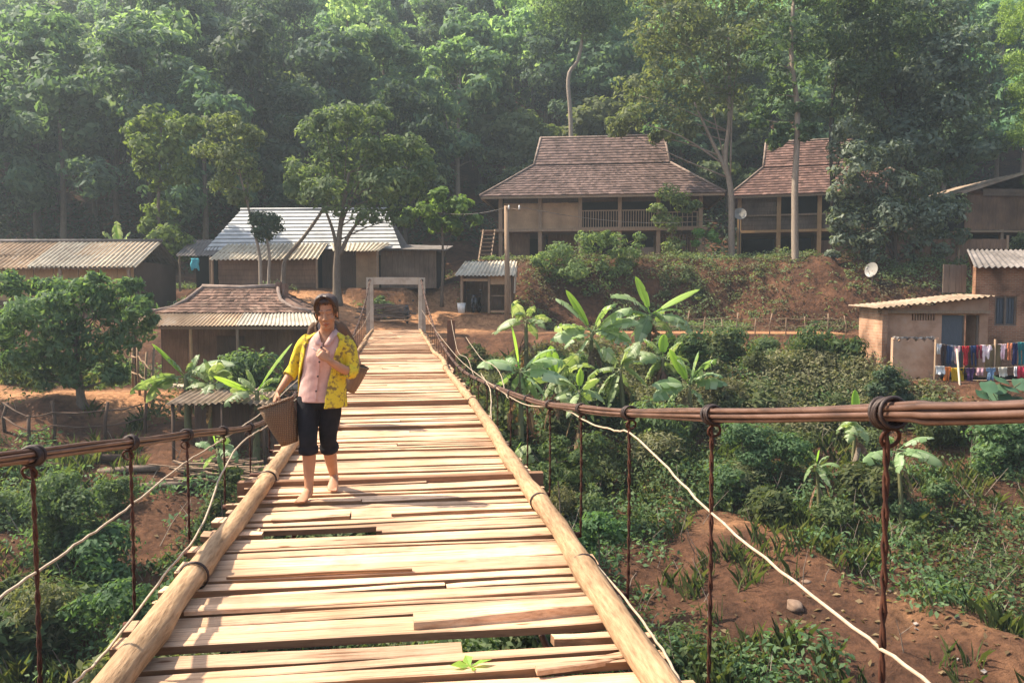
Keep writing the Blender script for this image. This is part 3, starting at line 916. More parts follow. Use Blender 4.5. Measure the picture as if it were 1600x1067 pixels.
# far portal: two concrete posts and a lintel
pc = thing('bridge_portal', 'pale concrete portal of two posts and a lintel at the far bridge end', 'portal', Matrix.Rotation(YAW, 3, 'Z') @ Vector((-.1, 38.6, 0)) + Vector((0, 0, ZD)), YAW)
for x in (-1.23, 1.23):
    mb = MB(); mb.box((x, 0, .72), (.34, .36, 3.6), taper=.94); mb.build('post', M['concrete'], pc)
    mb = MB(); mb.torus((x, -.2, 2.38), .05, .02, (0, 1, 0), 14, 6); mb.tube([(x, -.22, 2.38), (x, .1, 2.38)], .03, 8); mb.build('cable_anchor', M['clamp'], pc, True)
mb = MB(); mb.box((0, 0, 2.36), (2.12, .24, .34)); mb.build('lintel', M['concrete'], pc)
mb = MB(); mb.tube([(-1.05, .1, .42), (1.05, .1, .50)], .04, 8); mb.build('cross_bar', M['wood_post'], pc, True)
mb = MB(); mb.bx(-1.5, 1.5, -.55, -.19, -1.6, -.2); mb.build('abutment', M['concrete'], pc)
# the near portal, behind the viewer
pn = thing('bridge_portal', 'concrete portal at the near end, behind the viewer', 'portal', Matrix.Rotation(YAW, 3, 'Z') @ Vector((-.1, -6.3, 0)) + Vector((0, 0, ZD)), YAW)
for x in (-1.4, 1.4):
    mb = MB(); mb.box((x, 0, .9), (.36, .38, 4.2), taper=.94); mb.build('post', M['concrete'], pn)
mb = MB(); mb.box((0, 0, 2.7), (2.44, .26, .34)); mb.build('lintel', M['concrete'], pn)

# fallen leaf on the boards
mb = MB()
lp = P(735, 1050, 3.24)
for k, (a, L) in enumerate(((.3, .095), (1.9, .08), (3.4, .085), (5.0, .06))):
    d = Vector((math.cos(a), math.sin(a), .25)); q = Vector((-math.sin(a), math.cos(a), .15))
    mb.add([(0, 0, .006), d * L * .5 + q * L * .28, d * L, d * L * .5 - q * L * .28 + Vector((0, 0, .02))], [(0, 1, 2, 3)])
lf = mb.build('fallen_leaf', M['banana_young'])
lf.location = (lp.x, lp.y, ZD + .012); tag(lf, 'curled yellow-green leaf fallen on the nearest boards', 'leaf')

# ================================================================ BUILDINGS
rh = random.Random(21)


def tile_slope(mb, A, B, C, D, nrow, ncol, lift=.05, jit=.012):
    """courses of overlapping tiles on the patch A (low left) B (low right) C (high right) D (high left)"""
    A, B, C, D = map(Vector, (A, B, C, D))
    n = ((B - A).cross(D - A)).normalized()
    for j in range(nrow):
        v0, v1 = j / nrow, min(1, (j + 1.25) / nrow)
        for i in range(ncol):
            off = .5 / ncol if j % 2 else 0
            u0, u1 = max(0, i / ncol - off), min(1, (i + 1) / ncol - off)
            if i == ncol - 1: u1 = 1
            def pt(u, v): return A.lerp(B, u).lerp(D.lerp(C, u), v)
            h = lift + rh.uniform(-jit, jit); k = rh.uniform(-jit, jit) * .6
            dn = (pt(.5, 0) - pt(.5, 1)).normalized() * rh.uniform(-.012, .018)
            a, b_, c, d = pt(u0, v0) + n * (h + k) + dn, pt(u1, v0) + n * (h - k) + dn, pt(u1, v1), pt(u0, v1)
            mb.add([a, b_, c, d, pt(u0, v0) + dn - n * .01, pt(u1, v0) + dn - n * .01], [(0, 1, 2, 3), (4, 5, 1, 0)])
    mb.slab(A - n * .03, B - n * .03, C - n * .03, D - n * .03, .05)


def corr(mb, A, B, C, D, nw, amp=.03, nv=4, th=.012, jag=0.0):
    """corrugated sheet: waves across A->B, running from A/B up to D/C"""
    A, B, C, D = map(Vector, (A, B, C, D))
    n = ((B - A).cross(D - A)).normalized()
    nu = nw * 6
    for sgn in (0, 1):
        vs = []
        for j in range(nv + 1):
            v = j / nv
            for i in range(nu + 1):
                u = i / nu
                e = 0
                if jag and j == 0: e = jag * math.sin(int(u * nw / 4) * 12.9)
                p = A.lerp(B, u).lerp(D.lerp(C, u), v + e)
                step = .012 * ((j % 2))
                vs.append(p + n * (amp * math.sin(2 * math.pi * u * nw) + .01 * math.sin(7 * u + 3 * v) - th * sgn))
        fs = []
        for j in range(nv):
            for i in range(nu):
                a = j * (nu + 1) + i
                q = (a, a + 1, a + nu + 2, a + nu + 1)
                fs.append(q if not sgn else q[::-1])
        mb.add(vs, fs)


def ridge_bar(mb, pts, r=.11):
    mb.tube(pts, r, 8)


def boards(mb, x0, x1, y, z0, z1, w=.2, th=.03, gap=.012, vertical=True, face=-1):
    """separate boards of a plank wall on the plane y"""
    if vertical:
        x = x0
        while x < x1 - .02:
            ww = min(w * rh.uniform(.8, 1.2), x1 - x)
            mb.box((x + ww / 2, y + rh.uniform(-.006, .006), (z0 + z1) / 2 + rh.uniform(-.015, .015)), (ww - gap, th, z1 - z0))
            x += ww
    else:
        z = z0
        while z < z1 - .02:
            ww = min(w * rh.uniform(.8, 1.2), z1 - z)
            mb.box(((x0 + x1) / 2 + rh.uniform(-.02, .02), y + rh.uniform(-.006, .006), z + ww / 2), (x1 - x0, th, ww - gap))
            z += ww


def part_box(name, m, parent, *boxes):
    mb = MB()
    for q in boxes: mb.bx(*q)
    return mb.build(name, m, parent)


def hip_gable_roof(root, we, wb, wr, de, db, ze, zb, zr, m, nr=(12, 9), ncol=50, gable=True, cap='ridge'):
    """hip roof with a steeper gabled top; widths and half depths at eave / break / ridge"""
    mb = MB()
    E = [(-we / 2, -de, ze), (we / 2, -de, ze), (we / 2, de, ze), (-we / 2, de, ze)]
    Bk = [(-wb / 2, -db, zb), (wb / 2, -db, zb), (wb / 2, db, zb), (-wb / 2, db, zb)]
    for k in range(4):
        k2 = (k + 1) % 4
        side_ = k % 2
        tile_slope(mb, E[k], E[k2], Bk[k2], Bk[k], nr[0], ncol if not side_ else max(8, int(ncol * de * 2 / we)))
    tile_slope(mb, (-wb / 2 - .02, -db - .05, zb + .02), (wb / 2 + .02, -db - .05, zb + .02), (wr / 2, 0, zr), (-wr / 2, 0, zr), nr[1], int(ncol * wb / we))
    tile_slope(mb, (wb / 2 + .02, db + .05, zb + .02), (-wb / 2 - .02, db + .05, zb + .02), (-wr / 2, 0, zr), (wr / 2, 0, zr), nr[1], int(ncol * wb / we))
    roof = mb.build('roof', m, root)
    mb = MB()
    ridge_bar(mb, [(-wr / 2 - .05, 0, zr + .05), (0, 0, zr + .02), (wr / 2 + .05, 0, zr + .05)], .075)
    for sx in (-1, 1):
        for sy in (-1, 1):
            ridge_bar(mb, [(sx * we / 2, sy * de, ze + .06), (sx * (we + wb) / 4, sy * (de + db) / 2, (ze + zb) / 2 + .05), (sx * wb / 2, sy * db, zb + .07)], .07)
            ridge_bar(mb, [(sx * (wb / 2 + .02), sy * (db + .04), zb + .07), (sx * (wr / 2 + .02), 0, zr + .05)], .075)
    mb.build('ridge_cap', M[cap], roof, True)
    mb = MB()
    for sx in (-1, 1):
        x = sx * (wb / 2 - .25)
        mb.add([(x, -db + .1, zb + .05), (x, db - .1, zb + .05), (sx * (wr / 2 - .2), 0, zr - .12), (x - sx * .05, -db + .1, zb + .05), (x - sx * .05, db - .1, zb + .05), (sx * (wr / 2 - .25), 0, zr - .12)],
               [(0, 1, 2), (5, 4, 3), (0, 2, 5, 3), (2, 1, 4, 5), (1, 0, 3, 4)])
    mb.build('gable_wall', M['wood_grey'], root)
    mb = MB()
    for k in range(2):
        a, b_ = (E[0], E[1]) if k == 0 else (E[2], E[3])
        mb.box(((a[0] + b_[0]) / 2, a[1] + (.06 if k == 0 else -.06), ze - .1), (we - .2, .06, .14))
    for sx in (-1, 1): mb.box((sx * (we / 2 - .06), 0, ze - .1), (.06, de * 2 - .3, .14))
    mb.build('eave_board', M['wood_post'], root)
    return roof


def balustrade(root, x0, x1, y, z0, z1, m='wood_post', gap=.16, grid=False, name='railing'):
    mb = MB()
    mb.bx(x0, x1, y - .04, y + .04, z1 - .07, z1)
    mb.bx(x0, x1, y - .035, y + .035, z0, z0 + .06)
    x = x0 + gap / 2
    while x < x1:
        mb.bx(x - .025, x + .025, y - .02, y + .02, z0 + .06, z1 - .07); x += gap
    if grid:
        for k in (.33, .66): mb.bx(x0, x1, y - .032, y - .022, z0 + (z1 - z0) * k - .02, z0 + (z1 - z0) * k + .02)
    return mb.build(name, M[m], root)


# ---- the big stilt house
hb = thing('stilt_house', 'large tiled stilt house with woven wall and railing, at the top of the earth bank', 'house', (6.0, 53.9, 2.3), R(-7))
hip_gable_roof(hb, 15.2, 8.7, 8.15, 4.0, 1.75, 4.12, 6.35, 8.42, M['tile'], (13, 10), 62)
HW = 6.5
for i, x in enumerate((-6.4, -3.85, -1.3, 1.2, 3.6, 6.2)):
    for y in (-3.1, 0, 3.1):
        mb = MB(); mb.box((x, y, 2.1), (.24, .24, 4.5)); mb.build('stilt', M['wood_post'], hb)
part_box('floor', M['wood_post'], hb, (-6.7, 6.6, -3.35, 3.4, 1.92, 2.10))
mb = MB()
boards(mb, -6.2, -1.42, -3.04, 2.1, 3.75, .42, .03, .004)
mb.build('woven_wall', M['bamboo_wall'], hb)
part_box('upper_wall', M['wood_dark'], hb, (-6.2, 6.1, -2.98, -2.90, 3.78, 4.3))
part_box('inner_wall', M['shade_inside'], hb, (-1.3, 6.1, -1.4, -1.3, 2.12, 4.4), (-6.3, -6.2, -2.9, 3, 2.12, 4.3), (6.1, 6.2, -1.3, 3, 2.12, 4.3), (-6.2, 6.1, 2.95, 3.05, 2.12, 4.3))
balustrade(hb, -1.18, 1.08, -3.1, 2.12, 3.25)
balustrade(hb, 1.34, 3.48, -3.1, 2.12, 3.25)
balustrade(hb, 3.74, 6.08, -3.1, 2.12, 3.1, gap=.3, grid=True)
for aa in ((-6.2, -4.6, -2.2, .05, 1.9, .25), (-3.5, -1.4, -1.2, .05, 1.9, .25), (3.7, 6.1, -2.6, .05, 1.75, .16, .03, .06)):
    mb = MB(); boards(mb, *aa); mb.build('lower_wall', M['wood_wall'], hb)
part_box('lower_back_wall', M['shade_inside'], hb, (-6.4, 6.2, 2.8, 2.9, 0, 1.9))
mb = MB(); mb.bx(1.5, 3.4, -2.9, -2.85, .05, .9); mb.build('pen_board', M['wood_grey'], hb)
st = MB()
for x in (-7.5, -6.75): st.tube([(x, -5.3, -.1), (x, -3.3, 2.05)], .06, 4)
for k in range(8):
    u = (k + .5) / 8; st.bx(-7.48, -6.77, -5.3 + 2 * u - .12, -5.3 + 2 * u + .12, 2.1 * u - .02, 2.1 * u + .025)
st.build('staircase', M['wood_post'], hb)
mb = MB(); mb.bx(-7.7, -6.72, -3.32, -1, 1.94, 2.06); mb.build('landing', M['wood_post'], hb)
# wood stored under the floor
mb = MB()
for k in range(26):
    mb.tube([(-.9 + rh.uniform(-.1, .1), -1.6 + rh.uniform(-.3, .3), .08 + .1 * (k // 6)), (1.0 + rh.uniform(-.2, .2), -1.6 + rh.uniform(-.3, .3), .08 + .1 * (k // 6))], .05, 6)
tag(mb.build('firewood_stack', M['wood_grey'], None), 'low stack of firewood stored in the dark under the large stilt house', 'firewood').matrix_world = Matrix.Translation((6.0, 53.9, 2.3)) @ Matrix.Rotation(R(-7), 4, 'Z')

# ---- the second stilt house
h2 = thing('stilt_house', 'smaller red-tiled stilt house with open dark ground floor behind two tall trunks', 'house', (20.9, 54.8, 2.35), R(-17))
hip_gable_roof(h2, 11.6, 7.2, 6.9, 3.7, 1.7, 4.35, 6.4, 8.35, M['tile_red'], (11, 10), 44)
for x in (-5.1, -2.6, -.1, 2.5, 5.0):
    for y in (-2.9, .2, 2.9):
        mb = MB(); mb.box((x, y, 2.15), (.26, .26, 4.7)); mb.build('stilt', M['wood_warm'] if y < -1 and x < 0 else M['wood_post'], h2)
part_box('floor', M['wood_warm'], h2, (-5.3, 5.3, -3.1, 3.1, 1.95, 2.12))
mb = MB(); boards(mb, -4.95, 4.9, -2.8, 2.15, 3.0, .28, .04, .015, False); boards(mb, -4.95, -2.75, -2.74, 3.05, 4.4, .3, .03, .01, False); mb.build('board_wall', M['wood_grey'], h2)
part_box('rail_beam', M['wood_post'], h2, (-5.2, 5.2, -3.02, -2.9, 3.02, 3.14))
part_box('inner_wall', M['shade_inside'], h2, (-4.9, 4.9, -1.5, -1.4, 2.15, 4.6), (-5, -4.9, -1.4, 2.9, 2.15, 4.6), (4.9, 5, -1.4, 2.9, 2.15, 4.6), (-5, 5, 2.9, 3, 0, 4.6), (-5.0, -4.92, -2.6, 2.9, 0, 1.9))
mb = MB(); boards(mb, 0, 2.4, -2.5, .02, 1.4, .22); mb.build('lower_wall', M['wood_wall'], h2)

# ---- stilt house half hidden at the right edge
h3 = thing('stilt_house', 'dark boarded stilt house with low gabled roof at the right edge above the brick house', 'house', (30.3, 50.6, 2.75), R(3))
h3.scale = (.82, 1, .88)
mb = MB()
corr(mb, (-4.9, -3.2, 3.92), (-4.9, 4, 3.92), (0, 4, 5.35), (0, -3.2, 5.35), 14, .03, 5)
corr(mb, (4.9, 4, 3.92), (4.9, -3.2, 3.92), (0, -3.2, 5.35), (0, 4, 5.35), 14, .03, 5)
mb.build('roof', M['cement_brown'], h3)
mb = MB()
for sx in (-1, 1): mb.slab((sx * 4.95, -3.28, 3.78), (0, -3.28, 5.22), (0, -3.28, 5.40), (sx * 4.95, -3.28, 3.96), .05)
mb.build('barge_board', M['cement_brown'], h3)
mb = MB(); boards(mb, -3.0, 3.2, -2.75, 3.75, 4.25, .25, .03, .01, False); mb.build('gable_board', M['wood_grey'], h3)
mb = MB(); boards(mb, -4.2, .35, -2.6, 1.5, 3.85, .24, .03, .01); boards(mb, 1.0, 4.2, -2.6, 1.5, 3.85, .24, .03, .01); boards(mb, .35, 1.0, -2.6, 1.5, 2.0, .2); boards(mb, .35, 1.0, -2.6, 3.2, 3.85, .2); mb.build('board_wall', M['wood_wall'], h3)
part_box('floor', M['wood_post'], h3, (-4.4, 4.4, -2.8, 3.4, 1.3, 1.46))
part_box('window', M['shade_inside'], h3, (.35, 1.0, -2.5, -2.45, 2.0, 3.2))  # dark sheet standing in for the unlit room behind the opening
part_box('inner_wall', M['shade_inside'], h3, (-4.2, 4.2, 3.2, 3.3, 0, 4), (-4.25, -4.2, -2.5, 3.2, 1.5, 3.9), (4.2, 4.25, -2.5, 3.2, 1.5, 3.9), (-4.2, 4.2, -.6, -.5, 0, 1.3))
for x in (-4.1, -1.4, 1.4, 4.1):
    for y in (-2.6, 3.0):
        mb = MB(); mb.box((x, y, .7), (.2, .2, 1.6)); mb.build('stilt', M['wood_post'], h3)

# ---- long shed at the left edge
h4 = thing('long_shed', 'long shed with a stained corrugated roof and warm board wall at the left edge', 'shed', (-25.2, 43, -1.05))
mb = MB()
for k, (x0, x1) in enumerate(((-6, -1.55), (-1.6, .9), (.85, 6.35))):
    corr(mb, (x0, -2.95 - .03 * k, 2.52), (x1, -2.95 - .03 * k, 2.55), (x1, -1.5, 3.25), (x0, -1.5, 3.25), int((x1 - x0) / .24), .05, 2)
    corr(mb, (x0, -1.62, 3.24), (x1, -1.62, 3.24), (x1, 0, 4.02), (x0, 0, 4.02), int((x1 - x0) / .24), .05, 2)
roof = mb.build('roof', M['cement_warm'], h4)
mb = MB(); corr(mb, (.9, -3.02, 2.6), (6.4, -3.02, 2.62), (6.4, .02, 4.06), (.9, .02, 4.06), 23, .05, 4); mb.build('clean_roof_sheet', M['cement_roof'], roof)
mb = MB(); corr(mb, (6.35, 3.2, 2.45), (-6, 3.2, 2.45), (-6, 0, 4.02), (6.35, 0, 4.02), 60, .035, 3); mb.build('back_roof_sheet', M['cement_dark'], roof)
mb = MB(); mb.tube([(-6, 0, 4.1), (6.4, 0, 4.12)], .09, 8); mb.build('ridge_cap', M['cement_dark'], roof, True)
mb = MB(); boards(mb, -2.2, 5.9, -2.2, .9, 2.75, 1.1, .04, .03); mb.build('board_wall', M['wood_warm'], h4)
mb = MB(); boards(mb, -6, 5.9, -2.15, 0, .88, .3, .04, .01, False); mb.build('lower_wall', M['wood_wall'], h4)
part_box('back_wall', M['wood_dark'], h4, (-6, 5.9, 2.5, 2.6, 0, 2.8), (5.9, 6.0, -2.2, 2.6, 0, 2.9), (-6, 5.9, -.1, 0, 0, 2.6))
part_box('railing', M['cement_roof'], h4, (-6, -1.1, -2.9, -2.84, 1.02, 1.1))
for x in (-5.6, -1.1, 2.5, 5.95):
    mb = MB(); mb.box((x, -2.87, 1.25), (.13, .13, 2.5)); mb.build('post', M['wood_post'], h4)

# ---- low tiled house beside the bridge
h5 = thing('tiled_house', 'low house with mossy tiled roof and corrugated front eave beside the bridge', 'house', (-11.0, 32.7, -3.5), R(-1))
mb = MB()
ZE, ZB, ZR = 2.45, 2.92, 3.92
tile_slope(mb, (-3.15, -1.55, ZB), (3.15, -1.55, ZB), (1.75, -.75, 3.35), (-2.05, -.75, 3.35), 4, 34, .035)
tile_slope(mb, (-2.05, -.75, 3.35), (1.75, -.75, 3.35), (1.35, 0, ZR), (-1.6, 0, ZR), 5, 26, .035)
tile_slope(mb, (3.15, 2.2, ZB - .2), (-3.15, 2.2, ZB - .2), (-1.6, 0, ZR), (1.35, 0, ZR), 9, 34, .035)
tile_slope(mb, (-3.15, 2.2, ZB - .2), (-3.15, -1.55, ZB), (-2.05, -.75, 3.35), (-1.7, .2, 3.75), 5, 18, .035)
tile_slope(mb, (3.15, -1.55, ZB), (3.15, 2.2, ZB - .2), (1.45, .2, 3.75), (1.75, -.75, 3.35), 5, 18, .035)
roof = mb.build('roof', M['tile_old'], h5)
mb = MB()
ridge_bar(mb, [(-1.7, 0, ZR + .05), (-.1, 0, ZR), (1.45, 0, ZR + .07)], .10)
for a in ([(-3.15, -1.55, ZB + .05), (-2.5, -1.1, 3.12), (-2.05, -.75, 3.42), (-1.85, -.35, 3.7), (-1.65, 0, ZR + .05)], [(3.15, -1.55, ZB + .05), (2.3, -1.1, 3.12), (1.75, -.75, 3.42), (1.55, -.35, 3.7), (1.42, 0, ZR + .06)]):
    ridge_bar(mb, a, .075)
mb.build('ridge_cap', M['ridge'], roof, True)
mb = MB()
mb.box((1.45, 0, ZR + .06), (.2, .24, .34)); mb.box((1.72, -.02, ZR - .12), (.12, .5, .55)); mb.build('gable_end', M['tile_old'], roof)
mb = MB(); corr(mb, (-3.75, -2.45, ZE), (.6, -2.45, ZE), (.6, -1.45, ZB + .02), (-3.2, -1.45, ZB + .02), 28, .025, 3); mb.build('corrugated_eave', M['cement_warm'], h5)
mb = MB(); corr(mb, (.55, -2.47, ZE + .012), (3.7, -2.47, ZE + .012), (3.2, -1.45, ZB + .03), (.55, -1.45, ZB + .03), 20, .025, 3); mb.build('corrugated_eave', M['cement_roof'], h5)
mb = MB(); boards(mb, -2.9, 2.9, -1.1, .1, 2.75, .22, .03, .008); mb.build('board_wall', M['wood_wall'], h5)
part_box('door', M['wood_dark'], h5, (-.7, .4, -1.15, -1.12, .05, 2.0), )
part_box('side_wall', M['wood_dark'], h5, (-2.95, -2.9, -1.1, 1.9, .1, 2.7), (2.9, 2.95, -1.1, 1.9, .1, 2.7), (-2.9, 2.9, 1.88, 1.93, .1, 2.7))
part_box('plinth', M['concrete'], h5, (-3.2, 3.2, -2.2, 2.1, -.6, .09))
for x, mm in ((-3.4, 'wood_dark'), (-1.25, 'wood_warm'), (.55, 'wood_post'), (3.3, 'wood_post')):
    mb = MB(); mb.tube([(x, -2.3, -.4), (x, -2.3, ZE - .02)], .055, 8); mb.build('post', M[mm], h5)
part_box('eave_beam', M['wood_post'], h5, (-3.55, 3.55, -2.36, -2.26, ZE - .14, ZE - .05))

# ---- tin roofed house behind it
h6 = thing('tin_roof_house', 'timber house under a big silvery tin roof with a corrugated porch roof', 'house', (-11.6, 47.2, .55), R(-1))
mb = MB()
corr(mb, (-5.55, -2.6, 2.05), (-5.55, -2.6, 2.05), (-4.6, 0, 4.72), (-4.6, 0, 4.72), 1, .01, 1)
mb = MB()
# sheets laid in level courses
for j in range(11):
    v0, v1 = j / 11, (j + 1.12) / 11
    a = Vector((-5.5, -2.75, 2.05)).lerp(Vector((-4.35, 0, 4.6)), v0); b_ = Vector((5.5, -2.75, 2.15)).lerp(Vector((4.2, 0, 4.62)), v0)
    c = Vector((5.5, -2.75, 2.15)).lerp(Vector((4.2, 0, 4.62)), min(1, v1)); d = Vector((-5.5, -2.75, 2.05)).lerp(Vector((-4.35, 0, 4.6)), min(1, v1))
    a += Vector((0, -.02, .055)); b_ += Vector((0, -.02, .055))
    mb.slab(a, b_, c, d, .03)
roof = mb.build('roof', M['tin'], h6)
mb = MB(); mb.slab((5.5, 2.75, 2.0), (-5.5, 2.75, 2.0), (-4.35, 0, 4.6), (4.2, 0, 4.62), .04); mb.build('back_roof_sheet', M['tin'], roof)
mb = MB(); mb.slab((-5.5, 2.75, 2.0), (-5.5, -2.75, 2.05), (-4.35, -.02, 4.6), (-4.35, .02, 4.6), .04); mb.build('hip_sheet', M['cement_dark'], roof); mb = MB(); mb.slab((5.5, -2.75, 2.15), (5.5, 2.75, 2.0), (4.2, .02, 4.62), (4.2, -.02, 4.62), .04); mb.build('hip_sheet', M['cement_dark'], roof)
mb = MB(); mb.tube([(-4.4, 0, 4.66), (4.25, 0, 4.68)], .07, 8); mb.build('ridge_cap', M['tin'], roof, True)
mb = MB(); corr(mb, (-4.75, -4.05, 1.50), (1.2, -4.05, 1.56), (1.35, -2.45, 2.50), (-4.3, -2.45, 2.45), 24, .05, 3); mb.build('porch_roof', M['cement_roof'], h6)
mb = MB(); corr(mb, (1.9, -3.5, 2.0), (4.4, -3.5, 2.02), (4.9, -2.55, 2.52), (1.5, -2.55, 2.5), 13, .035, 2); mb.build('corrugated_eave', M['cement_roof'], h6)
mb = MB(); corr(mb, (-6.9, -3.3, 1.75), (-4.7, -3.3, 1.78), (-4.6, -1.7, 2.75), (-6.6, -1.7, 2.75), 11, .03, 2); mb.build('side_roof', M['cement_dark'], h6)
mb = MB(); boards(mb, -4.5, .95, -3.3, 0, 1.95, .26, .04, .012, False); mb.build('board_wall', M['wood_wall'], h6)
mb = MB(); boards(mb, 1.0, 2.0, -2.4, 0, 2.5, .25); mb.build('dark_board_wall', M['wood_dark'], h6)
mb = MB(); boards(mb, 2.0, 2.9, -2.45, 0, 2.3, .9); mb.build('door', M['wood_dark'], h6)
mb = MB(); boards(mb, 2.9, 4.2, -2.4, 0, 2.4, .65); mb.build('plank_wall', M['bamboo_wall'], h6)
mb = MB(); boards(mb, 4.25, 7.4, -2.2, 0, 2.1, .3); mb.build('side_room_wall', M['wood_grey'], h6)
mb = MB(); mb.slab((4.2, -2.8, 2.18), (8.0, -2.8, 2.1), (8.0, 1.5, 2.6), (4.2, 1.5, 2.7), .05); mb.build('side_room_roof', M['cement_dark'], h6)
part_box('inner_wall', M['shade_inside'], h6, (-5, 7.4, 2.4, 2.5, 0, 2.1), (-5, -4.9, -2.4, 2.4, 0, 2.1), (7.35, 7.42, -2.1, 2.4, 0, 2.1), (-6.7, -4.6, -1.0, -.9, 0, 2.2))
for x, y, z in ((-4.6, -3.9, 1.5), (1.1, -3.9, 1.55), (-6.7, -3.2, 1.75), (-5.0, -3.2, 1.75), (2.0, -3.4, 2.0), (4.3, -3.4, 2.0)):
    mb = MB(); mb.tube([(x, y, -.2), (x, y, z)], .06, 8); mb.build('post', M['wood_post'], h6)
mb = MB()
vs = []
for i in range(7):
    for j in range(9):
        vs.append((-6.05 + i * .075 + .03 * math.sin(j), -3.28 + .03 * math.sin(i * 1.9 + j * .6), 1.62 - j * .07 - (.12 if (i in (0, 1, 5, 6) and j > 6) else 0)))
mb.add(vs, [(i * 9 + j, (i + 1) * 9 + j, (i + 1) * 9 + j + 1, i * 9 + j + 1) for i in range(6) for j in range(8)])
tl = mb.build('hanging_shirt', cloth('teal_cloth', (.10, .42, .48)), None, True); tl.matrix_world = Matrix.Translation((-11.6, 47.2, .55))
tl.modifiers.new('s', 'SOLIDIFY').thickness = .015
tag(tl, 'teal shirt hung to dry beside the tin roofed house', 'shirt')

# ---- booth by the end of the bridge
h7 = thing('roadside_booth', 'small open booth with a bright corrugated roof near the bridge end', 'booth', P(762, 488, 42.2), R(-4))
mb = MB(); corr(mb, (-1.6, -1.3, 1.90), (1.5, -1.3, 1.90), (1.55, .3, 2.72), (-1.25, .3, 2.70), 15, .035, 3)
rf = mb.build('roof', M['cement_roof'], h7)
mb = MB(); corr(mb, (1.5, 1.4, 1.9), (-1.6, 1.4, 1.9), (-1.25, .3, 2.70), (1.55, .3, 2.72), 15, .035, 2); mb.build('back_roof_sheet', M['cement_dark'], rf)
mb = MB(); boards(mb, -1.25, 1.3, .95, 0, 2.0, .25); mb.build('back_wall', M['wood_grey'], h7)
part_box('side_wall', M['wood_wall'], h7, (-1.3, -1.26, -.2, .95, 0, 1.9), (1.3, 1.34, -1, .95, 0, 1.9))
for aa in ((.25, 1.2, -1.02, -.98, 1.45, 1.9), (.25, 1.2, -1.02, -.98, 0, .12), (-1.2, .1, -1.02, -.98, 1.62, 1.75)): part_box('front_panel', M['bamboo_wall'], h7, aa)
for x in (-1.25, .17, 1.27):
    mb = MB(); mb.box((x, -1.0, .95), (.11, .11, 1.95)); mb.build('post', M['wood_post'], h7)
part_box('shelf', M['wood_post'], h7, (.25, 1.2, -.9, -.4, .85, .9))
mb = MB(); mb.slab((1.5, -1.35, 1.0), (1.52, -.6, 1.0), (1.6, -.45, 2.4), (1.56, -1.32, 1.95), .03); mb.build('loose_roof_sheet', M['cement_roof'], h7)
bk = thing('bucket', 'white bucket on the ground at the left post of the booth', 'bucket', P(721, 489, 41.0))
mb = MB(); mb.tube([(0, 0, 0), (0, 0, .5)], [.17, .22], 16); mb.build('tub', M['white'], bk, True)
mb = MB(); mb.torus((0, 0, .5), .22, .015, n=18, m=6); mb.torus((0, 0, .5), .22, .008, (0, 1, .3), 12, 5, 0, math.pi); mb.build('handle', M['white'], bk, True)

# ---- brick house with a lean-to
h8 = thing('brick_house', 'red brick house with lean-to, window and open doorway at the right edge', 'house', (0, 0, -3.0))
BX = 17.95
mb = MB()
wx0, wx1, wz0, wz1 = 18.72, 19.58, 1.92, 3.07
mb.bx(BX, wx0, 30.9, 31.12, -.5, 4.2); mb.bx(wx1, 26, 30.9, 31.12, -.5, 4.2); mb.bx(wx0, wx1, 30.9, 31.12, -.5, wz0); mb.bx(wx0, wx1, 30.9, 31.12, wz1, 4.2)
mb.add([(BX, 31.12, -.5), (BX + 3.1, 36, -.5), (BX + 3.1, 36, 4.2), (BX + 1.6, 33.6, 4.92), (BX, 31.12, 4.2), (BX + .22, 31.12, -.5), (BX + 3.32, 36, -.5), (BX + 3.32, 36, 4.2), (BX + 1.82, 33.6, 4.92), (BX + .22, 31.12, 4.2)],
       [(0, 4, 3, 2, 1), (5, 6, 7, 8, 9), (0, 1, 6, 5), (1, 2, 7, 6), (2, 3, 8, 7), (3, 4, 9, 8), (4, 0, 5, 9)])
mb.bx(BX + 3.33, 26, 35.8, 36, -.5, 4.2)
mb.build('wall', M['brick'], h8)
wn = part_box('window', M['shutter'], h8, (wx0 + .07, wx1 - .07, 31.02, 31.06, wz0 + .07, wz1 - .07))
mb = MB()
for x in (wx0 + .035, (wx0 + wx1) / 2, wx1 - .035): mb.bx(x - .035, x + .035, 30.93, 31.03, wz0, wz1)
for z in (wz0 + .035, wz1 - .035): mb.bx(wx0 + .07, (wx0 + wx1) / 2 - .035, 30.94, 31.02, z - .035, z + .035); mb.bx((wx0 + wx1) / 2 + .035, wx1 - .07, 30.94, 31.02, z - .035, z + .035)
mb.build('frame', M['wood_grey'], wn)
mb = MB()
for i in range(6):
    x = wx0 + .14 + i * .115
    mb.bx(x, x + .085, 30.99, 31.018, wz0 + .09, wz1 - .09)
mb.build('shutter', M['shutter'], wn)
mb = MB(); corr(mb, (17.6, 30.4, 4.16), (26.3, 30.4, 4.16), (26.3, 33.6, 5.02), (19.1, 33.6, 5.02), 36, .035, 4); corr(mb, (26.3, 36.5, 4.1), (21.0, 36.5, 4.1), (19.1, 33.6, 5.02), (26.3, 33.6, 5.02), 36, .035, 4)
mb.build('roof', M['cement_dark'], h8)
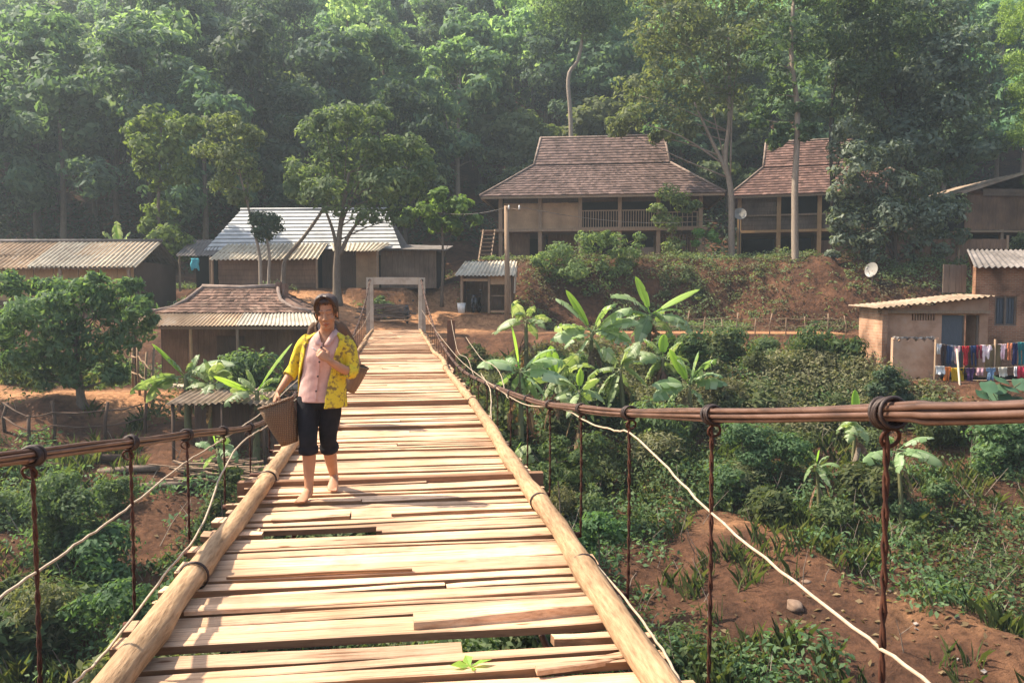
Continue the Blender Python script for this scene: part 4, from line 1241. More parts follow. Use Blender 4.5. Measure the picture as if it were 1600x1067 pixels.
# lean-to: pale side wall, front wall with vents and a doorway
mb = MB()
LX, LF, LB = 13.82, 30.0, 31.7
mb.add([(LX, LF - .3, -.7), (LX, LB, -.7), (LX, LB, 2.72), (LX, LF - .3, 2.58), (LX + .2, LF - .3, -.7), (LX + .2, LB, -.7), (LX + .2, LB, 2.72), (LX + .2, LF - .3, 2.58)],
       [(0, 3, 2, 1), (4, 5, 6, 7), (0, 4, 7, 3), (1, 2, 6, 5), (3, 7, 6, 2), (0, 1, 5, 4)])
mb.build('side_wall', M['mudbrick'], h8)
mb = MB()
dz = 2.40
mb.bx(LX + .2, 15.05, LF, LF + .18, -.6, 2.62)
mb.bx(15.05, 15.95, LF, LF + .18, -.6, 2.15)
n = 9
for i in range(n + 1):
    x = 15.05 + .9 * i / n; mb.bx(x - .022, x + .022, LF + .01, LF + .17, 2.15, 2.40)
mb.bx(15.05, 15.95, LF, LF + .18, 2.40, 2.72)
mb.bx(15.95, 16.2, LF, LF + .18, -.6, 2.80)
mb.bx(16.2, 17.62, LF, LF + .18, 2.36, 2.95)
mb.bx(17.62, BX - .003, LF, LF + .9, -.6, 3.1)
mb.build('front_wall', M['plaster'], h8)
part_box('back_wall', M['shade_inside'], h8, (LX + .2, BX - .01, LB + .3, LB + .4, -.6, 2.6))
dr = part_box('door', M['shutter'], h8, (16.22, 17.02, LF + .06, LF + .11, .02, 2.34))
part_box('frame', M['wood_grey'], dr, (17.02, 17.08, LF + .04, LF + .14, .02, 2.34), (17.56, 17.615, LF + .04, LF + .14, .02, 2.34))
part_box('handle', M['black_metal'], dr, (16.93, 16.97, LF + .02, LF + .06, 1.1, 1.22))
mb = MB(); corr(mb, (13.45, 29.35, 2.62), (18.0, 29.7, 3.08), (18.0, 31.9, 3.16), (13.45, 31.9, 2.70), 20, .03, 3); mb.build('lean_to_roof', M['cement_brown'], h8)
part_box('roof_beam', M['wood_post'], h8, (13.7, 17.9, 29.82, 29.92, 2.42, 2.52))
mb = MB(); boards(mb, 17.0, 17.93, 31.5, 3.2, 4.3, .24); mb.build('gable_board', M['wood_grey'], h8)
part_box('floor', M['concrete'], h8, (LX, 26, 29.0, 31.5, -.7, .0))
mb = MB()
vs, fs = [], []
nn = 26
for i in range(nn + 1):
    x = LX + .22 + (15.72 - LX - .22) * i / nn
    top = 1.46 + .06 * math.sin(i * 1.3) + rh.uniform(-.06, .05)
    vs += [(x, 29.28, -1.1), (x, 29.28, top), (x, 29.46, top + .03), (x, 29.46, -1.1)]
for i in range(nn):
    for j in range(4): fs.append((i * 4 + j, i * 4 + 4 + j, i * 4 + 4 + (j + 1) % 4, i * 4 + (j + 1) % 4))
fs += [(0, 1, 2, 3), tuple(nn * 4 + j for j in (3, 2, 1, 0))]
mb.add(vs, fs)
gw = mb.build('yard_wall', M['plaster']); gw.location = (0, 0, -3.0)
tag(gw, 'low stained plaster wall with crumbled top in front of the brick lean-to', 'wall')
mb = MB()
for i in range(60):
    x = rh.uniform(14.1, 15.6); a = rh.uniform(0, 6)
    mb.box((x, 29.37 + rh.uniform(-.06, .06), 1.5 + rh.uniform(0, .05)), (rh.uniform(.04, .14), rh.uniform(.03, .1), rh.uniform(.02, .07)), Matrix.Rotation(a, 3, 'Z') @ Matrix.Rotation(rh.uniform(-.5, .5), 3, 'X'))
rbm = mb.build('rubble', M['litter']); rbm.location = (0, 0, -3.0); tag(rbm, 'broken brick and scraps heaped along the top of the low plaster wall', 'rubble', None, 'stuff')

# ---- boarded enclosure wall at the foot of the big dark tree
f1 = thing('board_fence', 'brown board fence below the dark tree, left of the brick gable', 'fence', (21.8, 44.3, 0))
mb = MB(); boards(mb, -2.6, 5.6, 0, 1.35, 3.25, .35, .04, .01); mb.build('panel', M['wood_wall'], f1)
for x in (-2.6, .1, 2.9, 5.6):
    mb = MB(); mb.tube([(x, -.06, .4), (x, -.06, 3.45)], .07, 7); mb.build('post', M['wood_post'], f1)

# ================================================================ SMALL THINGS
def bar_fence(name, label, pts, hgt, r, m, rails=(.55,), rr=.012, lean=.06, rail_m=None):
    p0 = pts[0]
    root = thing(name, label, 'fence', p0)
    for p in pts:
        q = p - p0
        mb = MB(); h = hgt * rh.uniform(.75, 1.2)
        mb.tube([q - Vector((0, 0, .2)), q + Vector((rh.uniform(-lean, lean), rh.uniform(-lean, lean), h * .5)), q + Vector((rh.uniform(-lean, lean) * 2, 0, h))], [r, r * .95, r * .85], 7)
        mb.build('post', M[m], root, True)
    for k in rails:
        mb = MB()
        path = []
        for a, b_ in zip(pts[:-1], pts[1:]):
            path.append(a - p0 + Vector((0, -r, hgt * k + rh.uniform(-.03, .03)))); path.append(a.lerp(b_, .5) - p0 + Vector((0, -r, hgt * k - .05)))
        path.append(pts[-1] - p0 + Vector((0, -r, hgt * k)))
        mb.tube(path, rr, 5); mb.build('rail', M[rail_m or m], root, True)
    return root


bar_fence('bamboo_fence', 'thin stake fence along the red path below the earth bank',
          [ground_at(px, 37.0 + .0006 * (px - 1000)) for px in (1000, 1040, 1075, 1102, 1128, 1152, 1180, 1203, 1228, 1260, 1292, 1322)], .95, .028, 'wood_post', (.45, .8), .014)
bar_fence('post_fence', 'weathered post and pole fence on the left bank terrace', [ground_at(px, Y) for px, Y in ((2, 25.6), (40, 25.0), (78, 25.6), (160, 25.4), (222, 26))], 1.15, .06, 'wood_dark', (.45, .85), .026)
bar_fence('stake_fence', 'stakes and poles beside the yard of the low tiled house', [ground_at(px, Y) for px, Y in ((205, 29.2), (216, 28.9), (224, 28.6), (236, 28.2))], 2.0, .05, 'wood_post', (.4, .7), .03)
mb = MB(); mb.box((0, 0, .9), (.34, .3, 2.2), taper=.92)
rp_ = mb.build('gate_post', mat('red_post_wood', (.24, .095, .045), (.14, .05, .028), 6, (4, 4, .8))); rp_.location = ground_at(705, 33.5); tag(rp_, 'square reddish post standing beside the right side of the bridge', 'post')
pw = Vector((P(705, 520, 33.5).x, 33.5, P(705, 500, 33.5).z)); rp_.location = (pw.x, 33.5, pw.z - 2.0)
mb = MB(); mb.box((0, 0, 0), (.26, .24, 2.4)); 
bpole = thing('utility_pole', 'grey wooden utility pole with overhead wire in front of the booth', 'pole', ground_at(792, 40.3))
zt = P(792, 322, 40.3).z - bpole.location.z
mb = MB(); mb.tube([(0, 0, -.4), (.02, 0, zt * .5), (-.03, 0, zt)], [.15, .13, .11], 10, jit=.04, rnd=rh); mb.build('shaft', M['wood_post'], bpole, True)
mb = MB(); mb.tube([(-.05, -.16, zt - .1), (.7, -.16, zt - .25)], .03, 6); mb.build('crossarm', M['wood_post'], bpole)
for x in (.1, .62):
    mb = MB(); mb.tube([(x, -.16, zt - .2), (x, -.16, zt + .02)], [.05, .035], 8); mb.build('insulator', M['white'], bpole, True)


def sagwire(name, a, b_, sag, r, m, parent=None, n=24):
    mb = MB(); a, b_ = Vector(a), Vector(b_)
    mb.tube([a.lerp(b_, i / n) - Vector((0, 0, sag * 4 * (i / n) * (1 - i / n))) for i in range(n + 1)], r, 5)
    return mb.build(name, M[m], parent, True)


sagwire('wire', (.62, -.16, zt - .05), P(1135, 342, 50) - bpole.location, .5, .014, 'cement_dark', bpole)
sagwire('wire', (.1, -.16, zt - .05), P(690, 333, 44.5) - bpole.location, .2, .014, 'cement_dark', bpole)


def sat_dish(label, loc, diam, face, pole):
    root = thing('satellite_dish', label, 'satellite dish', loc)
    f = Vector(face).normalized()
    u = f.cross(Vector((0, 0, 1))).normalized(); w_ = u.cross(f)
    mb = MB(); vs, fs = [], []
    for side_ in (0, 1):
        for j in range(7):
            r = diam / 2 * j / 6
            for k in range(24):
                a = 2 * math.pi * k / 24
                vs.append(Vector((0, 0, pole)) + u * r * math.cos(a) + w_ * r * math.sin(a) + f * (.5 * r * r / diam - .015 * side_))
    for side_ in (0, 1):
        o = side_ * 7 * 24
        for j in range(6):
            for k in range(24):
                q = (o + j * 24 + k, o + j * 24 + (k + 1) % 24, o + (j + 1) * 24 + (k + 1) % 24, o + (j + 1) * 24 + k)
                fs.append(q if not side_ else q[::-1])
    mb.add(vs, fs); mb.build('reflector', M['dish'], root, True)
    mb = MB(); mb.tube([(0, 0, -.3), (0, 0, pole - .05)], .035, 8); mb.tube([(0, 0, pole - .1), Vector((0, 0, pole)) - f * .02], .03, 6); mb.build('mast', M['wood_grey'], root, True)
    mb = MB(); c = Vector((0, 0, pole)); mb.tube([c - w_ * diam * .48 + f * .05, c + f * diam * .5], .012, 5); mb.tube([c + u * diam * .45 + f * .05, c + f * diam * .5], .008, 5); mb.tube([c + f * diam * .45, c + f * diam * .58], .035, 8); mb.build('feed_arm', M['dish'], root, True)


YD = 43.6
while True:
    q = P(1363, 422, YD); zb = hzf(q.x, YD)
    if zb < q.z - .75: break
    YD -= .1
sat_dish('white satellite dish on a mast in front of the board fence', (q.x, YD, zb), .8, (-.86, -.46, .22), q.z - zb)
q = P(1156, 335, 50.3); zb = hzf(q.x, 50.3)
sat_dish('pale round satellite dish beside the tall trunk between the two stilt houses', (q.x, 50.3, zb), .8, (-.15, -.9, .35), q.z - zb)


# ---- motorbikes
def motorbike(label, loc, rz, group=None):
    root = thing('motorbike', label, 'motorbike', loc, rz, group)
    for y in (-.62, .62):
        mb = MB(); mb.torus((0, y, .29), .245, .048, (1, 0, 0), 26, 8); wl = mb.build('wheel', M['rubber'], root, True)
        mb = MB(); mb.torus((0, y, .29), .195, .014, (1, 0, 0), 24, 6)
        for k in range(10):
            a = k * math.pi / 5; mb.tube([(0, y, .29), (.0, y + .19 * math.cos(a), .29 + .19 * math.sin(a))], .006, 4)
        mb.tube([(-.06, y, .29), (.06, y, .29)], .04, 10); mb.build('rim', M['chrome'], wl, True)
    mb = MB(); mb.tube([(0, -.46, .85), (0, -.3, .55), (0, .1, .45), (0, .45, .52), (0, .7, .72)], [.05, .07, .08, .07, .05], 8); mb.tube([(.09, .62, .29), (.09, .05, .42)], .022, 6); mb.tube([(-.09, .62, .29), (-.09, .05, .42)], .022, 6); mb.build('frame', M['black_metal'], root, True)
    mb = MB()
    for x in (-.09, .09): mb.tube([(x, -.62, .29), (x, -.5, .62), (x * .7, -.42, .92)], .026, 8)
    mb.build('fork', M['chrome'], root, True)
    mb = MB(); mb.ell((0, -.12, .62), (.15, .24, .17), 14, 9); mb.ell((0, -.32, .55), (.2, .12, .26), 12, 8); mb.build('tank', M['black_metal'], root, True)
    mb = MB(); mb.ell((0, .32, .76), (.13, .42, .065), 14, 8); mb.build('seat', M['rubber'], root, True)
    mb = MB(); mb.ell((0, .02, .34), (.14, .2, .14), 12, 8); mb.tube([(.14, .0, .27), (.15, .4, .27), (.15, .8, .36)], [.03, .04, .05], 8); mb.build('engine', M['chrome'], root, True)
    mb = MB(); mb.tube([(-.36, -.26, .98), (-.12, -.4, .95), (.12, -.4, .95), (.36, -.26, .98)], .017, 7); hb_ = mb.build('handlebar', M['black_metal'], root, True)
    for x in (-.3, .3):
        mb = MB(); mb.tube([(x * .8, -.34, .97), (x * 1.1, -.36, 1.14)], .007, 5); mb.ell((x * 1.15, -.37, 1.17), (.07, .015, .045), 10, 6); mb.build('mirror', M['black_metal'], hb_, True)
    mb = MB(); mb.ell((0, -.5, .86), (.075, .06, .075), 14, 9); mb.build('headlight', M['chrome'], root, True)
    mb = MB()
    for y, a0, a1 in ((-.62, .2, 2.2), (.62, .9, 2.9)):
        pts = [(0, y + .32 * math.cos(a0 + (a1 - a0) * k / 8) * (1 if y > 0 else 1), .29 + .32 * math.sin(a0 + (a1 - a0) * k / 8)) for k in range(9)]
        mb.tube(pts, .035, 6)
    mb.build('mudguard', M['black_metal'], root, True)
    return root


motorbike('dark motorbike parked inside the open booth', P(744, 489, 41.7), R(-12))
q = ground_at(634, 41.2)
motorbike('black motorbike parked just beyond the bridge portal', q, R(14))

# ---- laundry by the brick house
cl = thing('clothesline', 'two washing lines on bamboo poles in front of the brick house', 'clothesline', (15.8, 29.0, -3.1))
o0 = Vector((15.8, 29.0, -3.1))
UP = [P(x, y, 28.9) - o0 for x, y in ((1460, 536), (1500, 541), (1560, 538), (1640, 530))]
LO = [P(x, y, 28.7) - o0 for x, y in ((1460, 571), (1500, 575), (1560, 574), (1640, 570))]
for px in (1462, 1555, 1640):
    q = P(px, 530, 28.9) - o0; mb = MB(); mb.tube([(q.x, q.y, -1.0), (q.x, q.y, q.z)], .035, 7); mb.build('pole', M['wood_post'], cl, True)
q = P(1495, 545, 28.6) - o0; mb = MB(); mb.tube([(q.x + .05, q.y - .5, -1.6), (q.x, q.y, q.z)], .035, 7); mb.build('prop', M['cement_roof'], cl, True)
for L in (UP, LO):
    mb = MB(); mb.tube(smooth_path(L, 20), .007, 5); mb.build('line', M['wire'], cl, True)


def garment(name, label, px, line, wpx, hpx, col, kind='flat', col2=None):
    Y = 28.9 if line == 0 else 28.7
    k = Y / FPX
    py = np.interp(px, [1460, 1500, 1560, 1640], [536, 541, 538, 530] if line == 0 else [571, 575, 574, 570])
    c = P(px, py, Y)
    wd, hg = wpx * k, hpx * k
    nx_, nz_ = 12, 14
    ph = rh.uniform(0, 6)
    vs, fs = [], []
    for j in range(nz_ + 1):
        v = j / nz_
        for i in range(nx_ + 1):
            u = i / nx_ - .5
            ww = wd
            if kind == 'shirt': ww = wd * (1.0 if v < .35 else .62)
            if kind == 'trousers': ww = wd * (1 - .15 * v)
            x = u * ww
            y = .035 * math.sin(u * 11 + ph) * (.4 + v) + .02 * math.sin(v * 6 + ph)
            z = -v * hg * (1 - .05 * math.sin(u * 9 + ph) * v) + (.0 if v else .0)
            vs.append((x + .02 * math.sin(v * 5 + ph), y, z))
    for j in range(nz_):
        for i in range(nx_):
            if kind == 'shirt' and j / nz_ < .06 and 4 < i < 7: continue
            if kind == 'trousers' and j / nz_ > .3 and i in (5, 6): continue
            a = j * (nx_ + 1) + i
            fs.append((a, a + 1, a + nx_ + 2, a + nx_ + 1))
    mb = MB(); mb.add(vs, fs)
    o = mb.build(name, cloth('cloth_' + name + str(px), col, col2), None, True)
    o.location = c
    o.modifiers.new('thick', 'SOLIDIFY').thickness = .012
    tag(o, label, 'garment', 'washing hung by the brick house')


GS = [('blouse', 'small white blouse at the left end of the upper line', 1467, 0, 9, 16, (.62, .58, .55), 'shirt'),
      ('trousers', 'dark brown trousers beside the small white blouse', 1475, 0, 8, 34, (.05, .03, .028), 'trousers'),
      ('shirt', 'dark blue shirt left of the pink and white striped top', 1484, 0, 10, 30, (.035, .06, .13), 'shirt'),
      ('top', 'pink and white top between the dark blue shirt and the red one', 1496, 0, 10, 27, (.60, .22, .22), 'shirt', (.6, .5, .5)),
      ('shirt', 'bright red shirt on the upper line', 1509, 0, 11, 30, (.52, .03, .04), 'shirt'),
      ('trousers', 'navy trousers right of the bright red shirt', 1522, 0, 11, 31, (.025, .04, .11), 'trousers'),
      ('blouse', 'floral pink and white blouse in the middle of the upper line', 1542, 0, 20, 26, (.72, .45, .47), 'shirt', (.75, .7, .68)),
      ('skirt', 'olive brown skirt below the floral blouse', 1553, 0, 24, 36, (.16, .11, .055), 'flat'),
      ('blouse', 'white flowered blouse beside the orange top', 1566, 0, 12, 24, (.74, .62, .62), 'shirt', (.7, .35, .4)),
      ('top', 'orange top between the white flowered blouse and the navy one', 1578, 0, 9, 26, (.62, .20, .10), 'shirt'),
      ('shirt', 'navy shirt between the orange top and the teal trousers', 1586, 0, 9, 34, (.03, .03, .09), 'shirt'),
      ('trousers', 'teal green trousers at the right end of the upper line', 1596, 0, 11, 36, (.03, .18, .19), 'trousers'),
      ('cloth', 'small white cloth on the lower line', 1469, 1, 14, 13, (.70, .68, .66), 'flat'),
      ('shirt', 'orange shirt beside the yellow towel on the lower line', 1480, 1, 11, 22, (.55, .16, .04), 'shirt'),
      ('towel', 'mustard yellow towel on the lower line', 1496, 1, 20, 27, (.55, .33, .02), 'flat'),
      ('shorts', 'black shorts hung over the mustard yellow towel', 1502, 1, 12, 9, (.02, .02, .03), 'trousers'),
      ('cloth', 'row of small red cloth at the right end of the lower line', 1597, 1, 14, 18, (.50, .04, .07), 'flat'),
      ('shirt', 'faded grey shirt hung behind the dark blue shirt on the upper line', 1489, 0, 9, 24, (.25, .25, .28), 'shirt'),
      ('shorts', 'maroon shorts left of the floral blouse', 1531, 0, 11, 20, (.22, .03, .05), 'trousers'),
      ('shirt', 'dark purple shirt on the lower line right of the towel', 1516, 1, 13, 24, (.07, .03, .09), 'shirt'),
      ('cloth', 'small pink cloth in the middle of the lower line', 1532, 1, 11, 12, (.62, .35, .38), 'flat'),
      ('shirt', 'faded blue shirt in the middle of the lower line', 1548, 1, 14, 20, (.16, .24, .36), 'shirt'),
      ('cloth', 'cream cloth on the lower line below the white flowered blouse', 1567, 1, 14, 15, (.6, .55, .45), 'flat'),
      ('sock', 'small white sock left of the red cloth on the lower line', 1587, 1, 5, 15, (.7, .66, .66), 'flat')]
for g in GS: garment(g[0], g[1], *g[2:7], kind=g[7], col2=g[8] if len(g) > 8 else None)

# ---- low shelter under the left bananas, logs and stakes on the left terrace
ls = thing('low_shelter', 'low shelter roofed with grey sheets behind the left banana plants', 'shelter', ground_at(350, 25.2))
zz = ls.location.z
top = P(350, 618, 25.2).z - zz
mb = MB(); corr(mb, (-1.5, -1.05, top - .16), (.3, -1.0, top - .1), (.25, 1.0, top + .14), (-1.4, 1.0, top + .12), 9, .035, 3); corr(mb, (.2, -.9, top - .08), (1.75, -1.1, top - .15), (1.6, .9, top + .1), (.2, 1.0, top + .17), 8, .035, 3)
mb.build('roof', M['cement_brown'], ls)
for x in (-1.3, .2, 1.5):
    for y in (-.9, .9):
        mb = MB(); mb.tube([(x, y, -.5), (x, y, top - .12 + (.14 if y > 0 else 0))], .05, 7); mb.build('post', M['wood_dark'], ls, True)
mb = MB(); boards(mb, -1.3, 1.5, .8, -.4, top - .1, .22); mb.build('back_wall', M['wood_dark'], ls)
for i, (px, Y, L, r, a, lab) in enumerate(((120, 24.2, 2.6, .13, .2, 'long dark log lying on the terrace below the post fence'), (195, 23.6, 2.0, .11, -.3, 'pale split log on the terrace left of the fire wood heap'),
                                     (52, 23.4, 2.2, .12, .1, 'weathered log on the terrace at the left edge'), (258, 23.0, 1.7, .10, .5, 'short leaning log below the low shelter'))):
    g = ground_at(px, Y); d = Vector((math.cos(a), math.sin(a) * .4, .1 * math.sin(i * 2))) * L / 2
    mb = MB(); mb.tube([-d, d * .1 + Vector((0, 0, .03)), d], [r, r * .95, r * .85], 10, jit=.06, rnd=rh)
    o = mb.build('log', M['wood_grey' if i % 2 else 'wood_dark'], None, True); o.location = g + Vector((0, 0, r * .8)); tag(o, lab, 'log')
mb = MB()
for k in range(60):
    a = rh.uniform(-.5, .5); c = Vector((rh.uniform(-1.3, 1.3), rh.uniform(-.5, .5), rh.uniform(.05, .55))); d = Vector((math.cos(a), rh.uniform(-.4, .4), rh.uniform(-.25, .25))) * rh.uniform(.3, .8)
    mb.tube([c - d, c + d], rh.uniform(.015, .045), 5)
o = mb.build('firewood_heap', M['wood_post']); o.location = ground_at(330, 23.6); tag(o, 'untidy heap of sticks and firewood below the left banana plants', 'firewood', None, None)
mb = MB()
for k in range(50):
    a = rh.uniform(-.6, .6); c = Vector((rh.uniform(-1.0, 1.0), rh.uniform(-.5, .5), rh.uniform(.05, .9))); d = Vector((math.cos(a), rh.uniform(-.4, .4), rh.uniform(-.2, .2))) * rh.uniform(.3, .7)
    mb.tube([c - d, c + d], rh.uniform(.02, .05), 5)
o = mb.build('wood_pile', M['wood_grey']); o.location = ground_at(600, 40.6); tag(o, 'grey wood pile seen through the left half of the portal', 'firewood')
mb = MB(); mb.tube([P(1342, 700, 24.5), P(1330, 745, 24.2), P(1300, 790, 23.6)], [.07, .09, .11], 8)
tag(mb.build('bare_trunk', M['bark'], None, True), 'leaning bare trunk on the right bank beside the drooping banana', 'trunk')
mb = MB(); q = P(1493, 700, 26); mb.tube([q - Vector((0, 0, .5)), P(1495, 655, 26)], [.045, .04], 7); tag(mb.build('white_stake', M['white'], None, True), 'short white stake on the slope below the washing lines', 'stake')

# ================================================================ TREES ONE CAN TELL APART
tree_px('broad_tree', 'low broad mango tree with a dense rounded crown on the left terrace', 'tree', (125, 27.5),
        [(60, 500, 48), (118, 478, 48), (170, 468, 42), (202, 520, 36), (18, 505, 42), (-30, 540, 45), (120, 540, 50), (60, 556, 42), (172, 556, 38), (118, 588, 26), (214, 480, 22, -.5), (10, 565, 36), (90, 452, 26), (140, 450, 26), (20, 448, 26), (206, 448, 16), (236, 502, 12), (152, 434, 13), (56, 448, 18), (228, 468, 10), (180, 588, 18), (70, 595, 18)],
        [(124, 600), (120, 560), (118, 500)], .16, .06, 'leaf_mid', 'bark', .27, 24, .34, seed=3, droop=.55, fill=.32)
tree_px('slender_tree', 'slender tree with bright yellow-green top between the long shed and the tin roof', 'tree', (250, 45.6),
        [(245, 188, 28), (213, 203, 20), (284, 203, 24), (302, 197, 18), (232, 235, 30), (276, 240, 30), (248, 278, 24), (226, 262, 16), (290, 278, 18), (250, 330, 22), (234, 352, 16), (262, 372, 28), (288, 388, 22), (240, 392, 20)],
        [(249, 440), (247, 370), (248, 300), (252, 200)], .17, .05, 'leaf_bright', 'bark', .36, 22, .5, seed=5)
tree_px('thin_tree', 'thin forked tree with sparse greyish crown left of the tin roof', 'tree', (408, 41.2),
        [(350, 200, 28), (382, 213, 24), (330, 240, 24), (368, 258, 34), (345, 288, 24), (396, 282, 20), (402, 215, 16), (372, 310, 18)],
        [(407, 425), (404, 390), (388, 325), (370, 250)], .12, .035, 'leaf_olive', 'bark_pale', .30, 20, .42, seed=6, fill=.1)
tree_px('ivy_clump', 'small rounded clump of leaves on a fork in front of the tin roof', 'tree', (420, 41.0),
        [(408, 343, 18), (424, 350, 20), (414, 368, 14), (404, 358, 12)], [(420, 425), (421, 395), (414, 360)], .09, .04, 'leaf_dark', 'bark_pale', .18, 34, .5, seed=7)
tree_px('shade_tree', 'large spreading tree with olive crown over the right end of the tin roof', 'tree', (527, 41.8),
        [(545, 188, 34), (502, 220, 38), (582, 218, 40), (550, 262, 50), (622, 250, 40), (652, 232, 26), (480, 268, 34), (600, 298, 44), (520, 308, 38), (640, 292, 36), (460, 300, 22), (662, 264, 22), (572, 338, 24), (622, 340, 22), (505, 190, 20), (590, 180, 20)],
        [(526, 430), (528, 390), (534, 340), (545, 270)], .24, .08, 'leaf_olive', 'bark', .33, 20, .42, seed=8, fill=.12,
        extra_trunks=[([(443,), (443, 425), (448, 402), (472, 374), (500, 335), (520, 300)], .14, .06), ([(528, 400), (520, 360), (505, 320)], .12, .05), ([(530, 400), (550, 360), (580, 325)], .13, .05)])
tree_px('papaya_tree', 'small bright papaya-like tree left of the big stilt house', 'tree', (690, 44.5),
        [(688, 315, 22), (660, 330, 17), (720, 324, 19), (678, 348, 18), (706, 352, 17), (742, 345, 13), (640, 335, 10)], [(692, 400), (690, 350)], .09, .05, 'leaf_bright', 'bark', .34, 18, .6, seed=9, fill=.05)
tree_px('arching_shrub', 'wide arching shrub on top of the earth bank in front of the big stilt house', 'shrub', (915, 45.0),
        [(880, 398, 24), (922, 382, 24), (960, 384, 25), (850, 405, 16), (992, 392, 15), (900, 428, 26), (940, 428, 28), (976, 418, 20), (922, 452, 18), (866, 428, 18), (838, 412, 9), (1000, 372, 9), (905, 368, 8), (945, 366, 8)], [], .09, .03, 'leaf_lime', 'bark', .24, 24, .32, seed=10, fill=.2)
tree_px('young_tree', 'young narrow tree beside the railing of the big stilt house', 'tree', (1050, 48.2),
        [(1045, 302, 18), (1062, 318, 18), (1030, 330, 15), (1077, 324, 11), (1046, 352, 20), (1025, 345, 11), (1088, 320, 8), (1052, 384, 18), (1066, 400, 13)], [(1051, 395), (1048, 340)], .08, .03, 'leaf_lime', 'bark', .26, 20, .4, seed=12, fill=.1)
tree_px('tall_tree', 'tall pale forked trunk with wide crown between the two stilt houses', 'tree', (1145, 49.0),
        [(1000, 150, 42), (1050, 110, 50), (1100, 60, 55), (1060, 40, 50), (1150, 78, 50), (1020, 60, 46), (1100, 148, 46), (985, 188, 28), (1052, 186, 32), (1110, -14, 55), (1172, 18, 42), (1142, 138, 38), (964, 200, 20), (1030, -14, 46), (1032, 214, 18), (1080, 205, 16)],
        [(1143, 395), (1142, 300), (1133, 250), (1140, 180), (1138, 60)], .24, .09, 'leaf_olive', 'bark_pale', .36, 12, .42, seed=13, fill=.08,
        extra_trunks=[([(1138, 275), (1122, 240), (1105, 205), (1085, 160)], .15, .06)])
tree_px('tall_tree', 'tall straight trunk standing in the bank, in front of the smaller stilt house roof', 'tree', (1243, 45.4),
        [(1200, 150, 30), (1240, 118, 40), (1222, 60, 42), (1272, 66, 36), (1188, 186, 20), (1262, 168, 24), (1230, 0, 46), (1282, 8, 38), (1192, 95, 26), (1226, 204, 14), (1214, 222, 14), (1262, 205, 16)],
        [(1243, 420), (1242, 300), (1246, 180), (1236, 80), (1240, 0)], .24, .09, 'leaf_mid', 'bark_pale', .36, 12, .42, seed=14, fill=.08)
tree_px('tall_tree', 'thin dark trunk at the right end of the smaller stilt house roof', 'tree', (1303, 47.0),
        [(1300, 60, 42), (1342, 36, 48), (1322, 128, 34), (1382, 58, 52), (1352, 116, 40), (1310, -10, 40), (1300, 170, 22), (1370, -10, 46)],
        [(1302, 400), (1300, 300), (1298, 190), (1310, 100)], .15, .06, 'leaf_mid', 'bark_dark', .36, 18, .42, seed=15, fill=.08)
tree_px('dark_tree', 'huge dark tree towering behind the trees on the right', 'tree', (1436, 49.5),
        [(1400, 150, 60), (1460, 120, 65), (1502, 180, 55), (1430, 228, 55), (1370, 200, 50), (1500, 90, 50), (1400, 60, 56), (1462, 40, 52), (1530, 232, 42), (1352, 100, 42), (1332, 170, 36), (1480, 258, 38), (1420, 0, 46), (1360, 240, 34), (1340, 60, 40), (1330, 110, 36)],
        [], .4, .12, 'leaf_grey', 'bark_dark', .42, 20, .45, seed=16, fill=.2)
tree_px('grey_tree', 'low wide grey-green tree above the board fence, hiding the second stilt house', 'tree', (1402, 44.2),
        [(1340, 298, 30), (1390, 288, 32), (1432, 298, 36), (1328, 340, 30), (1380, 338, 40), (1432, 348, 40), (1472, 330, 32), (1462, 378, 32), (1410, 392, 30), (1350, 382, 30), (1322, 378, 22), (1492, 370, 18), (1320, 268, 22), (1318, 232, 26), (1300, 400, 12), (1345, 250, 32), (1385, 245, 32), (1330, 200, 24), (1308, 300, 18), (1306, 350, 16)],
        [(1400, 425), (1398, 380), (1395, 330)], .18, .07, 'leaf_grey', 'bark_dark', .33, 24, .42, seed=17, fill=.15,
        extra_trunks=[([(1432,), (1432, 420), (1425, 380)], .15, .08), ([(1372,), (1375, 420), (1385, 380)], .12, .06)])
tree_px('bamboo_clump', 'bright feathery bamboo at the top right edge', 'bamboo', (1660, 46.0),
        [(1602, 40, 30), (1592, 98, 26), (1612, 158, 34), (1604, 208, 24), (1582, 18, 20), (1574, 58, 14), (1640, 100, 50), (1650, 200, 50), (1640, 20, 46), (1660, 290, 40), (1588, 140, 16)], [(1655, 300), (1640, 100)], .16, .05, 'leaf_bright', 'bark', .26, 28, .2, seed=18, droop=.8, fill=.2,
        extra_trunks=[([(1670,), (1668, 300), (1630, 60)], .08, .03), ([(1650,), (1640, 300), (1605, 60)], .08, .03)])
tree_px('leafy_sapling', 'pale leafy sapling at the right edge above the brick house roof', 'tree', (1612, 45.2), [(1594, 374, 13), (1614, 380, 18), (1606, 392, 14), (1630, 370, 20)], [], .06, .03, 'leaf_olive', 'bark', .22, 30, .4, seed=19)
tree_px('pale_trunk_tree', 'tall tree with a crooked pale trunk standing out of the dark wood above the ridge', 'tree', (893, 64.0),
        [(915, -10, 60), (872, 10, 42), (952, 12, 46), (930, 50, 26), (900, -50, 50)], [(892, 200), (888, 122), (904, 92), (912, 40), (915, -10)], .2, .1, 'leaf_mid', 'bark_pale', .34, 16, .45, seed=20, tips=False)
tree_px('garden_shrub', 'thin leafy shrub by the lower boards of the big stilt house', 'shrub', (1100, 47.8), [(1092, 365, 11), (1112, 368, 10), (1086, 380, 7), (1120, 376, 7)], [(1102, 400), (1100, 372)], .03, .015, 'leaf_bright', 'bark', .22, 22, .5, seed=21)
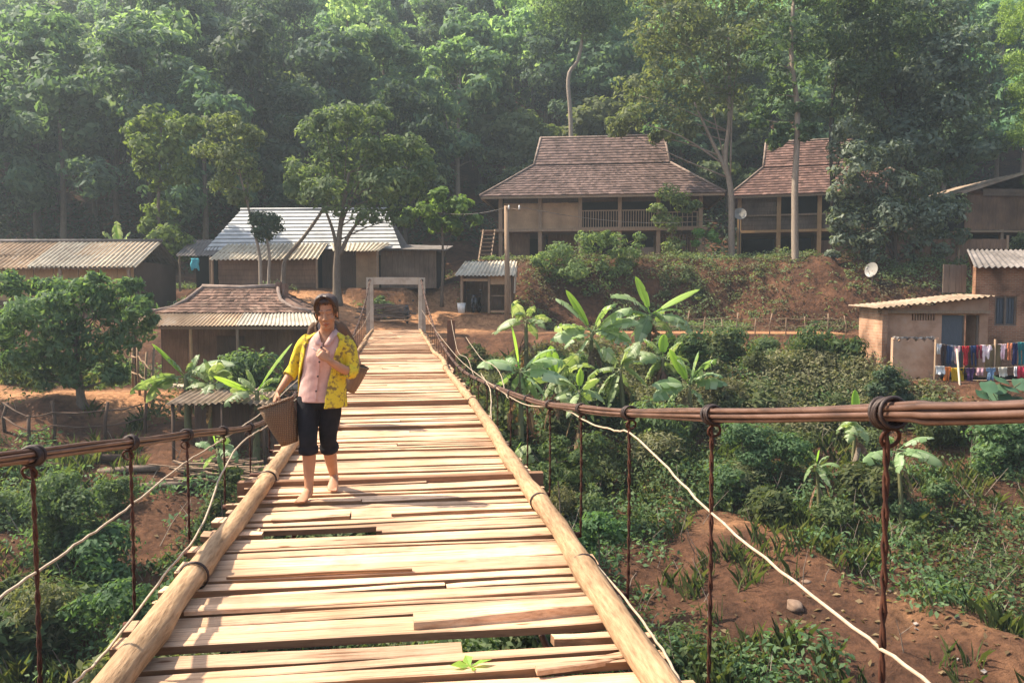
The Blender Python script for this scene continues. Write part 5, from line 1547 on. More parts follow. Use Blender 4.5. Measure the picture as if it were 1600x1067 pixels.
tree_px('garden_shrub', 'dark round shrub at the foot of the tall forked trunk', 'shrub', (1138, 46.8), [(1120, 420, 18), (1145, 424, 20), (1130, 440, 16), (1165, 432, 12)], [], .04, .02, 'leaf_dark', 'bark', .17, 34, .45, seed=22)
tree_px('garden_shrub', 'dry pale shrub on the earth bank left of the tall forked trunk', 'shrub', (1060, 45.2), [(1045, 440, 22), (1070, 432, 18), (1085, 455, 18), (1040, 462, 16)], [], .04, .02, 'leaf_olive', 'bark', .15, 26, .4, seed=23, fill=.1)
tree_px('garden_shrub', 'flowering weed with pale blossoms under the satellite dish', 'shrub', (1345, 42.9), [(1332, 446, 8), (1346, 452, 7), (1386, 442, 9), (1378, 452, 7)], [], .03, .015, 'dry', 'bark', .13, 34, .6, seed=24)
tree_px('garden_shrub', 'dark shrub at the corner of the brick lean-to', 'shrub', (1385, 27.6), [(1382, 588, 20), (1400, 600, 18), (1375, 612, 18), (1410, 618, 16)], [], .04, .02, 'leaf_dark', 'bark', .14, 40, .5, seed=25)
tree_px('garden_shrub', 'leafy shrub behind the portal beside the wood pile', 'shrub', (598, 42.4), [(592, 470, 9), (604, 478, 10), (615, 484, 9), (590, 488, 9)], [], .03, .015, 'leaf_mid', 'bark', .18, 30, .5, seed=26)
# bank shrubs in the ravine
for i, (px, Y, ls_, lf_, lab) in enumerate((
        (95, 19.0, [(90, 770, 48), (130, 790, 40), (60, 800, 40), (110, 830, 40), (150, 830, 30)], 'leaf_mid', 'rounded green shrub in the ravine under the left cable'),
        (210, 15.5, [(190, 935, 50), (250, 950, 50), (290, 930, 40), (130, 960, 45), (220, 985, 45)], 'leaf_mid', 'wide green shrub low in the ravine beside the left edge log'),
        (60, 16, [(40, 960, 40), (70, 1000, 45), (20, 1020, 45)], 'leaf_bank', 'shrub at the bottom left corner of the ravine'),
        (345, 19.5, [(350, 770, 24), (335, 800, 28), (362, 740, 18), (320, 830, 26)], 'leaf_bank', 'leafy shrub growing up beside the left edge of the deck'),
        (880, 22, [(870, 700, 28), (900, 720, 30), (860, 740, 26), (930, 690, 26)], 'leaf_bank', 'bright weedy bush under the right cable near the deck'),
        (940, 17.5, [(930, 820, 32), (960, 835, 28), (915, 850, 28)], 'leaf_mid', 'round bush in the ravine right of the deck'),
        (1180, 24.5, [(1150, 680, 34), (1200, 690, 36), (1240, 700, 34), (1180, 720, 36)], 'leaf_mid', 'dense bush on the right bank below the cable'),
        (1420, 22.5, [(1400, 790, 34), (1440, 800, 30), (1470, 770, 30), (1420, 830, 30)], 'leaf_mid', 'dense bush at the foot of the slope behind the nearest right hanger'),
        (1560, 23.5, [(1540, 720, 34), (1580, 740, 34), (1600, 700, 34), (1560, 770, 28)], 'leaf_mid', 'bush at the right edge below the washing'),
        (1300, 24, [(1290, 790, 34), (1330, 770, 32), (1260, 780, 30), (1320, 810, 26)], 'leaf_bank', 'yellow-green bush below the leaning bare trunk'),
        (1210, 31, [(1180, 565, 22), (1215, 570, 24), (1250, 575, 24), (1230, 600, 22), (1160, 590, 20)], 'leaf_bank', 'weedy pale bush just below the stake fence'),
        (1300, 31, [(1280, 580, 22), (1310, 590, 20), (1290, 610, 20)], 'leaf_bank', 'weedy bush left of the brick lean-to'),
        (740, 32, [(735, 545, 14), (755, 555, 14), (745, 575, 14), (722, 560, 12)], 'leaf_bank', 'small bush beside the reddish post'))):
    rn_ = np.random.default_rng(900 + i)
    full = [(l[0] + rn_.uniform(-6, 6), l[1], l[2] * .8) for l in ls_]
    tree_px('bank_shrub', lab, 'shrub', (px, Y), full, [], .03, .012, lf_, 'bark', .14, 34, .42, seed=60 + i, fill=.15, sub=.5)
# branch reaching in at the left edge
b0 = Vector((-12.2, 12, hzf(-12.2, 12)))
et = thing('edge_tree', 'thin tree whose leafy twig reaches in at the left edge', 'tree', b0)
mb = MB(); mb.tube(smooth_path([(0, 0, -.2), (.3, 0, 4), (.2, 0, 8), (1.2, 0, 10.8), (3.2, 0, 11.6), (4.25, 0, 11.3)], 24), [.14 - .125 * i / 23 for i in range(24)], 8); mb.build('trunk', M['bark'], et, True)
rng = np.random.default_rng(77)
cp = [((4.2, 0, 11.35), .28), ((4.1, .1, 10.95), .25), ((3.6, 0, 11.6), .6), ((2.6, .2, 11.8), .8), ((1.5, -.2, 11.6), .9), ((.5, .3, 10.5), .9)]
pt, nr = crown_pts(cp, rng, 22, .5, .1); V, Fc = leaf_cloud(pt, nr, .2, rng, .45, .3); mesh_np('crown', V, Fc, M['leaf_olive'], et)

# ================================================================ FOREST: prototypes, then one object for every tree of the hillside
protos = []
for k in range(9):
    rng = np.random.default_rng(300 + k)
    Ht = rng.uniform(8.5, 13.5); W = rng.uniform(2.6, 4.0)
    root = thing('forest_tree', None, None, (0, 0, 0))
    lob = []
    nl = int(rng.integers(11, 17))
    for i in range(nl):
        a = i * 2.4 + rng.uniform(-.4, .4); v = rng.uniform(.34, 1.0)
        rad = W * math.sqrt(max(.06, 1 - ((v - .58) / .5) ** 2)) * rng.uniform(.45, .9)
        lob.append(((rad * math.cos(a), rad * math.sin(a), Ht * v), (rng.uniform(.85, 1.5),) * 2 + (rng.uniform(.7, 1.1),)))
    lob.append(((0, 0, Ht * .98), 1.3)); lob.append(((0, 0, Ht * .7), 1.9))
    mb = trunk_mesh([(0, 0, -.6), (rng.uniform(-.3, .3), 0, Ht * .35), (rng.uniform(-.4, .4), rng.uniform(-.3, .3), Ht * .9)], .22, .07, [c for c, r in lob], rng, 7)
    mb.build('trunk', M[['bark', 'bark_pale', 'bark_dark'][k % 3]], root, True)
    pt, nr = crown_pts(lob, rng, 17, .45, .10)
    V, Fc = leaf_cloud(pt, nr, rng.uniform(.46, .60), rng, [.45, .38, .5, .42][k % 4], .3)
    mesh_np('crown', V, Fc, M[['forest_mid', 'forest_light', 'forest_dark', 'forest_mid', 'forest_light', 'forest_dark', 'leaf_olive', 'forest_mid', 'forest_light'][k]], root)
    protos.append(root)
rf_ = random.Random(4)
spots = []
Y = 53.5
row = 0
while Y < 132:
    step = 5.3 + (Y - 53) * .034
    xm = Y * .70 + 5
    x = -xm + rf_.uniform(0, step)
    while x < xm:
        xx, yy = x + rf_.uniform(-1.2, 1.2), Y + rf_.uniform(-1.5, 1.5)
        ok = True
        if xx > -4.5 and yy < 64.5: ok = False
        if -20.5 < xx <= -4.5 and yy < 56.5: ok = False
        if 27 < xx < 40 and yy < 60: ok = False
        if ok: spots.append((xx, yy))
        x += step
    Y += step * .92; row += 1
used = [False] * len(protos)
LABELS = {True: 'leafy tree of the dense wood covering the hillside above the village'}
cnt = 0
for xx, yy in spots:
    k = rf_.choice([0, 0, 1, 1, 2, 3, 3, 4, 5, 6, 6, 7, 7, 8, 8]) if yy > 67 else rf_.choice([2, 5, 0, 3])  # front rows pick dark leaves more often, painting in the wood's lower shade
    if not used[k]: o = protos[k]; used[k] = True
    else: o = copy_tree(protos[k])
    o.location = (xx, yy, hzf(xx, yy) - .2)
    o.rotation_euler = (0, 0, rf_.uniform(0, 6.28))
    sc = rf_.uniform(.95, 1.45); o.scale = (sc * rf_.uniform(.9, 1.15), sc * rf_.uniform(.9, 1.15), sc)
    tag(o, LABELS[True], 'tree', 'trees of the wooded hillside')
    cnt += 1
for k in range(len(protos)):
    if not used[k]:
        for ch in list(protos[k].children): bpy.data.objects.remove(ch)
        bpy.data.objects.remove(protos[k])
print('forest trees', cnt)

def inside(x, y, boxes):
    k = np.zeros(len(x), bool)
    for x0, x1, y0, y1 in boxes: k |= (x > x0) & (x < x1) & (y > y0) & (y < y1)
    return k


HOUSES = [(15.2, 23, 25.6, 29.2), (-15.3, -6.9, 29.5, 36), (-19, -5.5, 43, 51), (-31.5, -18.4, 39.5, 46.5), (-2.5, 14.6, 49, 59), (14.4, 27, 50.5, 59), (13.4, 27, 29, 37), (-2.4, 1.2, 40.8, 44), (27, 39, 47, 55), (13.8, 21, 28.4, 29.2)]


def worn_at(x, y):
    ix = np.clip(np.searchsorted(XS, x), 0, len(XS) - 1); iy = np.clip(np.searchsorted(YS, y), 0, len(YS) - 1)
    return PATH[iy, ix]


def bare_at(x, y):
    ix = np.clip(np.searchsorted(XS, x), 0, len(XS) - 1); iy = np.clip(np.searchsorted(YS, y), 0, len(YS) - 1)
    return BARE[iy, ix]


# ================================================================ BANANAS
def banana_leaf(mb, base, tip, width, rng, arch=.22, torn=.5, side=None):
    base, tip = Vector(base), Vector(tip)
    L = (tip - base).length
    mid = base.lerp(tip, .5) + Vector((0, 0, arch * L))
    n = 15
    pts = []
    for i in range(n + 1):
        t = i / n
        pts.append(base * (1 - t) ** 2 + mid * 2 * t * (1 - t) + tip * t * t)
    dirs = [(pts[min(i + 1, n)] - pts[max(0, i - 1)]).normalized() for i in range(n + 1)]
    tilt = rng.uniform(-.9, .9) if side is None else side
    t0 = 3
    for sgn in (-1, 1):
        vs, fs = [], []
        drop = rng.uniform(.05, .5)
        for i in range(t0, n + 1):
            u = (i - t0) / (n - t0)
            wd = width * .5 * (math.sin(math.pi * min(1, u * .93 + .07)) ** .55) if u < 1 else 0.0
            d = dirs[i]
            sd = d.cross(Vector((0, 0, 1)))
            if sd.length < .2: sd = d.cross(Vector((0, 1, 0)))
            sd.normalize()
            up = sd.cross(d).normalized()
            sd2 = (sd * math.cos(tilt) + up * math.sin(tilt))
            up2 = sd2.cross(d).normalized()
            e1 = pts[i] + sd2 * sgn * wd * .55 + up2 * wd * (.28 - drop * .3)
            e2 = pts[i] + sd2 * sgn * wd * (1.0 if rng.random() > .1 else .8) + up2 * wd * (.30 - drop) - d * wd * .12
            vs.append((pts[i], e1, e2))
        k = 0
        while k < len(vs) - 1:      # runs between tears
            run = len(vs) - 1 - k if torn < .1 else max(1, int(rng.exponential(1.0 / torn)) + 1)
            run = min(run, len(vs) - 1 - k)
            dz = Vector((0, 0, -rng.uniform(0, .2) * width * torn * 2))
            vv, ff = [], []
            for j in range(run + 1):
                a, b_, c = vs[k + j]
                sh = Vector()
                if j == run and torn > .1 and k + run < len(vs) - 1: sh = (vs[k + j - 1][2] - c) * .35
                vv += [a, b_ + dz * .4, c + dz + sh]
            for j in range(run):
                q = j * 3
                ff += [(q, q + 1, q + 4, q + 3), (q + 1, q + 2, q + 5, q + 4)]
                if sgn < 0: ff[-2] = ff[-2][::-1]; ff[-1] = ff[-1][::-1]
            mb.add(vv, ff)
            k += run
    mb.tube([p - Vector((0, 0, .004)) for p in pts], [max(.004, .022 * (1 - i / n) * (L / 1.6)) for i in range(n + 1)], 5)


def banana(label, apex, Y, tips, seed, wd=.42, stem=.11, group=None, name='banana_plant'):
    rng = np.random.default_rng(seed)
    a = P(apex[0], apex[1], Y)
    g = Vector((a.x + rng.uniform(-.2, .2), Y, 0)); g.z = hzf(g.x, Y)
    root = thing(name, label, 'banana plant', g)
    hgt = max(.3, a.z - g.z)
    a = a - g
    mb = MB(); mb.tube(smooth_path([(0, 0, -.15), (a.x * .4, 0, hgt * .55), a + Vector((0, 0, .05))], 8), [stem * (1.15 - .6 * i / 7) for i in range(8)], 10, jit=.04, rnd=rh); mb.build('stem', M['banana_stem'], root, True)
    mb = MB(); my = MB(); ny_ = 0
    tips = list(tips)
    for k in range(3 if stem > .08 else 1):
        q0 = tips[int(rng.integers(1, len(tips)))]; tips.append((q0[0] * .75 + apex[0] * .25 + rng.uniform(-14, 14), q0[1] * .6 + apex[1] * .4 + rng.uniform(0, 30)))
    for t in tips:
        young = len(t) > 2 and t[2]
        dy = rng.uniform(-.8, .5) if not young else -.15
        tp = P(t[0], t[1], Y + dy) - g
        st_ = a + Vector((rng.uniform(-.05, .05), rng.uniform(-.05, .05), rng.uniform(-.12, .08)))
        L = (tp - st_).length
        if young: banana_leaf(my, st_, tp, wd * (t[3] if len(t) > 3 else .75), rng, .06, 0, rng.uniform(.4, .8) * rng.choice([-1, 1])); ny_ += 1
        else: banana_leaf(mb, st_, tp, min(wd, L * .42) * rng.uniform(.85, 1.15), rng, rng.uniform(.16, .34), rng.uniform(.5, 1.0))
    mb.build('leaf', M['banana'], root, True)
    md = MB()
    for k in range(4 if stem > .08 else 2):
        an = rng.uniform(0, 6.28); s0_ = a * rng.uniform(.62, .9)
        banana_leaf(md, s0_, s0_ + Vector((math.cos(an) * .45, math.sin(an) * .45, -hgt * rng.uniform(.3, .55))), wd * .5, rng, .35, 1.2)
    o = md.build('dead_leaf', M['dry'], root, True); o['label'] = 'brown dead leaves hanging along the stem'
    if ny_:
        o = my.build('young_leaf', M['banana_young'], root, True)
    return root


banana('banana plant with a broad upright yellow-green leaf beside the right cable', (814, 578), 26, [(799, 510, True, 1.1), (757, 566), (884, 566), (772, 606), (852, 622), (745, 574), (868, 545), (826, 640), (892, 596), (790, 560)], 1, .55)
banana('banana plant with a tall bright leaf in the middle of the row', (925, 520), 31, [(884, 453, True, .8), (868, 466), (988, 482), (962, 474), (1004, 506), (882, 542), (866, 512), (942, 562), (984, 540), (900, 565), (860, 530)], 2, .6)
banana('tallest banana plant at the right of the row with two bright leaves', (1018, 492), 33, [(993, 432, True, .8), (1094, 452, True, .6), (954, 463), (958, 502), (1066, 486), (1078, 508), (984, 530), (1052, 526), (1000, 535), (1088, 525), (1040, 500)], 3, .6)
banana('banana plant with broad grey-green leaves in front of the row', (968, 578), 28, [(938, 545), (1002, 534), (918, 590), (1012, 604), (972, 634), (932, 622), (1006, 566), (950, 640), (985, 540)], 4, .62)
banana('low banana plant with wide leaves right of the row, above the right cable', (1076, 602), 28, [(1046, 545, True, .7), (1092, 548), (1130, 588), (1138, 602), (1018, 602), (1040, 636), (1102, 640), (1020, 624), (1058, 560), (1120, 560)], 5, .58)
banana('small banana plant with pale leaves by the red path near the utility pole', (822, 502), 32, [(800, 473), (776, 516), (862, 500), (836, 478), (852, 512), (768, 522), (805, 490)], 6, .5)
banana('banana plant with a big arching leaf at the corner of the low tiled house', (290, 588), 26.5, [(237, 537, True, .85), (312, 553), (332, 574), (342, 592), (203, 612), (228, 622), (368, 570), (302, 566), (262, 560), (320, 612)], 7, .55)
banana('banana plant with a bright leaning leaf beside the walking person', (402, 612), 24.6, [(384, 576), (333, 588, True, .9), (457, 536, True, .7), (432, 590), (350, 632), (425, 642), (372, 590), (440, 610), (360, 612)], 8, .5)
banana('small pale banana plant alone on the right bank below the cable', (1275, 727), 22, [(1262, 704), (1296, 712), (1312, 728), (1256, 752), (1290, 748), (1280, 702, True, .6), (1300, 742)], 9, .3, .06)
banana('drooping dry banana plant by the nearest right hanger', (1402, 704), 22, [(1384, 680), (1460, 684), (1466, 732), (1348, 722), (1442, 714), (1472, 722), (1406, 736), (1420, 735)], 10, .34, .07)
banana('low banana sucker with a bright leaf close to the right edge log', (797, 722), 20, [(815, 690, True, .7), (788, 700), (836, 718), (842, 738), (770, 742), (808, 750), (830, 700)], 11, .32, .06)
banana('banana sucker with one upright leaf on the bank left of the cable tie', (1338, 660), 24.6, [(1336, 608, True, .6), (1318, 652), (1362, 650), (1325, 688), (1356, 690), (1308, 672)], 12, .4, .06)
banana('low banana sucker beneath the left cable', (340, 702), 21.5, [(352, 682), (305, 692), (352, 742), (318, 728), (372, 716), (330, 670, True, .5)], 13, .36, .06)
banana('banana plant whose pale leaf rises behind the long shed', (185, 392), 47.5, [(182, 345), (160, 362), (204, 362), (150, 385), (215, 384), (178, 352, True, .7)], 14, .55, .09)
banana('crowded banana plant between the upright-leaved one and the tallest one', (868, 590), 27, [(840, 548), (905, 552), (822, 582), (912, 590), (846, 630), (890, 636), (860, 540, True, .8), (930, 575), (815, 610)], 21, .55)
banana('banana plant with grey drooping leaves behind the low one above the right cable', (1036, 560), 30, [(1005, 528), (1068, 535), (1000, 565), (1078, 568), (1015, 595), (1060, 600), (1038, 522, True, .7), (985, 555), (1090, 590)], 22, .55)
banana('short banana plant half hidden under the right cable near the row', (905, 612), 25.5, [(872, 590), (938, 592), (865, 622), (945, 628), (885, 650), (928, 655), (908, 576, True, .6)], 23, .42, .08)
banana('banana plant with tattered pale leaves in front of the posts of the tiled house', (330, 600), 26, [(300, 578), (362, 582), (290, 606), (372, 606), (318, 560), (345, 562), (310, 632), (356, 634)], 24, .45, .08)
# bushes of the banks, one object each
bp_ = []
for k in range(5):
    rng = np.random.default_rng(700 + k)
    root = thing('bank_bush', None, None, (0, 0, 0))
    lob = [((rng.uniform(-.55, .55), rng.uniform(-.5, .5), rng.uniform(.25, 1.0)), (rng.uniform(.3, .5),) * 3) for _ in range(8)]
    mb = trunk_mesh([(0, 0, -.2), (0, 0, .3), (.05, 0, .8)], .03, .012, [c for c, r in lob], rng, 6); mb.build('stem', M['bark'], root, True)
    pt, nr = crown_pts(lob, rng, 95, .5, .2); V, Fc = leaf_cloud(pt, nr, [.15, .19, .13, .22, .16][k], rng, [.42, .3, .5, .38, .25][k], .3)
    mesh_np('crown', V, Fc, M[['leaf_mid', 'leaf_bank', 'leaf_olive', 'leaf_bank', 'leaf_dusty'][k]], root)
    bp_.append(root)
rq_ = random.Random(12); us = [0] * 5; nb = 0
for t_ in range(600):
    if nb >= 88: break
    xx, yy = rq_.uniform(-18, 26), rq_.uniform(13, 34)
    tt = xx * math.cos(YAW) + yy * math.sin(YAW)
    a1 = np.array([xx]); b1 = np.array([yy])
    if abs(xx) > yy * .68 or inside(a1, b1, HOUSES)[0] or bare_at(a1, b1)[0] > .25 or (abs(tt) < 2.2 and yy > 28) or (xx > 15 and 23.5 < yy < 29.3): continue
    if (yy < 22 and xx > 2 and rq_.random() < .92) or (xx < -4 and yy > 20.5 and rq_.random() < .8): continue
    k = rq_.randrange(5)
    if us[k]: o = copy_tree(bp_[k])
    else: o = bp_[k]; us[k] = 1
    o.location = (xx, yy, hzf(xx, yy) - .1); sc = rq_.uniform(.7, 1.45); o.scale = (sc * rq_.uniform(.9, 1.3), sc, sc * rq_.uniform(.75, 1.25)); o.rotation_euler = (0, 0, rq_.uniform(0, 6.28))
    tag(o, 'ordinary leafy bush, one of many growing wild on the ravine banks', 'bush', 'wild bushes of the ravine banks'); nb += 1
# taro by the washing
ta = thing('taro_plant', 'clump of broad round taro leaves under the washing at the right edge', 'taro plant', ground_at(1562, 27.2))
mb = MB(); ms_ = MB()
rng = np.random.default_rng(91)
for k, (px, py, r) in enumerate(((1545, 602, .34), (1565, 592, .36), (1580, 606, .34), (1552, 616, .32), (1595, 598, .34), (1572, 620, .3), (1535, 614, .28), (1590, 622, .3), (1608, 610, .32), (1560, 606, .3))):
    c = P(px, py, 27.2 + rng.uniform(-.4, .3)) - ta.location
    ms_.tube(smooth_path([(rng.uniform(-.15, .15), 0, -.05), (c.x * .6, c.y * .5, c.z * .7), c], 6), .012, 5)
    tl_ = Matrix.Rotation(rng.uniform(.2, .7), 3, 'X') @ Matrix.Rotation(rng.uniform(-.4, .4), 3, 'Y')
    vs = [c]
    for j in range(14):
        a_ = 2 * math.pi * j / 14
        rr = r * (1 - .32 * max(0, math.cos(a_ - math.pi / 2)) ** 6 + .15 * max(0, math.cos(a_ + math.pi / 2)) ** 3)
        vs.append(c + tl_ @ Vector((rr * .8 * math.cos(a_), rr * math.sin(a_), -.1 * rr + .03 * math.sin(3 * a_))))
    mb.add(vs, [(0, 1 + j, 1 + (j + 1) % 14) for j in range(14)])
ms_.build('stem', M['banana_stem'], ta, True); mb.build('leaf', leafmat('taro_leaf', (.04, .10, .05), (.055, .13, .065), (.075, .15, .08), .3, .45, 0.05), ta, True)

# ================================================================ GROUND COVER
def scatter(n, x0, x1, y0, y1, rng, thr, fs=.28, seed=0):
    x = rng.uniform(x0, x1, n); y = rng.uniform(y0, y1, n)
    m_ = fbm(x * fs, y * fs, 3, seed) + rng.normal(size=n) * .05
    t = (x * math.cos(YAW) + y * math.sin(YAW)); s = (-x * math.sin(YAW) + y * math.cos(YAW))
    k = (m_ > thr + .28 * bare_at(x, y) + .05 * ((x < -5) & (x > -24) & (y > 20.5) & (y < 29.5))) & ~inside(x, y, HOUSES) & (worn_at(x, y) < .5) & ~((np.abs(t) < 1.9) & (s > 31) & (s < 41)) & (np.abs(x) < y * .70 + 6)
    return x[k], y[k], m_[k]


def clumps(name, label, x, y, m_, rng, rad, nleaf, size, matl, hgt=.7, aspect=.45):
    n = len(x)
    r = rng.uniform(rad[0], rad[1], n) * (.7 + np.clip((m_ - .45) * 3, 0, .8))
    cnt = np.maximum(6, (nleaf * (r / rad[1]) ** 1.6).astype(int))
    ii = np.repeat(np.arange(n), cnt)
    N_ = len(ii)
    e = rand_dirs(N_, rng); e[:, 2] = np.abs(e[:, 2])
    p = np.stack([x, y, hz(x, y)], -1)[ii] + e * (r[ii] * rng.uniform(.35, 1, N_) ** .5)[:, None] * np.array([1, 1, hgt])
    p[:, 2] += .03
    nn = e * .7 + np.array([0, 0, .5]) + rng.normal(size=(N_, 3)) * .45
    nn /= np.linalg.norm(nn, axis=1, keepdims=True)
    V, Fc = leaf_cloud(p, nn, size, rng, aspect, .2)
    return tag(mesh_np(name, V, Fc, M[matl]), label, 'vegetation', None, 'stuff')


rng = np.random.default_rng(5)
x, y, m_ = scatter(6200, -30, 34, 7, 35.2, rng, .46, .25, 1)
clumps('undergrowth', 'tangle of low green bushes and weeds covering the ravine banks', x, y, m_, rng, (.3, .85), 75, .15, 'leaf_bank', .75)
x, y, m_ = scatter(4600, -30, 34, 7, 35.2, rng, .47, .33, 14)
clumps('undergrowth', 'darker broad-leaved weeds growing between the lighter bushes of the banks', x, y, m_, rng, (.25, .7), 60, .17, 'leaf_mid', .8)
x, y, m_ = scatter(2400, 3, 17, 27.0, 34.6, rng, .50, .45, 41)
clumps('undergrowth', 'dusty pale weeds and bushes just below the red path on the right bank', x, y, m_, rng, (.2, .75), 80, .15, 'leaf_dusty', 1.25)
x, y, m_ = scatter(4600, -34, 34, 41.0, 49.5, rng, .43, .3, 21)
clumps('undergrowth', 'weeds and creepers on the upper earth bank and around the yards', x, y, m_, rng, (.2, .6), 45, .16, 'leaf_olive', .7)
x, y, m_ = scatter(5200, -90, 90, 51, 128, rng, .30, .1, 31)
k = ~((x > -6) & (x < 41) & (y < 60.5)) & ~((x > -21) & (x <= -6) & (y < 53))
clumps('undergrowth', 'understorey of the hillside wood between the trunks', x[k], y[k], m_[k] + .15, rng, (.8, 2.1), 60, .46, 'leaf_dark', .85)
x, y, m_ = scatter(1500, -2, 30, 41.0, 47.5, rng, .40, .6, 83)
clumps('undergrowth', 'dry brown creepers and roots on the cut face of the earth bank', x, y, m_, rng, (.15, .45), 30, .14, 'dry_dark', .6)
# grass
x, y, m_ = scatter(9000, -28, 34, 7, 35.4, rng, .43, .4, 8)
n = len(x); B = 13
ii = np.repeat(np.arange(n), B); N_ = len(ii)
h_ = rng.uniform(.2, .62, N_) * np.clip(.6 + (m_[ii] - .43) * 3, .5, 1.3); a_ = rng.uniform(0, 2 * np.pi, N_); ln = rng.uniform(.15, .75, N_) * h_
bx_ = x[ii] + rng.normal(size=N_) * .13; by_ = y[ii] + rng.normal(size=N_) * .13; bz_ = hz(bx_, by_) - .02
wv = .012 * np.ones(N_)
V = np.empty((N_, 5, 3))
ca, sa = np.cos(a_), np.sin(a_)
for q, (t, wk) in enumerate(((0, -1), (0, 1), (.55, .8), (1, 0), (.55, -.8))):
    V[:, q, 0] = bx_ + ca * ln * t * t - sa * wv * wk; V[:, q, 1] = by_ + sa * ln * t * t + ca * wv * wk; V[:, q, 2] = bz_ + h_ * (t - .25 * t * t * (ln / h_))
tag(mesh_np('grass', V.reshape(-1, 3), np.arange(N_ * 5).reshape(N_, 5), M['grass']), 'coarse grass growing over the red earth banks', 'grass', None, 'stuff')
# dry leaves and scraps in the stream bed and on the slope by the brick house
x = np.concatenate([rng.normal(14.5, 1.0, 420), rng.normal(10.5, 2.4, 500), rng.uniform(-16, 16, 500)]); y = np.concatenate([rng.normal(27.4, 1.0, 420), rng.normal(17.5, 2.0, 500), rng.uniform(9, 30, 500)])
p = np.stack([x, y, hz(x, y) + .03], -1); nn = np.array([0, 0, 1.0]) + rng.normal(size=p.shape) * .35; nn /= np.linalg.norm(nn, axis=1, keepdims=True)
V, Fc = leaf_cloud(p, nn, .17, rng, .6, 0)
tag(mesh_np('leaf_litter', V, Fc, M['dry']), 'dry brown leaves strewn over the slope by the brick house and the ravine floor', 'leaf litter', None, 'stuff')
# dead stems and twigs standing in the growth
x, y, m_ = scatter(1500, -26, 32, 9, 36, rng, .36, .5, 55)
mb = MB()
for xx, yy in zip(x[:800], y[:800]):
    b_ = Vector((xx, yy, hzf(xx, yy) - .03)); h = rh.uniform(.3, 1.1); d = Vector((rh.uniform(-.6, .6), rh.uniform(-.6, .6), 1)) * h
    mb.tube([b_, b_ + d * .5 + Vector((rh.uniform(-.08, .08), 0, .03)), b_ + d], [.013, .010, .005], 4, False)
    if rh.random() < .6: mb.tube([b_ + d * .55, b_ + d * .55 + Vector((rh.uniform(-.3, .3), rh.uniform(-.2, .2), .25))], [.008, .004], 4, False)
tag(mb.build('dead_stems', M['bark_pale']), 'dry dead stems and twigs standing among the bank weeds', 'twigs', None, 'stuff')
mb = MB()
for k in range(80):
    if k < 60: xx, yy = rh.gauss(12.3, 1.1), rh.gauss(20.5, 1.6)
    else: xx, yy = rh.gauss(9.5, 2.2), rh.gauss(15.5, 1.8)
    mb.box((xx, yy, hzf(xx, yy) + .03), (rh.uniform(.04, .15), rh.uniform(.03, .1), rh.uniform(.01, .04)), Matrix.Rotation(rh.uniform(0, 6), 3, 'Z') @ Matrix.Rotation(rh.uniform(-.5, .5), 3, 'X'))
tag(mb.build('litter', M['litter']), 'pale scraps of rubbish and stones strewn in the gully at the lower right', 'litter', None, 'stuff')
M['stone'] = mat('red_stone', (.20, .13, .09), (.11, .07, .05), 4, c3=(.26, .19, .14))
for k in range(6):
    xx, yy = rh.uniform(5, 14), rh.uniform(12.5, 19); r = rh.uniform(.1, .26)
    mb = MB(); mb.ell((0, 0, 0), (r, r * rh.uniform(.6, .9), r * rh.uniform(.35, .6)), 12, 8, Matrix.Rotation(rh.uniform(0, 6), 3, 'Z'))
    mb.v = [(a * (1 + .2 * math.sin(9 * c / r + k)), b * (1 + .2 * math.sin(7 * a / r + k)), c) for a, b, c in mb.v]
    o = mb.build('stone', M['stone'], None, True); o.location = (xx, yy, hzf(xx, yy) + r * .1)
    tag(o, 'half buried reddish stone on the ravine floor at the lower right', 'stone', 'stones of the ravine floor')

# ================================================================ PEOPLE
def etube(mb, pts, rads, n=20, arc=None, cap=True, fold=0.0, seed=0, frame=None):
    """elliptical loft; rads (across x, across y); arc = list of (a0,a1) per section, angle 0 = -Y (front), pi/2 = +X"""
    pts = [Vector(p) for p in pts]
    vs, fs = [], []
    up = None
    rr = random.Random(seed); ph = [rr.uniform(0, 6.28) for _ in range(4)]
    for i, p in enumerate(pts):
        d = (pts[min(i + 1, len(pts) - 1)] - pts[max(i - 1, 0)]).normalized()
        if frame: d = Vector(frame)
        if up is None: up = Vector((0, 1, 0)) if abs(d.y) < .85 else Vector((0, 0, 1))
        ax = up.cross(d).normalized()           # x-like
        ay = d.cross(ax).normalized(); up = ay
        a0, a1 = arc[i] if arc else (0, 2 * math.pi)
        m = n + 1 if arc else n
        for k in range(m):
            th = a0 + (a1 - a0) * k / n
            f = 1 + fold * (math.sin(5 * th + ph[0] + i * .9) * .6 + math.sin(9 * th + ph[1] - i * 1.7) * .4)
            vs.append(p + ax * (rads[i][0] * f * math.sin(th)) - ay * (rads[i][1] * f * math.cos(th)))
    m = n + 1 if arc else n
    for i in range(len(pts) - 1):
        for k in range(n if not arc else n):
            k2 = (k + 1) % m
            if arc and k == n: continue
            fs.append((i * m + k, i * m + k2, (i + 1) * m + k2, (i + 1) * m + k))
    if cap and not arc:
        fs.append(tuple(range(m))[::-1]); fs.append(tuple((len(pts) - 1) * m + k for k in range(m)))
    mb.add(vs, fs)


def lerp_sections(S, n):
    """S = [(center, rx, ry)] -> n smooth sections"""
    c = smooth_path([s[0] for s in S], n)
    rx = smooth_path([Vector((s[1], s[2], 0)) for s in S], n)
    return c, [(max(.003, v.x), max(.003, v.y)) for v in rx]


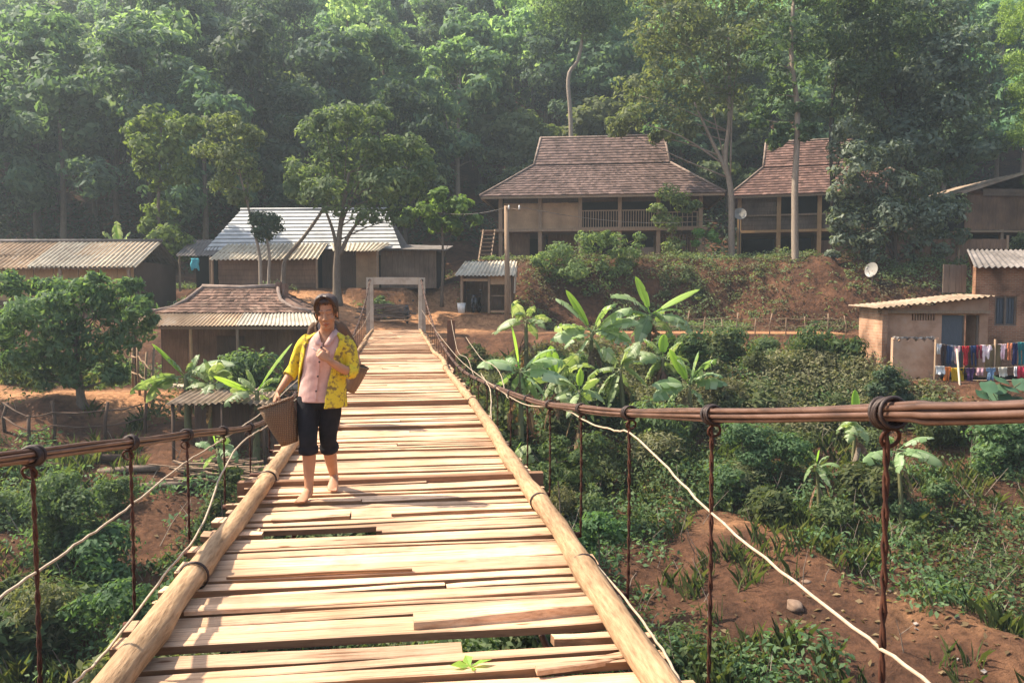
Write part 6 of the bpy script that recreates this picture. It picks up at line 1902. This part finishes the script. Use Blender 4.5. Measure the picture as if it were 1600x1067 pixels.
def solid(mb, name, mat_, parent, voxel=.006, smooth=3, thick=0.0, fac=.5):
    o = mb.build('tmp_' + name, None)
    if thick:
        s = o.modifiers.new('s', 'SOLIDIFY'); s.thickness = thick; s.offset = 0
    r = o.modifiers.new('r', 'REMESH'); r.mode = 'VOXEL'; r.voxel_size = voxel
    if smooth:
        k = o.modifiers.new('k', 'SMOOTH'); k.iterations = smooth; k.factor = fac
    dg = bpy.context.evaluated_depsgraph_get()
    me = bpy.data.meshes.new_from_object(o.evaluated_get(dg))
    bpy.data.objects.remove(o)
    me.name = name
    me.polygons.foreach_set('use_smooth', np.ones(len(me.polygons), dtype=bool))
    if mat_:
        me.materials.clear(); me.materials.append(mat_)
    q = bpy.data.objects.new(name, me); COL.objects.link(q); q.parent = parent
    return q


def hand(mb, wrist, d, nrm, curl, side, size=1.0, thumb_in=.5, spread=.0):
    """palm with four fingers and a thumb; d along the hand, nrm out of the palm, side = direction of the thumb"""
    w0, d, nrm = Vector(wrist), Vector(d).normalized(), Vector(nrm).normalized()
    sd = Vector(side); sd = (sd - d * sd.dot(d)); nrm = (nrm - d * nrm.dot(d)); sd = (sd - nrm * sd.dot(nrm) / max(1e-6, nrm.length_squared)).normalized(); nrm.normalize()
    S = size
    # palm as a chain of flattened rings
    vs, fs = [], []
    prof = [(-.012, .021, .018), (.0, .022, .017), (.02, .030, .016), (.045, .037, .015), (.07, .038, .0135), (.084, .034, .010)]
    n = 14
    for (t, a, b_) in prof:
        for k in range(n):
            th = 2 * math.pi * k / n
            vs.append(w0 + (d * t + sd * a * math.cos(th) + nrm * b_ * math.sin(th)) * S)
    for i in range(len(prof) - 1):
        for k in range(n):
            fs.append((i * n + k, i * n + (k + 1) % n, (i + 1) * n + (k + 1) % n, (i + 1) * n + k))
    fs.append(tuple(range(n))[::-1]); fs.append(tuple((len(prof) - 1) * n + k for k in range(n)))
    mb.add(vs, fs)
    for f, (off, L, r, c) in enumerate(((.0275, .066, .0082, .85), (.0095, .074, .0086, 1.0), (-.0085, .070, .0082, 1.05), (-.026, .056, .0072, 1.15))):
        p = w0 + (d * .074 + sd * off) * S
        a = 0; pts = [p - d * .01 * S]
        dirn = d + sd * off * (4 * spread)
        dirn.normalize()
        for s_, (k, ang) in enumerate(((.44, .55), (.32, 1.0), (.24, .7))):
            a += curl * c * ang
            v = dirn * math.cos(a) + nrm * math.sin(a)
            pts.append(pts[-1] + v * L * k * S * (1.0 if s_ else 1.15))
        mb.tube(pts, [r * S, r * .98 * S, r * .92 * S, r * .78 * S], 9)
        mb.ell(pts[-1], (r * .8 * S,) * 3, 8, 6)
    p0 = w0 + (d * .018 + sd * .022) * S
    v1 = (d * .55 + sd * .75 + nrm * .25 * thumb_in).normalized(); v2 = (d * .85 + sd * .25 * (1 - thumb_in) + nrm * .6 * thumb_in).normalized()
    p1 = p0 + v1 * .036 * S; p2 = p1 + v2 * .030 * S; p3 = p2 + (v2 + nrm * .25 * thumb_in).normalized() * .024 * S
    mb.tube([p0, p1, p2, p3], [.0125 * S, .0105 * S, .0095 * S, .0075 * S], 9); mb.ell(p3, (.0078 * S,) * 3, 8, 6)


HEADC = Vector((.090, -.050, 1.421))
HR = Matrix.Rotation(R(12), 3, 'X') @ Matrix.Rotation(R(-2), 3, 'Y') @ Matrix.Rotation(R(5), 3, 'Z')   # nods the face down


HS_ = .98


def hp(x, y, z): return HEADC + HR @ Vector((x * HS_, y * HS_, z * HS_))


def make_body():
    mb = MB()
    S = [((.005, .05, .70), .115, .088), ((.005, .045, .76), .152, .106), ((.01, .04, .82), .150, .104), ((.02, .03, .90), .132, .092), ((.035, .025, .98), .138, .094), ((.05, .02, 1.08), .156, .103), ((.062, .02, 1.17), .146, .094), ((.07, .015, 1.225), .120, .074), ((.076, .01, 1.255), .085, .062), ((.082, .0, 1.285), .056, .056), ((.09, -.02, 1.34), .052, .056), ((.092, -.03, 1.39), .05, .055)]
    c, r = lerp_sections(S, 34); etube(mb, c, r, 28, frame=(0, 0, 1))
    # legs
    for side_, P_ in (('r', [(-.078, .045, .76), (-.07, .0, .62), (-.055, -.07, .45), (-.056, -.06, .40), (-.058, -.045, .30), (-.058, -.06, .18), (-.056, -.075, .09), (-.056, -.08, .055)]),
                      ('l', [(.088, .05, .76), (.078, .06, .62), (.062, .055, .45), (.062, .07, .40), (.064, .13, .29), (.066, .19, .18), (.068, .235, .105), (.070, .25, .07)])):
        rr = [(.088, .092), (.08, .085), (.056, .06), (.052, .055), (.051, .057), (.040, .043), (.033, .037), (.034, .04)]
        c, r = lerp_sections([(Vector(p), a, b_) for p, (a, b_) in zip(P_, rr)], 24)
        etube(mb, c, r, 18, frame=None)
    # feet: right flat on the board, left with the heel lifted
    def foot(heel, toe, sx):
        heel, toe = Vector(heel), Vector(toe)
        d = (toe - heel).normalized(); sd = d.cross(Vector((0, 0, 1))).normalized(); up = sd.cross(d)
        L = (toe - heel).length
        vs, fs = [], []
        n = 14
        prof = [(-.02, .018, .016, .022), (.02, .031, .030, .030), (.3, .033, .036, .036), (.55, .040, .026, .026), (.75, .046, .019, .019), (.9, .042, .014, .014)]
        for (t, a, b_, h) in prof:
            for k in range(n):
                th = 2 * math.pi * k / n
                z = b_ * math.sin(th)
                vs.append(heel + d * (L * t) + sd * a * math.cos(th) + up * (h + z - .004))
        for i in range(len(prof) - 1):
            for k in range(n): fs.append((i * n + k, (i + 1) * n + k, (i + 1) * n + (k + 1) % n, i * n + (k + 1) % n))
        fs.append(tuple(range(n))); fs.append(tuple((len(prof) - 1) * n + k for k in range(n))[::-1])
        mb.add(vs, fs)
        for k, (o_, r_, l_) in enumerate(((-.030 * sx, .0125, .036), (-.012 * sx, .0095, .035), (.003 * sx, .009, .031), (.017 * sx, .0085, .026), (.030 * sx, .008, .019))):
            a_ = heel + d * (L * .86) + sd * o_ + up * .011
            mb.tube([a_, a_ + d * l_ * .7, a_ + d * l_ - up * .001], [r_, r_, r_ * .8], 8); mb.ell(a_ + d * l_, (r_ * .85,) * 3, 8, 6)
    foot((-.055, -.055, .012), (-.078, -.265, .006), -1)
    foot((.068, .262, .072), (.09, .075, .012), 1)
    mb.ell((-.056, -.07, .06), (.034, .042, .042), 12, 8); mb.ell((.069, .246, .09), (.032, .04, .04), 12, 8)
    # arms
    A = [((-.07, .015, 1.200), .042, .045), ((-.118, .03, 1.155), .042, .045), ((-.16, .07, 1.07), .040, .042), ((-.20, .10, .985), .036, .037), ((-.225, .085, .94), .038, .038), ((-.265, .04, .87), .030, .032), ((-.30, -.005, .808), .022, .025)]
    c, r = lerp_sections(A, 22); etube(mb, c, r, 16)
    hand(mb, (-.302, -.008, .805), (-.22, -.30, -.75), (.75, .35, -.45), 1.25, (.35, -.85, .2), .98, .9)
    A = [((.21, .01, 1.198), .042, .045), ((.245, .01, 1.148), .042, .045), ((.262, .005, 1.06), .040, .042), ((.272, -.005, .985), .038, .038), ((.262, -.035, .968), .037, .037), ((.20, -.11, 1.01), .031, .033), ((.132, -.175, 1.068), .022, .025)]
    c, r = lerp_sections(A, 26); etube(mb, c, r, 16)
    hand(mb, (.130, -.177, 1.07), (-.66, -.18, .58), (-.35, .9, -.15), .78, (.1, .25, .95), .96, .6, .1)
    # head
    mb2 = MB()
    def e(c_, r_, n=20, m=14): mb.ell(hp(*c_), [q_ * HS_ for q_ in r_], n, m, HR)
    e((0, .018, .038), (.076, .092, .088)); e((0, -.012, -.03), (.064, .074, .092)); e((0, -.048, -.098), (.034, .032, .03)); e((0, -.02, -.085), (.05, .055, .04))
    for sx in (-1, 1):
        e((sx * .034, -.051, -.034), (.027, .024, .026)); e((sx * .079, .012, -.012), (.009, .020, .032)); e((sx * .031, -.067, .028), (.022, .006, .007)); e((sx * .013, -.093, -.036), (.0095, .010, .008))
    e((0, -.083, -.066), (.024, .011, .0065)); e((0, -.081, -.078), (.020, .011, .0075)); e((0, -.075, .028), (.03, .012, .012))
    mb.tube([hp(0, -.080, .018), hp(0, -.094, -.012), hp(0, -.104, -.032)], [.0085, .010, .0115], 10); mb.ell(hp(0, -.103, -.034), (.0125, .011, .010), 10, 8)
    return mb


mbody = make_body()
m, nt, b = _nt('skin')
at = N(nt, 'ShaderNodeAttribute'); at.attribute_name = 'tone'; at.attribute_type = 'GEOMETRY'
tc = N(nt, 'ShaderNodeTexCoord'); no = N(nt, 'ShaderNodeTexNoise'); no.inputs['Scale'].default_value = 14; no.inputs['Detail'].default_value = 5
nt.links.new(tc.outputs['Object'], no.inputs['Vector'])
rp = ramp(nt, [(.3, (.34, .155, .078)), (.7, (.43, .205, .108))]); nt.links.new(no.outputs['Fac'], rp.inputs['Fac'])
mx = N(nt, 'ShaderNodeMix', data_type='RGBA', blend_type='MULTIPLY'); mx.inputs['Factor'].default_value = 1
nt.links.new(rp.outputs['Color'], mx.inputs['A']); nt.links.new(at.outputs['Color'], mx.inputs['B']); nt.links.new(mx.outputs['Result'], b.inputs['Base Color'])
b.inputs['Roughness'].default_value = .62; b.inputs['Subsurface Weight'].default_value = .08; b.inputs['Subsurface Radius'].default_value = (.03, .012, .006)
M['skin'] = m

PX, PY_ = 498, 6.13
p0 = P(PX, 779, PY_)
person = thing('person', 'barefoot person in yellow cardigan and rolled black trousers walking with a basket', 'person', (p0.x, p0.y, ZD + .014))
body = solid(mbody, 'body', M['skin'], person, .0052, 4, 0, .5)
n = len(body.data.vertices)
V = np.empty(n * 3, np.float32); body.data.vertices.foreach_get('co', V); V = V.reshape(n, 3)
HL_ = (V - np.array(HEADC)) @ np.array(HR) / HS_          # head-local coordinates (HR is a rotation)
tone = np.ones((n, 4), np.float32)
hx, hy, hz_ = HL_[:, 0], HL_[:, 1], HL_[:, 2]
face = (hy < -.05) & (np.abs(hx) < .08) & (hz_ > -.13) & (hz_ < .12)
lip = face & (((hx / .025) ** 2 + ((hz_ + .071) / .0125) ** 2) < 1)
tone[lip, :3] = (.95, .66, .66)
mouth = face & (np.abs(hx) < .022) & (np.abs(hz_ + .0715) < .0022); tone[mouth, :3] = (.3, .15, .15)
for sx in (-1, 1):
    br_ = face & (np.abs(hx - sx * .033) < .021) & (np.abs(hz_ - (.033 + .004 * np.cos((hx - sx * .033) * 70))) < .0036); tone[br_, :3] = (.42, .36, .34)
    lash = face & (np.abs(hx - sx * .032) < .0165) & (np.abs(hz_ - (.0005 + 9 * (hx - sx * .032) ** 2)) < .0028); tone[lash, :3] = (.32, .26, .24)
    no_ = face & (((hx - sx * .008) / .0045) ** 2 + ((hz_ + .0445) / .003) ** 2 < 1); tone[no_, :3] = (.3, .2, .2)
ca_ = body.data.color_attributes.new('tone', 'FLOAT_COLOR', 'POINT'); ca_.data.foreach_set('color', tone.ravel())

# hair
mb = MB()
def he(c_, r_): mb.ell(hp(*c_), [q_ * HS_ for q_ in r_], 18, 12, HR)
he((0, .036, .060), (.083, .090, .082)); he((0, .062, .0), (.072, .060, .095)); he((.0, .010, .108), (.066, .066, .038)); he((.055, .035, .03), (.030, .05, .06)); he((-.055, .035, .03), (.030, .05, .06))
rq = random.Random(8)
for k in range(120):
    a = rq.uniform(-2.6, 2.6)            # 0 = front
    r0 = rq.uniform(.0, .03)
    st_ = Vector((math.sin(a) * r0, .02 - math.cos(a) * r0, .142))
    low = .094 + rq.uniform(-.008, .01) if abs(a) < .66 else (.01 + rq.uniform(-.03, .02) if abs(a) < 1.6 else -.055 + rq.uniform(-.03, .02))
    rx, ry = .086, .098
    m1 = Vector((math.sin(a) * rx * .8, .022 - math.cos(a) * ry * .82, .118)); m2 = Vector((math.sin(a + .12) * rx * 1.02, .026 - math.cos(a + .12) * ry * 1.02, max(low, .06)))
    e_ = Vector((math.sin(a + .2) * rx * (1.02 if low > 0 else .95), .024 - math.cos(a + .2) * ry * .98, low))
    pts = smooth_path([st_, m1, m2, e_], 8)
    mb.tube([hp(*p) for p in pts], [.007, .0085, .0085, .0085, .008, .007, .0055, .0035], 6)
for k in range(12):
    sx = -1 if k % 3 else 1; u = k / 11
    pts = smooth_path([(-.01, -.02 - .03 * u, .142), (sx * .03, -.065 - .015 * u, .138), (sx * (.066 + .01 * u), -.066 + .02 * u, .098), (sx * (.082 + .006 * u), -.045 + .03 * u, .05 - .03 * u)], 8)
    mb.tube([hp(*p) for p in pts], [.008, .011, .012, .012, .011, .009, .007, .004], 7)
for k in range(70):                    # loose strands round the outline
    a = rq.uniform(-2.9, 2.9); r_ = rq.uniform(.98, 1.1)
    z0 = rq.uniform(.02, .13); sw = rq.uniform(-.5, .5)
    def hs(a_, z_, f_): return hp(math.sin(a_) * .086 * f_ * math.sqrt(max(.05, 1 - ((z_ - .04) / .115) ** 2)), .03 - math.cos(a_) * .094 * f_ * math.sqrt(max(.05, 1 - ((z_ - .04) / .115) ** 2)), z_)
    if abs(a) < .9 and z0 < .1: continue
    mb.tube(smooth_path([hs(a, z0, .97), hs(a + sw * .5, z0 - .02, 1.04), hs(a + sw, z0 - .05, r_)], 6), [.0045, .0045, .004, .0038, .0034, .003], 5)
M['hair'] = mat('hair', (.075, .036, .020), (.020, .011, .008), 40, (3, 3, .5), .5, .4, .004, spec=.5)
hair = solid(mb, 'hair', M['hair'], person, .0045, 1, 0, .4)

# pink shirt
M['pink'] = mat('pink_cotton', (.58, .36, .305), (.47, .27, .235), 16, (1, 1, 1), .9, .25, .006, c3=(.64, .425, .365), spec=.1)
mb = MB()
S = [((.005, .036, .735), .166, .124), ((.01, .036, .80), .163, .120), ((.02, .028, .90), .152, .112), ((.035, .022, .98), .152, .112), ((.05, .018, 1.08), .170, .118), ((.062, .018, 1.17), .156, .104), ((.07, .014, 1.225), .130, .082), ((.078, .008, 1.262), .078, .066)]
c, r = lerp_sections(S, 30); etube(mb, c, r, 36, frame=(0, 0, 1), fold=.014, seed=3)
o1 = solid(mb, 'tmp_shirt', None, None, .006, 2)
vv = [tuple(v.co) for v in o1.data.vertices]; keep = []
for p in o1.data.polygons:
    c = p.center
    if c.y < -.035 and c.z > 1.165 + abs(c.x - .072) * 1.9: continue
    keep.append(tuple(p.vertices))
bpy.data.objects.remove(o1)
q = MB(); q.v = vv; q.f = keep; shirt = q.build('shirt', M['pink'], person, True)
mb = MB()      # collar and placket
for sx in (-1, 1):
    a0 = Vector((.082 + sx * .056, .03, 1.292)); a1 = Vector((.080 + sx * .050, -.045, 1.278)); a2 = Vector((.072 + sx * .006, -.104, 1.172)); a3 = Vector((.074 + sx * .052, -.116, 1.178)); a4 = Vector((.080 + sx * .086, -.075, 1.245)); a5 = Vector((.082 + sx * .082, .03, 1.266))
    mb.add([a0, a1, a2, a3, a4, a5], [(0, 1, 4, 5), (1, 2, 3, 4)] if sx < 0 else [(5, 4, 1, 0), (4, 3, 2, 1)])
co_ = mb.build('collar', M['pink'], shirt, True); co_.modifiers.new('t', 'SOLIDIFY').thickness = .006
mb = MB()
pl = smooth_path([(.066, -.108, 1.20), (.058, -.112, 1.12), (.046, -.112, 1.04), (.034, -.100, .96), (.022, -.092, .88), (.012, -.094, .80), (.006, -.098, .75)], 14)
for a, b_ in zip(pl[:-1], pl[1:]): mb.bar(a, b_, .012)
mb.v = [(x + (.010 if i % 2 else -.010) * 0, y, z) for i, (x, y, z) in enumerate(mb.v)]
mb.build('placket', M['pink'], shirt)
M['button'] = mat('button', (.05, .03, .03), rough=.4, bump=0)
for t in (.12, .34, .56, .78):
    p = pl[int(t * 13)]; mb = MB(); mb.ell((p.x, p.y - .009, p.z), (.0075, .004, .0075), 10, 6); mb.build('button', M['button'], shirt, True)

# black trousers rolled up below the knee
M['black_cloth'] = mat('black_cotton', (.022, .021, .024), (.012, .012, .014), 16, (1, 1, 1), .9, .3, .006, spec=.12)
mb = MB()
c, r = lerp_sections([((.005, .05, .68), .120, .098), ((.005, .046, .74), .160, .118), ((.008, .044, .80), .159, .116), ((.012, .042, .83), .152, .110)], 10); etube(mb, c, r, 30, frame=(0, 0, 1))
for P_, sd_ in (([(-.080, .045, .76), (-.074, .0, .63), (-.060, -.062, .47), (-.058, -.065, .41), (-.058, -.058, .355)], 1), ([(.090, .05, .76), (.082, .06, .63), (.066, .058, .47), (.064, .070, .42), (.064, .105, .345)], 2)):
    c, r = lerp_sections([(Vector(p), a, b_) for p, (a, b_) in zip(P_, [(.090, .098), (.085, .092), (.070, .074), (.066, .070), (.063, .067)])], 20); etube(mb, c, r, 22, fold=.03, seed=sd_)
    e0, e1 = Vector(P_[-1]), Vector(P_[-2]); d = (e1 - e0).normalized()
    c, r = lerp_sections([(e0 - d * .012, .062, .066), (e0 - d * .004, .073, .077), (e0 + d * .03, .076, .079), (e0 + d * .045, .068, .072)], 8); etube(mb, c, r, 22, fold=.03, seed=sd_ + 5)
trousers = solid(mb, 'trousers', M['black_cloth'], person, .006, 2)

# yellow cardigan, open at the front
m, nt, b = _nt('yellow_knit')
tc = N(nt, 'ShaderNodeTexCoord'); vo = N(nt, 'ShaderNodeTexNoise'); vo.inputs['Scale'].default_value = 44; vo.inputs['Detail'].default_value = 2
nt.links.new(tc.outputs['Object'], vo.inputs['Vector'])
v2 = N(nt, 'ShaderNodeTexNoise'); v2.inputs['Scale'].default_value = 14; v2.inputs['Detail'].default_value = 1; nt.links.new(tc.outputs['Object'], v2.inputs['Vector'])
ad = N(nt, 'ShaderNodeMath', operation='MULTIPLY'); nt.links.new(vo.outputs['Fac'], ad.inputs[0]); nt.links.new(v2.outputs['Fac'], ad.inputs[1])
rp = ramp(nt, [(.245, (.62, .46, .04)), (.30, (.42, .30, .05)), (.36, (.20, .135, .05))]); nt.links.new(ad.outputs[0], rp.inputs['Fac']); nt.links.new(rp.outputs['Color'], b.inputs['Base Color'])
b.inputs['Roughness'].default_value = .85; b.inputs['Specular IOR Level'].default_value = .15
M['yellow'] = m
mb = MB()
zs = [1.268, 1.245, 1.215, 1.17, 1.12, 1.05, .98, .91, .85, .79, .73, .69]
cx = np.interp(zs, [.69, .8, .9, 1.0, 1.1, 1.2, 1.268], [.03, .03, .034, .04, .052, .066, .077])
rx = np.interp(zs, [.69, .8, .9, 1.0, 1.1, 1.17, 1.215, 1.245, 1.268], [.188, .184, .178, .178, .182, .188, .168, .125, .085])
ry = np.interp(zs, [.69, .8, .9, 1.0, 1.1, 1.17, 1.215, 1.245, 1.268], [.148, .142, .136, .132, .132, .124, .106, .092, .078])
# the wearer's left front panel (right in view) comes further in than the right one, which swings open
aR = np.interp(zs, [.69, .8, 1.0, 1.15, 1.268], [R(14), R(18), R(30), R(34), R(52)])
aL = np.interp(zs, [.69, .8, .92, 1.0, 1.15, 1.268], [R(96), R(92), R(72), R(52), R(42), R(52)])
etube(mb, [(cx[i], .028, zs[i]) for i in range(len(zs))], [(rx[i], ry[i]) for i in range(len(zs))], 44, [(aR[i], 2 * math.pi - aL[i]) for i in range(len(zs))], frame=(0, 0, 1), fold=.022, seed=4)
sleeves = MB()
for A, sd_ in (([((-.055, .018, 1.214), .058, .068), ((-.108, .03, 1.165), .060, .066), ((-.165, .07, 1.07), .052, .054), ((-.200, .10, .99), .052, .052), ((-.226, .085, .945), .051, .050), ((-.238, .072, .925), .055, .054)], 1),
               ([((.195, .012, 1.212), .058, .068), ((.240, .012, 1.158), .060, .066), ((.266, .006, 1.07), .053, .055), ((.275, -.002, .995), .053, .053), ((.268, -.03, .968), .056, .056), ((.243, -.062, .978), .054, .052)], 2)):
    c, r = lerp_sections([(Vector(p), a, b_) for p, a, b_ in A], 20); etube(sleeves, c, r, 22, cap=True, fold=.035, seed=sd_ + 20)
o1 = solid(mb, 'shell', None, None, .0065, 0, .012)
q = MB(); q.v = [tuple(v.co) for v in o1.data.vertices]; q.f = [tuple(p.vertices) for p in o1.data.polygons]
bpy.data.objects.remove(o1)
q.add(sleeves.v, sleeves.f)
cardigan = solid(q, 'cardigan', M['yellow'], person, .0065, 2)

# basket held by the rim
m, nt, b = _nt('woven_cane')
tc = N(nt, 'ShaderNodeTexCoord')
wv_ = N(nt, 'ShaderNodeTexWave'); wv_.wave_type = 'BANDS'; wv_.bands_direction = 'Z'; wv_.inputs['Scale'].default_value = 22; wv_.inputs['Distortion'].default_value = 1.2; wv_.inputs['Detail'].default_value = 2
w2_ = N(nt, 'ShaderNodeTexWave'); w2_.wave_type = 'BANDS'; w2_.bands_direction = 'X'; w2_.inputs['Scale'].default_value = 22; w2_.inputs['Distortion'].default_value = 1.2
nt.links.new(tc.outputs['Object'], wv_.inputs['Vector']); nt.links.new(tc.outputs['Object'], w2_.inputs['Vector'])
mm_ = N(nt, 'ShaderNodeMath', operation='MULTIPLY'); nt.links.new(wv_.outputs['Fac'], mm_.inputs[0]); nt.links.new(w2_.outputs['Fac'], mm_.inputs[1])
rp = ramp(nt, [(.05, (.10, .052, .026)), (.5, (.19, .11, .055)), (.9, (.26, .165, .085))]); nt.links.new(mm_.outputs[0], rp.inputs['Fac']); nt.links.new(rp.outputs['Color'], b.inputs['Base Color'])
bp = N(nt, 'ShaderNodeBump'); bp.inputs['Strength'].default_value = .8; bp.inputs['Distance'].default_value = .006; nt.links.new(mm_.outputs[0], bp.inputs['Height']); nt.links.new(bp.outputs['Normal'], b.inputs['Normal'])
b.inputs['Roughness'].default_value = .7
M['cane'] = m


def make_basket(label, loc, mirror=False):
    root = thing('basket', label, 'basket', loc)
    top, bot = Vector((-.105, 0, .315)), Vector((0, 0, 0))
    ax = (top - bot).normalized()
    u = Vector((0, 1, 0)).cross(ax).normalized(); v = ax.cross(u)
    vs, fs = [], []
    n = 28
    prof = [(0.0, .062), (.15, .078), (.4, .098), (.7, .118), (1.0, .136), (1.0, .128), (.7, .110), (.4, .090), (.15, .070), (.03, .055)]
    for t, r in prof:
        sq = .55 * (1 - t)          # square foot going round at the rim
        for k in range(n):
            th = 2 * math.pi * k / n
            rr = r * (1 + sq * .25 * (abs(math.cos(2 * th)) - .5))
            vs.append(bot.lerp(top, t) + u * rr * math.cos(th) + v * rr * math.sin(th))
    for i in range(len(prof) - 1):
        for k in range(n): fs.append((i * n + k, i * n + (k + 1) % n, (i + 1) * n + (k + 1) % n, (i + 1) * n + k))
    fs.append(tuple(range(n))[::-1]); fs.append(tuple((len(prof) - 1) * n + k for k in range(n)))
    mb = MB(); mb.add(vs, fs); mb.build('wall', M['cane'], root, True)
    mb = MB(); mb.torus(top, .133, .0085, ax, 30, 7); mb.build('rim', M['cane'], root, True)
    return root


bk = make_basket('tapered woven basket held by its rim in the hand of the person in yellow', person.location + Vector((-.20, -.06, .418)))
if True:
    mb = MB(); mb.tube([(0, 0, 0), (-.035, -.012, .03)], [.0045, .0045], 8)
    ck = mb.build('paper_roll', M['white'], None, True); ck.location = person.location + Vector((.052, -.205, 1.138)); tag(ck, 'tiny white paper roll held between the fingers at the chest', 'paper roll')

# second person, almost hidden behind the first
p1 = P(522, 667, 9.55)
p2 = thing('person', 'person in dark clothes walking almost hidden behind the one in yellow', 'person', (p1.x, p1.y, ZD + .014))
p2.scale = (-1, 1, 1)
grey = cloth('grey_cotton', (.10, .08, .08)); brown = cloth('brown_cotton', (.14, .085, .055))
for src, mt in ((body, None), (hair, None), (shirt, grey), (trousers, M['black_cloth']), (cardigan, brown)):
    c = src.copy()
    if mt: c.data = src.data.copy(); c.data.materials.clear(); c.data.materials.append(mt)
    COL.objects.link(c); c.parent = p2
b2 = make_basket('brown woven basket carried by the hidden person behind', p2.location + Vector((.20, -.06, .418)))
b2.scale = (-1, 1, 1)

# ================================================================ AIR
HAZE = 0.0010
mb = MB(); mb.bx(-150, 150, -60, 280, -11, 150)
hzo = mb.build('haze', None)
m = bpy.data.materials.new('haze_air'); m.use_nodes = True
nt = m.node_tree
for nd in list(nt.nodes):
    if nd.type != 'OUTPUT_MATERIAL': nt.nodes.remove(nd)
pv = nt.nodes.new('ShaderNodeVolumePrincipled')
pv.inputs['Color'].default_value = (.80, .92, 1, 1); pv.inputs['Density'].default_value = HAZE; pv.inputs['Anisotropy'].default_value = .35
nt.links.new(pv.outputs['Volume'], [x for x in nt.nodes if x.type == 'OUTPUT_MATERIAL'][0].inputs['Volume'])
hzo.data.materials.append(m)
try: m.cycles.homogeneous_volume = True
except Exception: pass
tag(hzo, 'thin bluish haze filling the valley', 'haze', None, 'stuff')
print('objects', len(bpy.data.objects), 'polys', sum(len(o.data.polygons) for o in bpy.data.objects if o.type == 'MESH'), 'unique', sum(len(m_.polygons) for m_ in bpy.data.meshes))
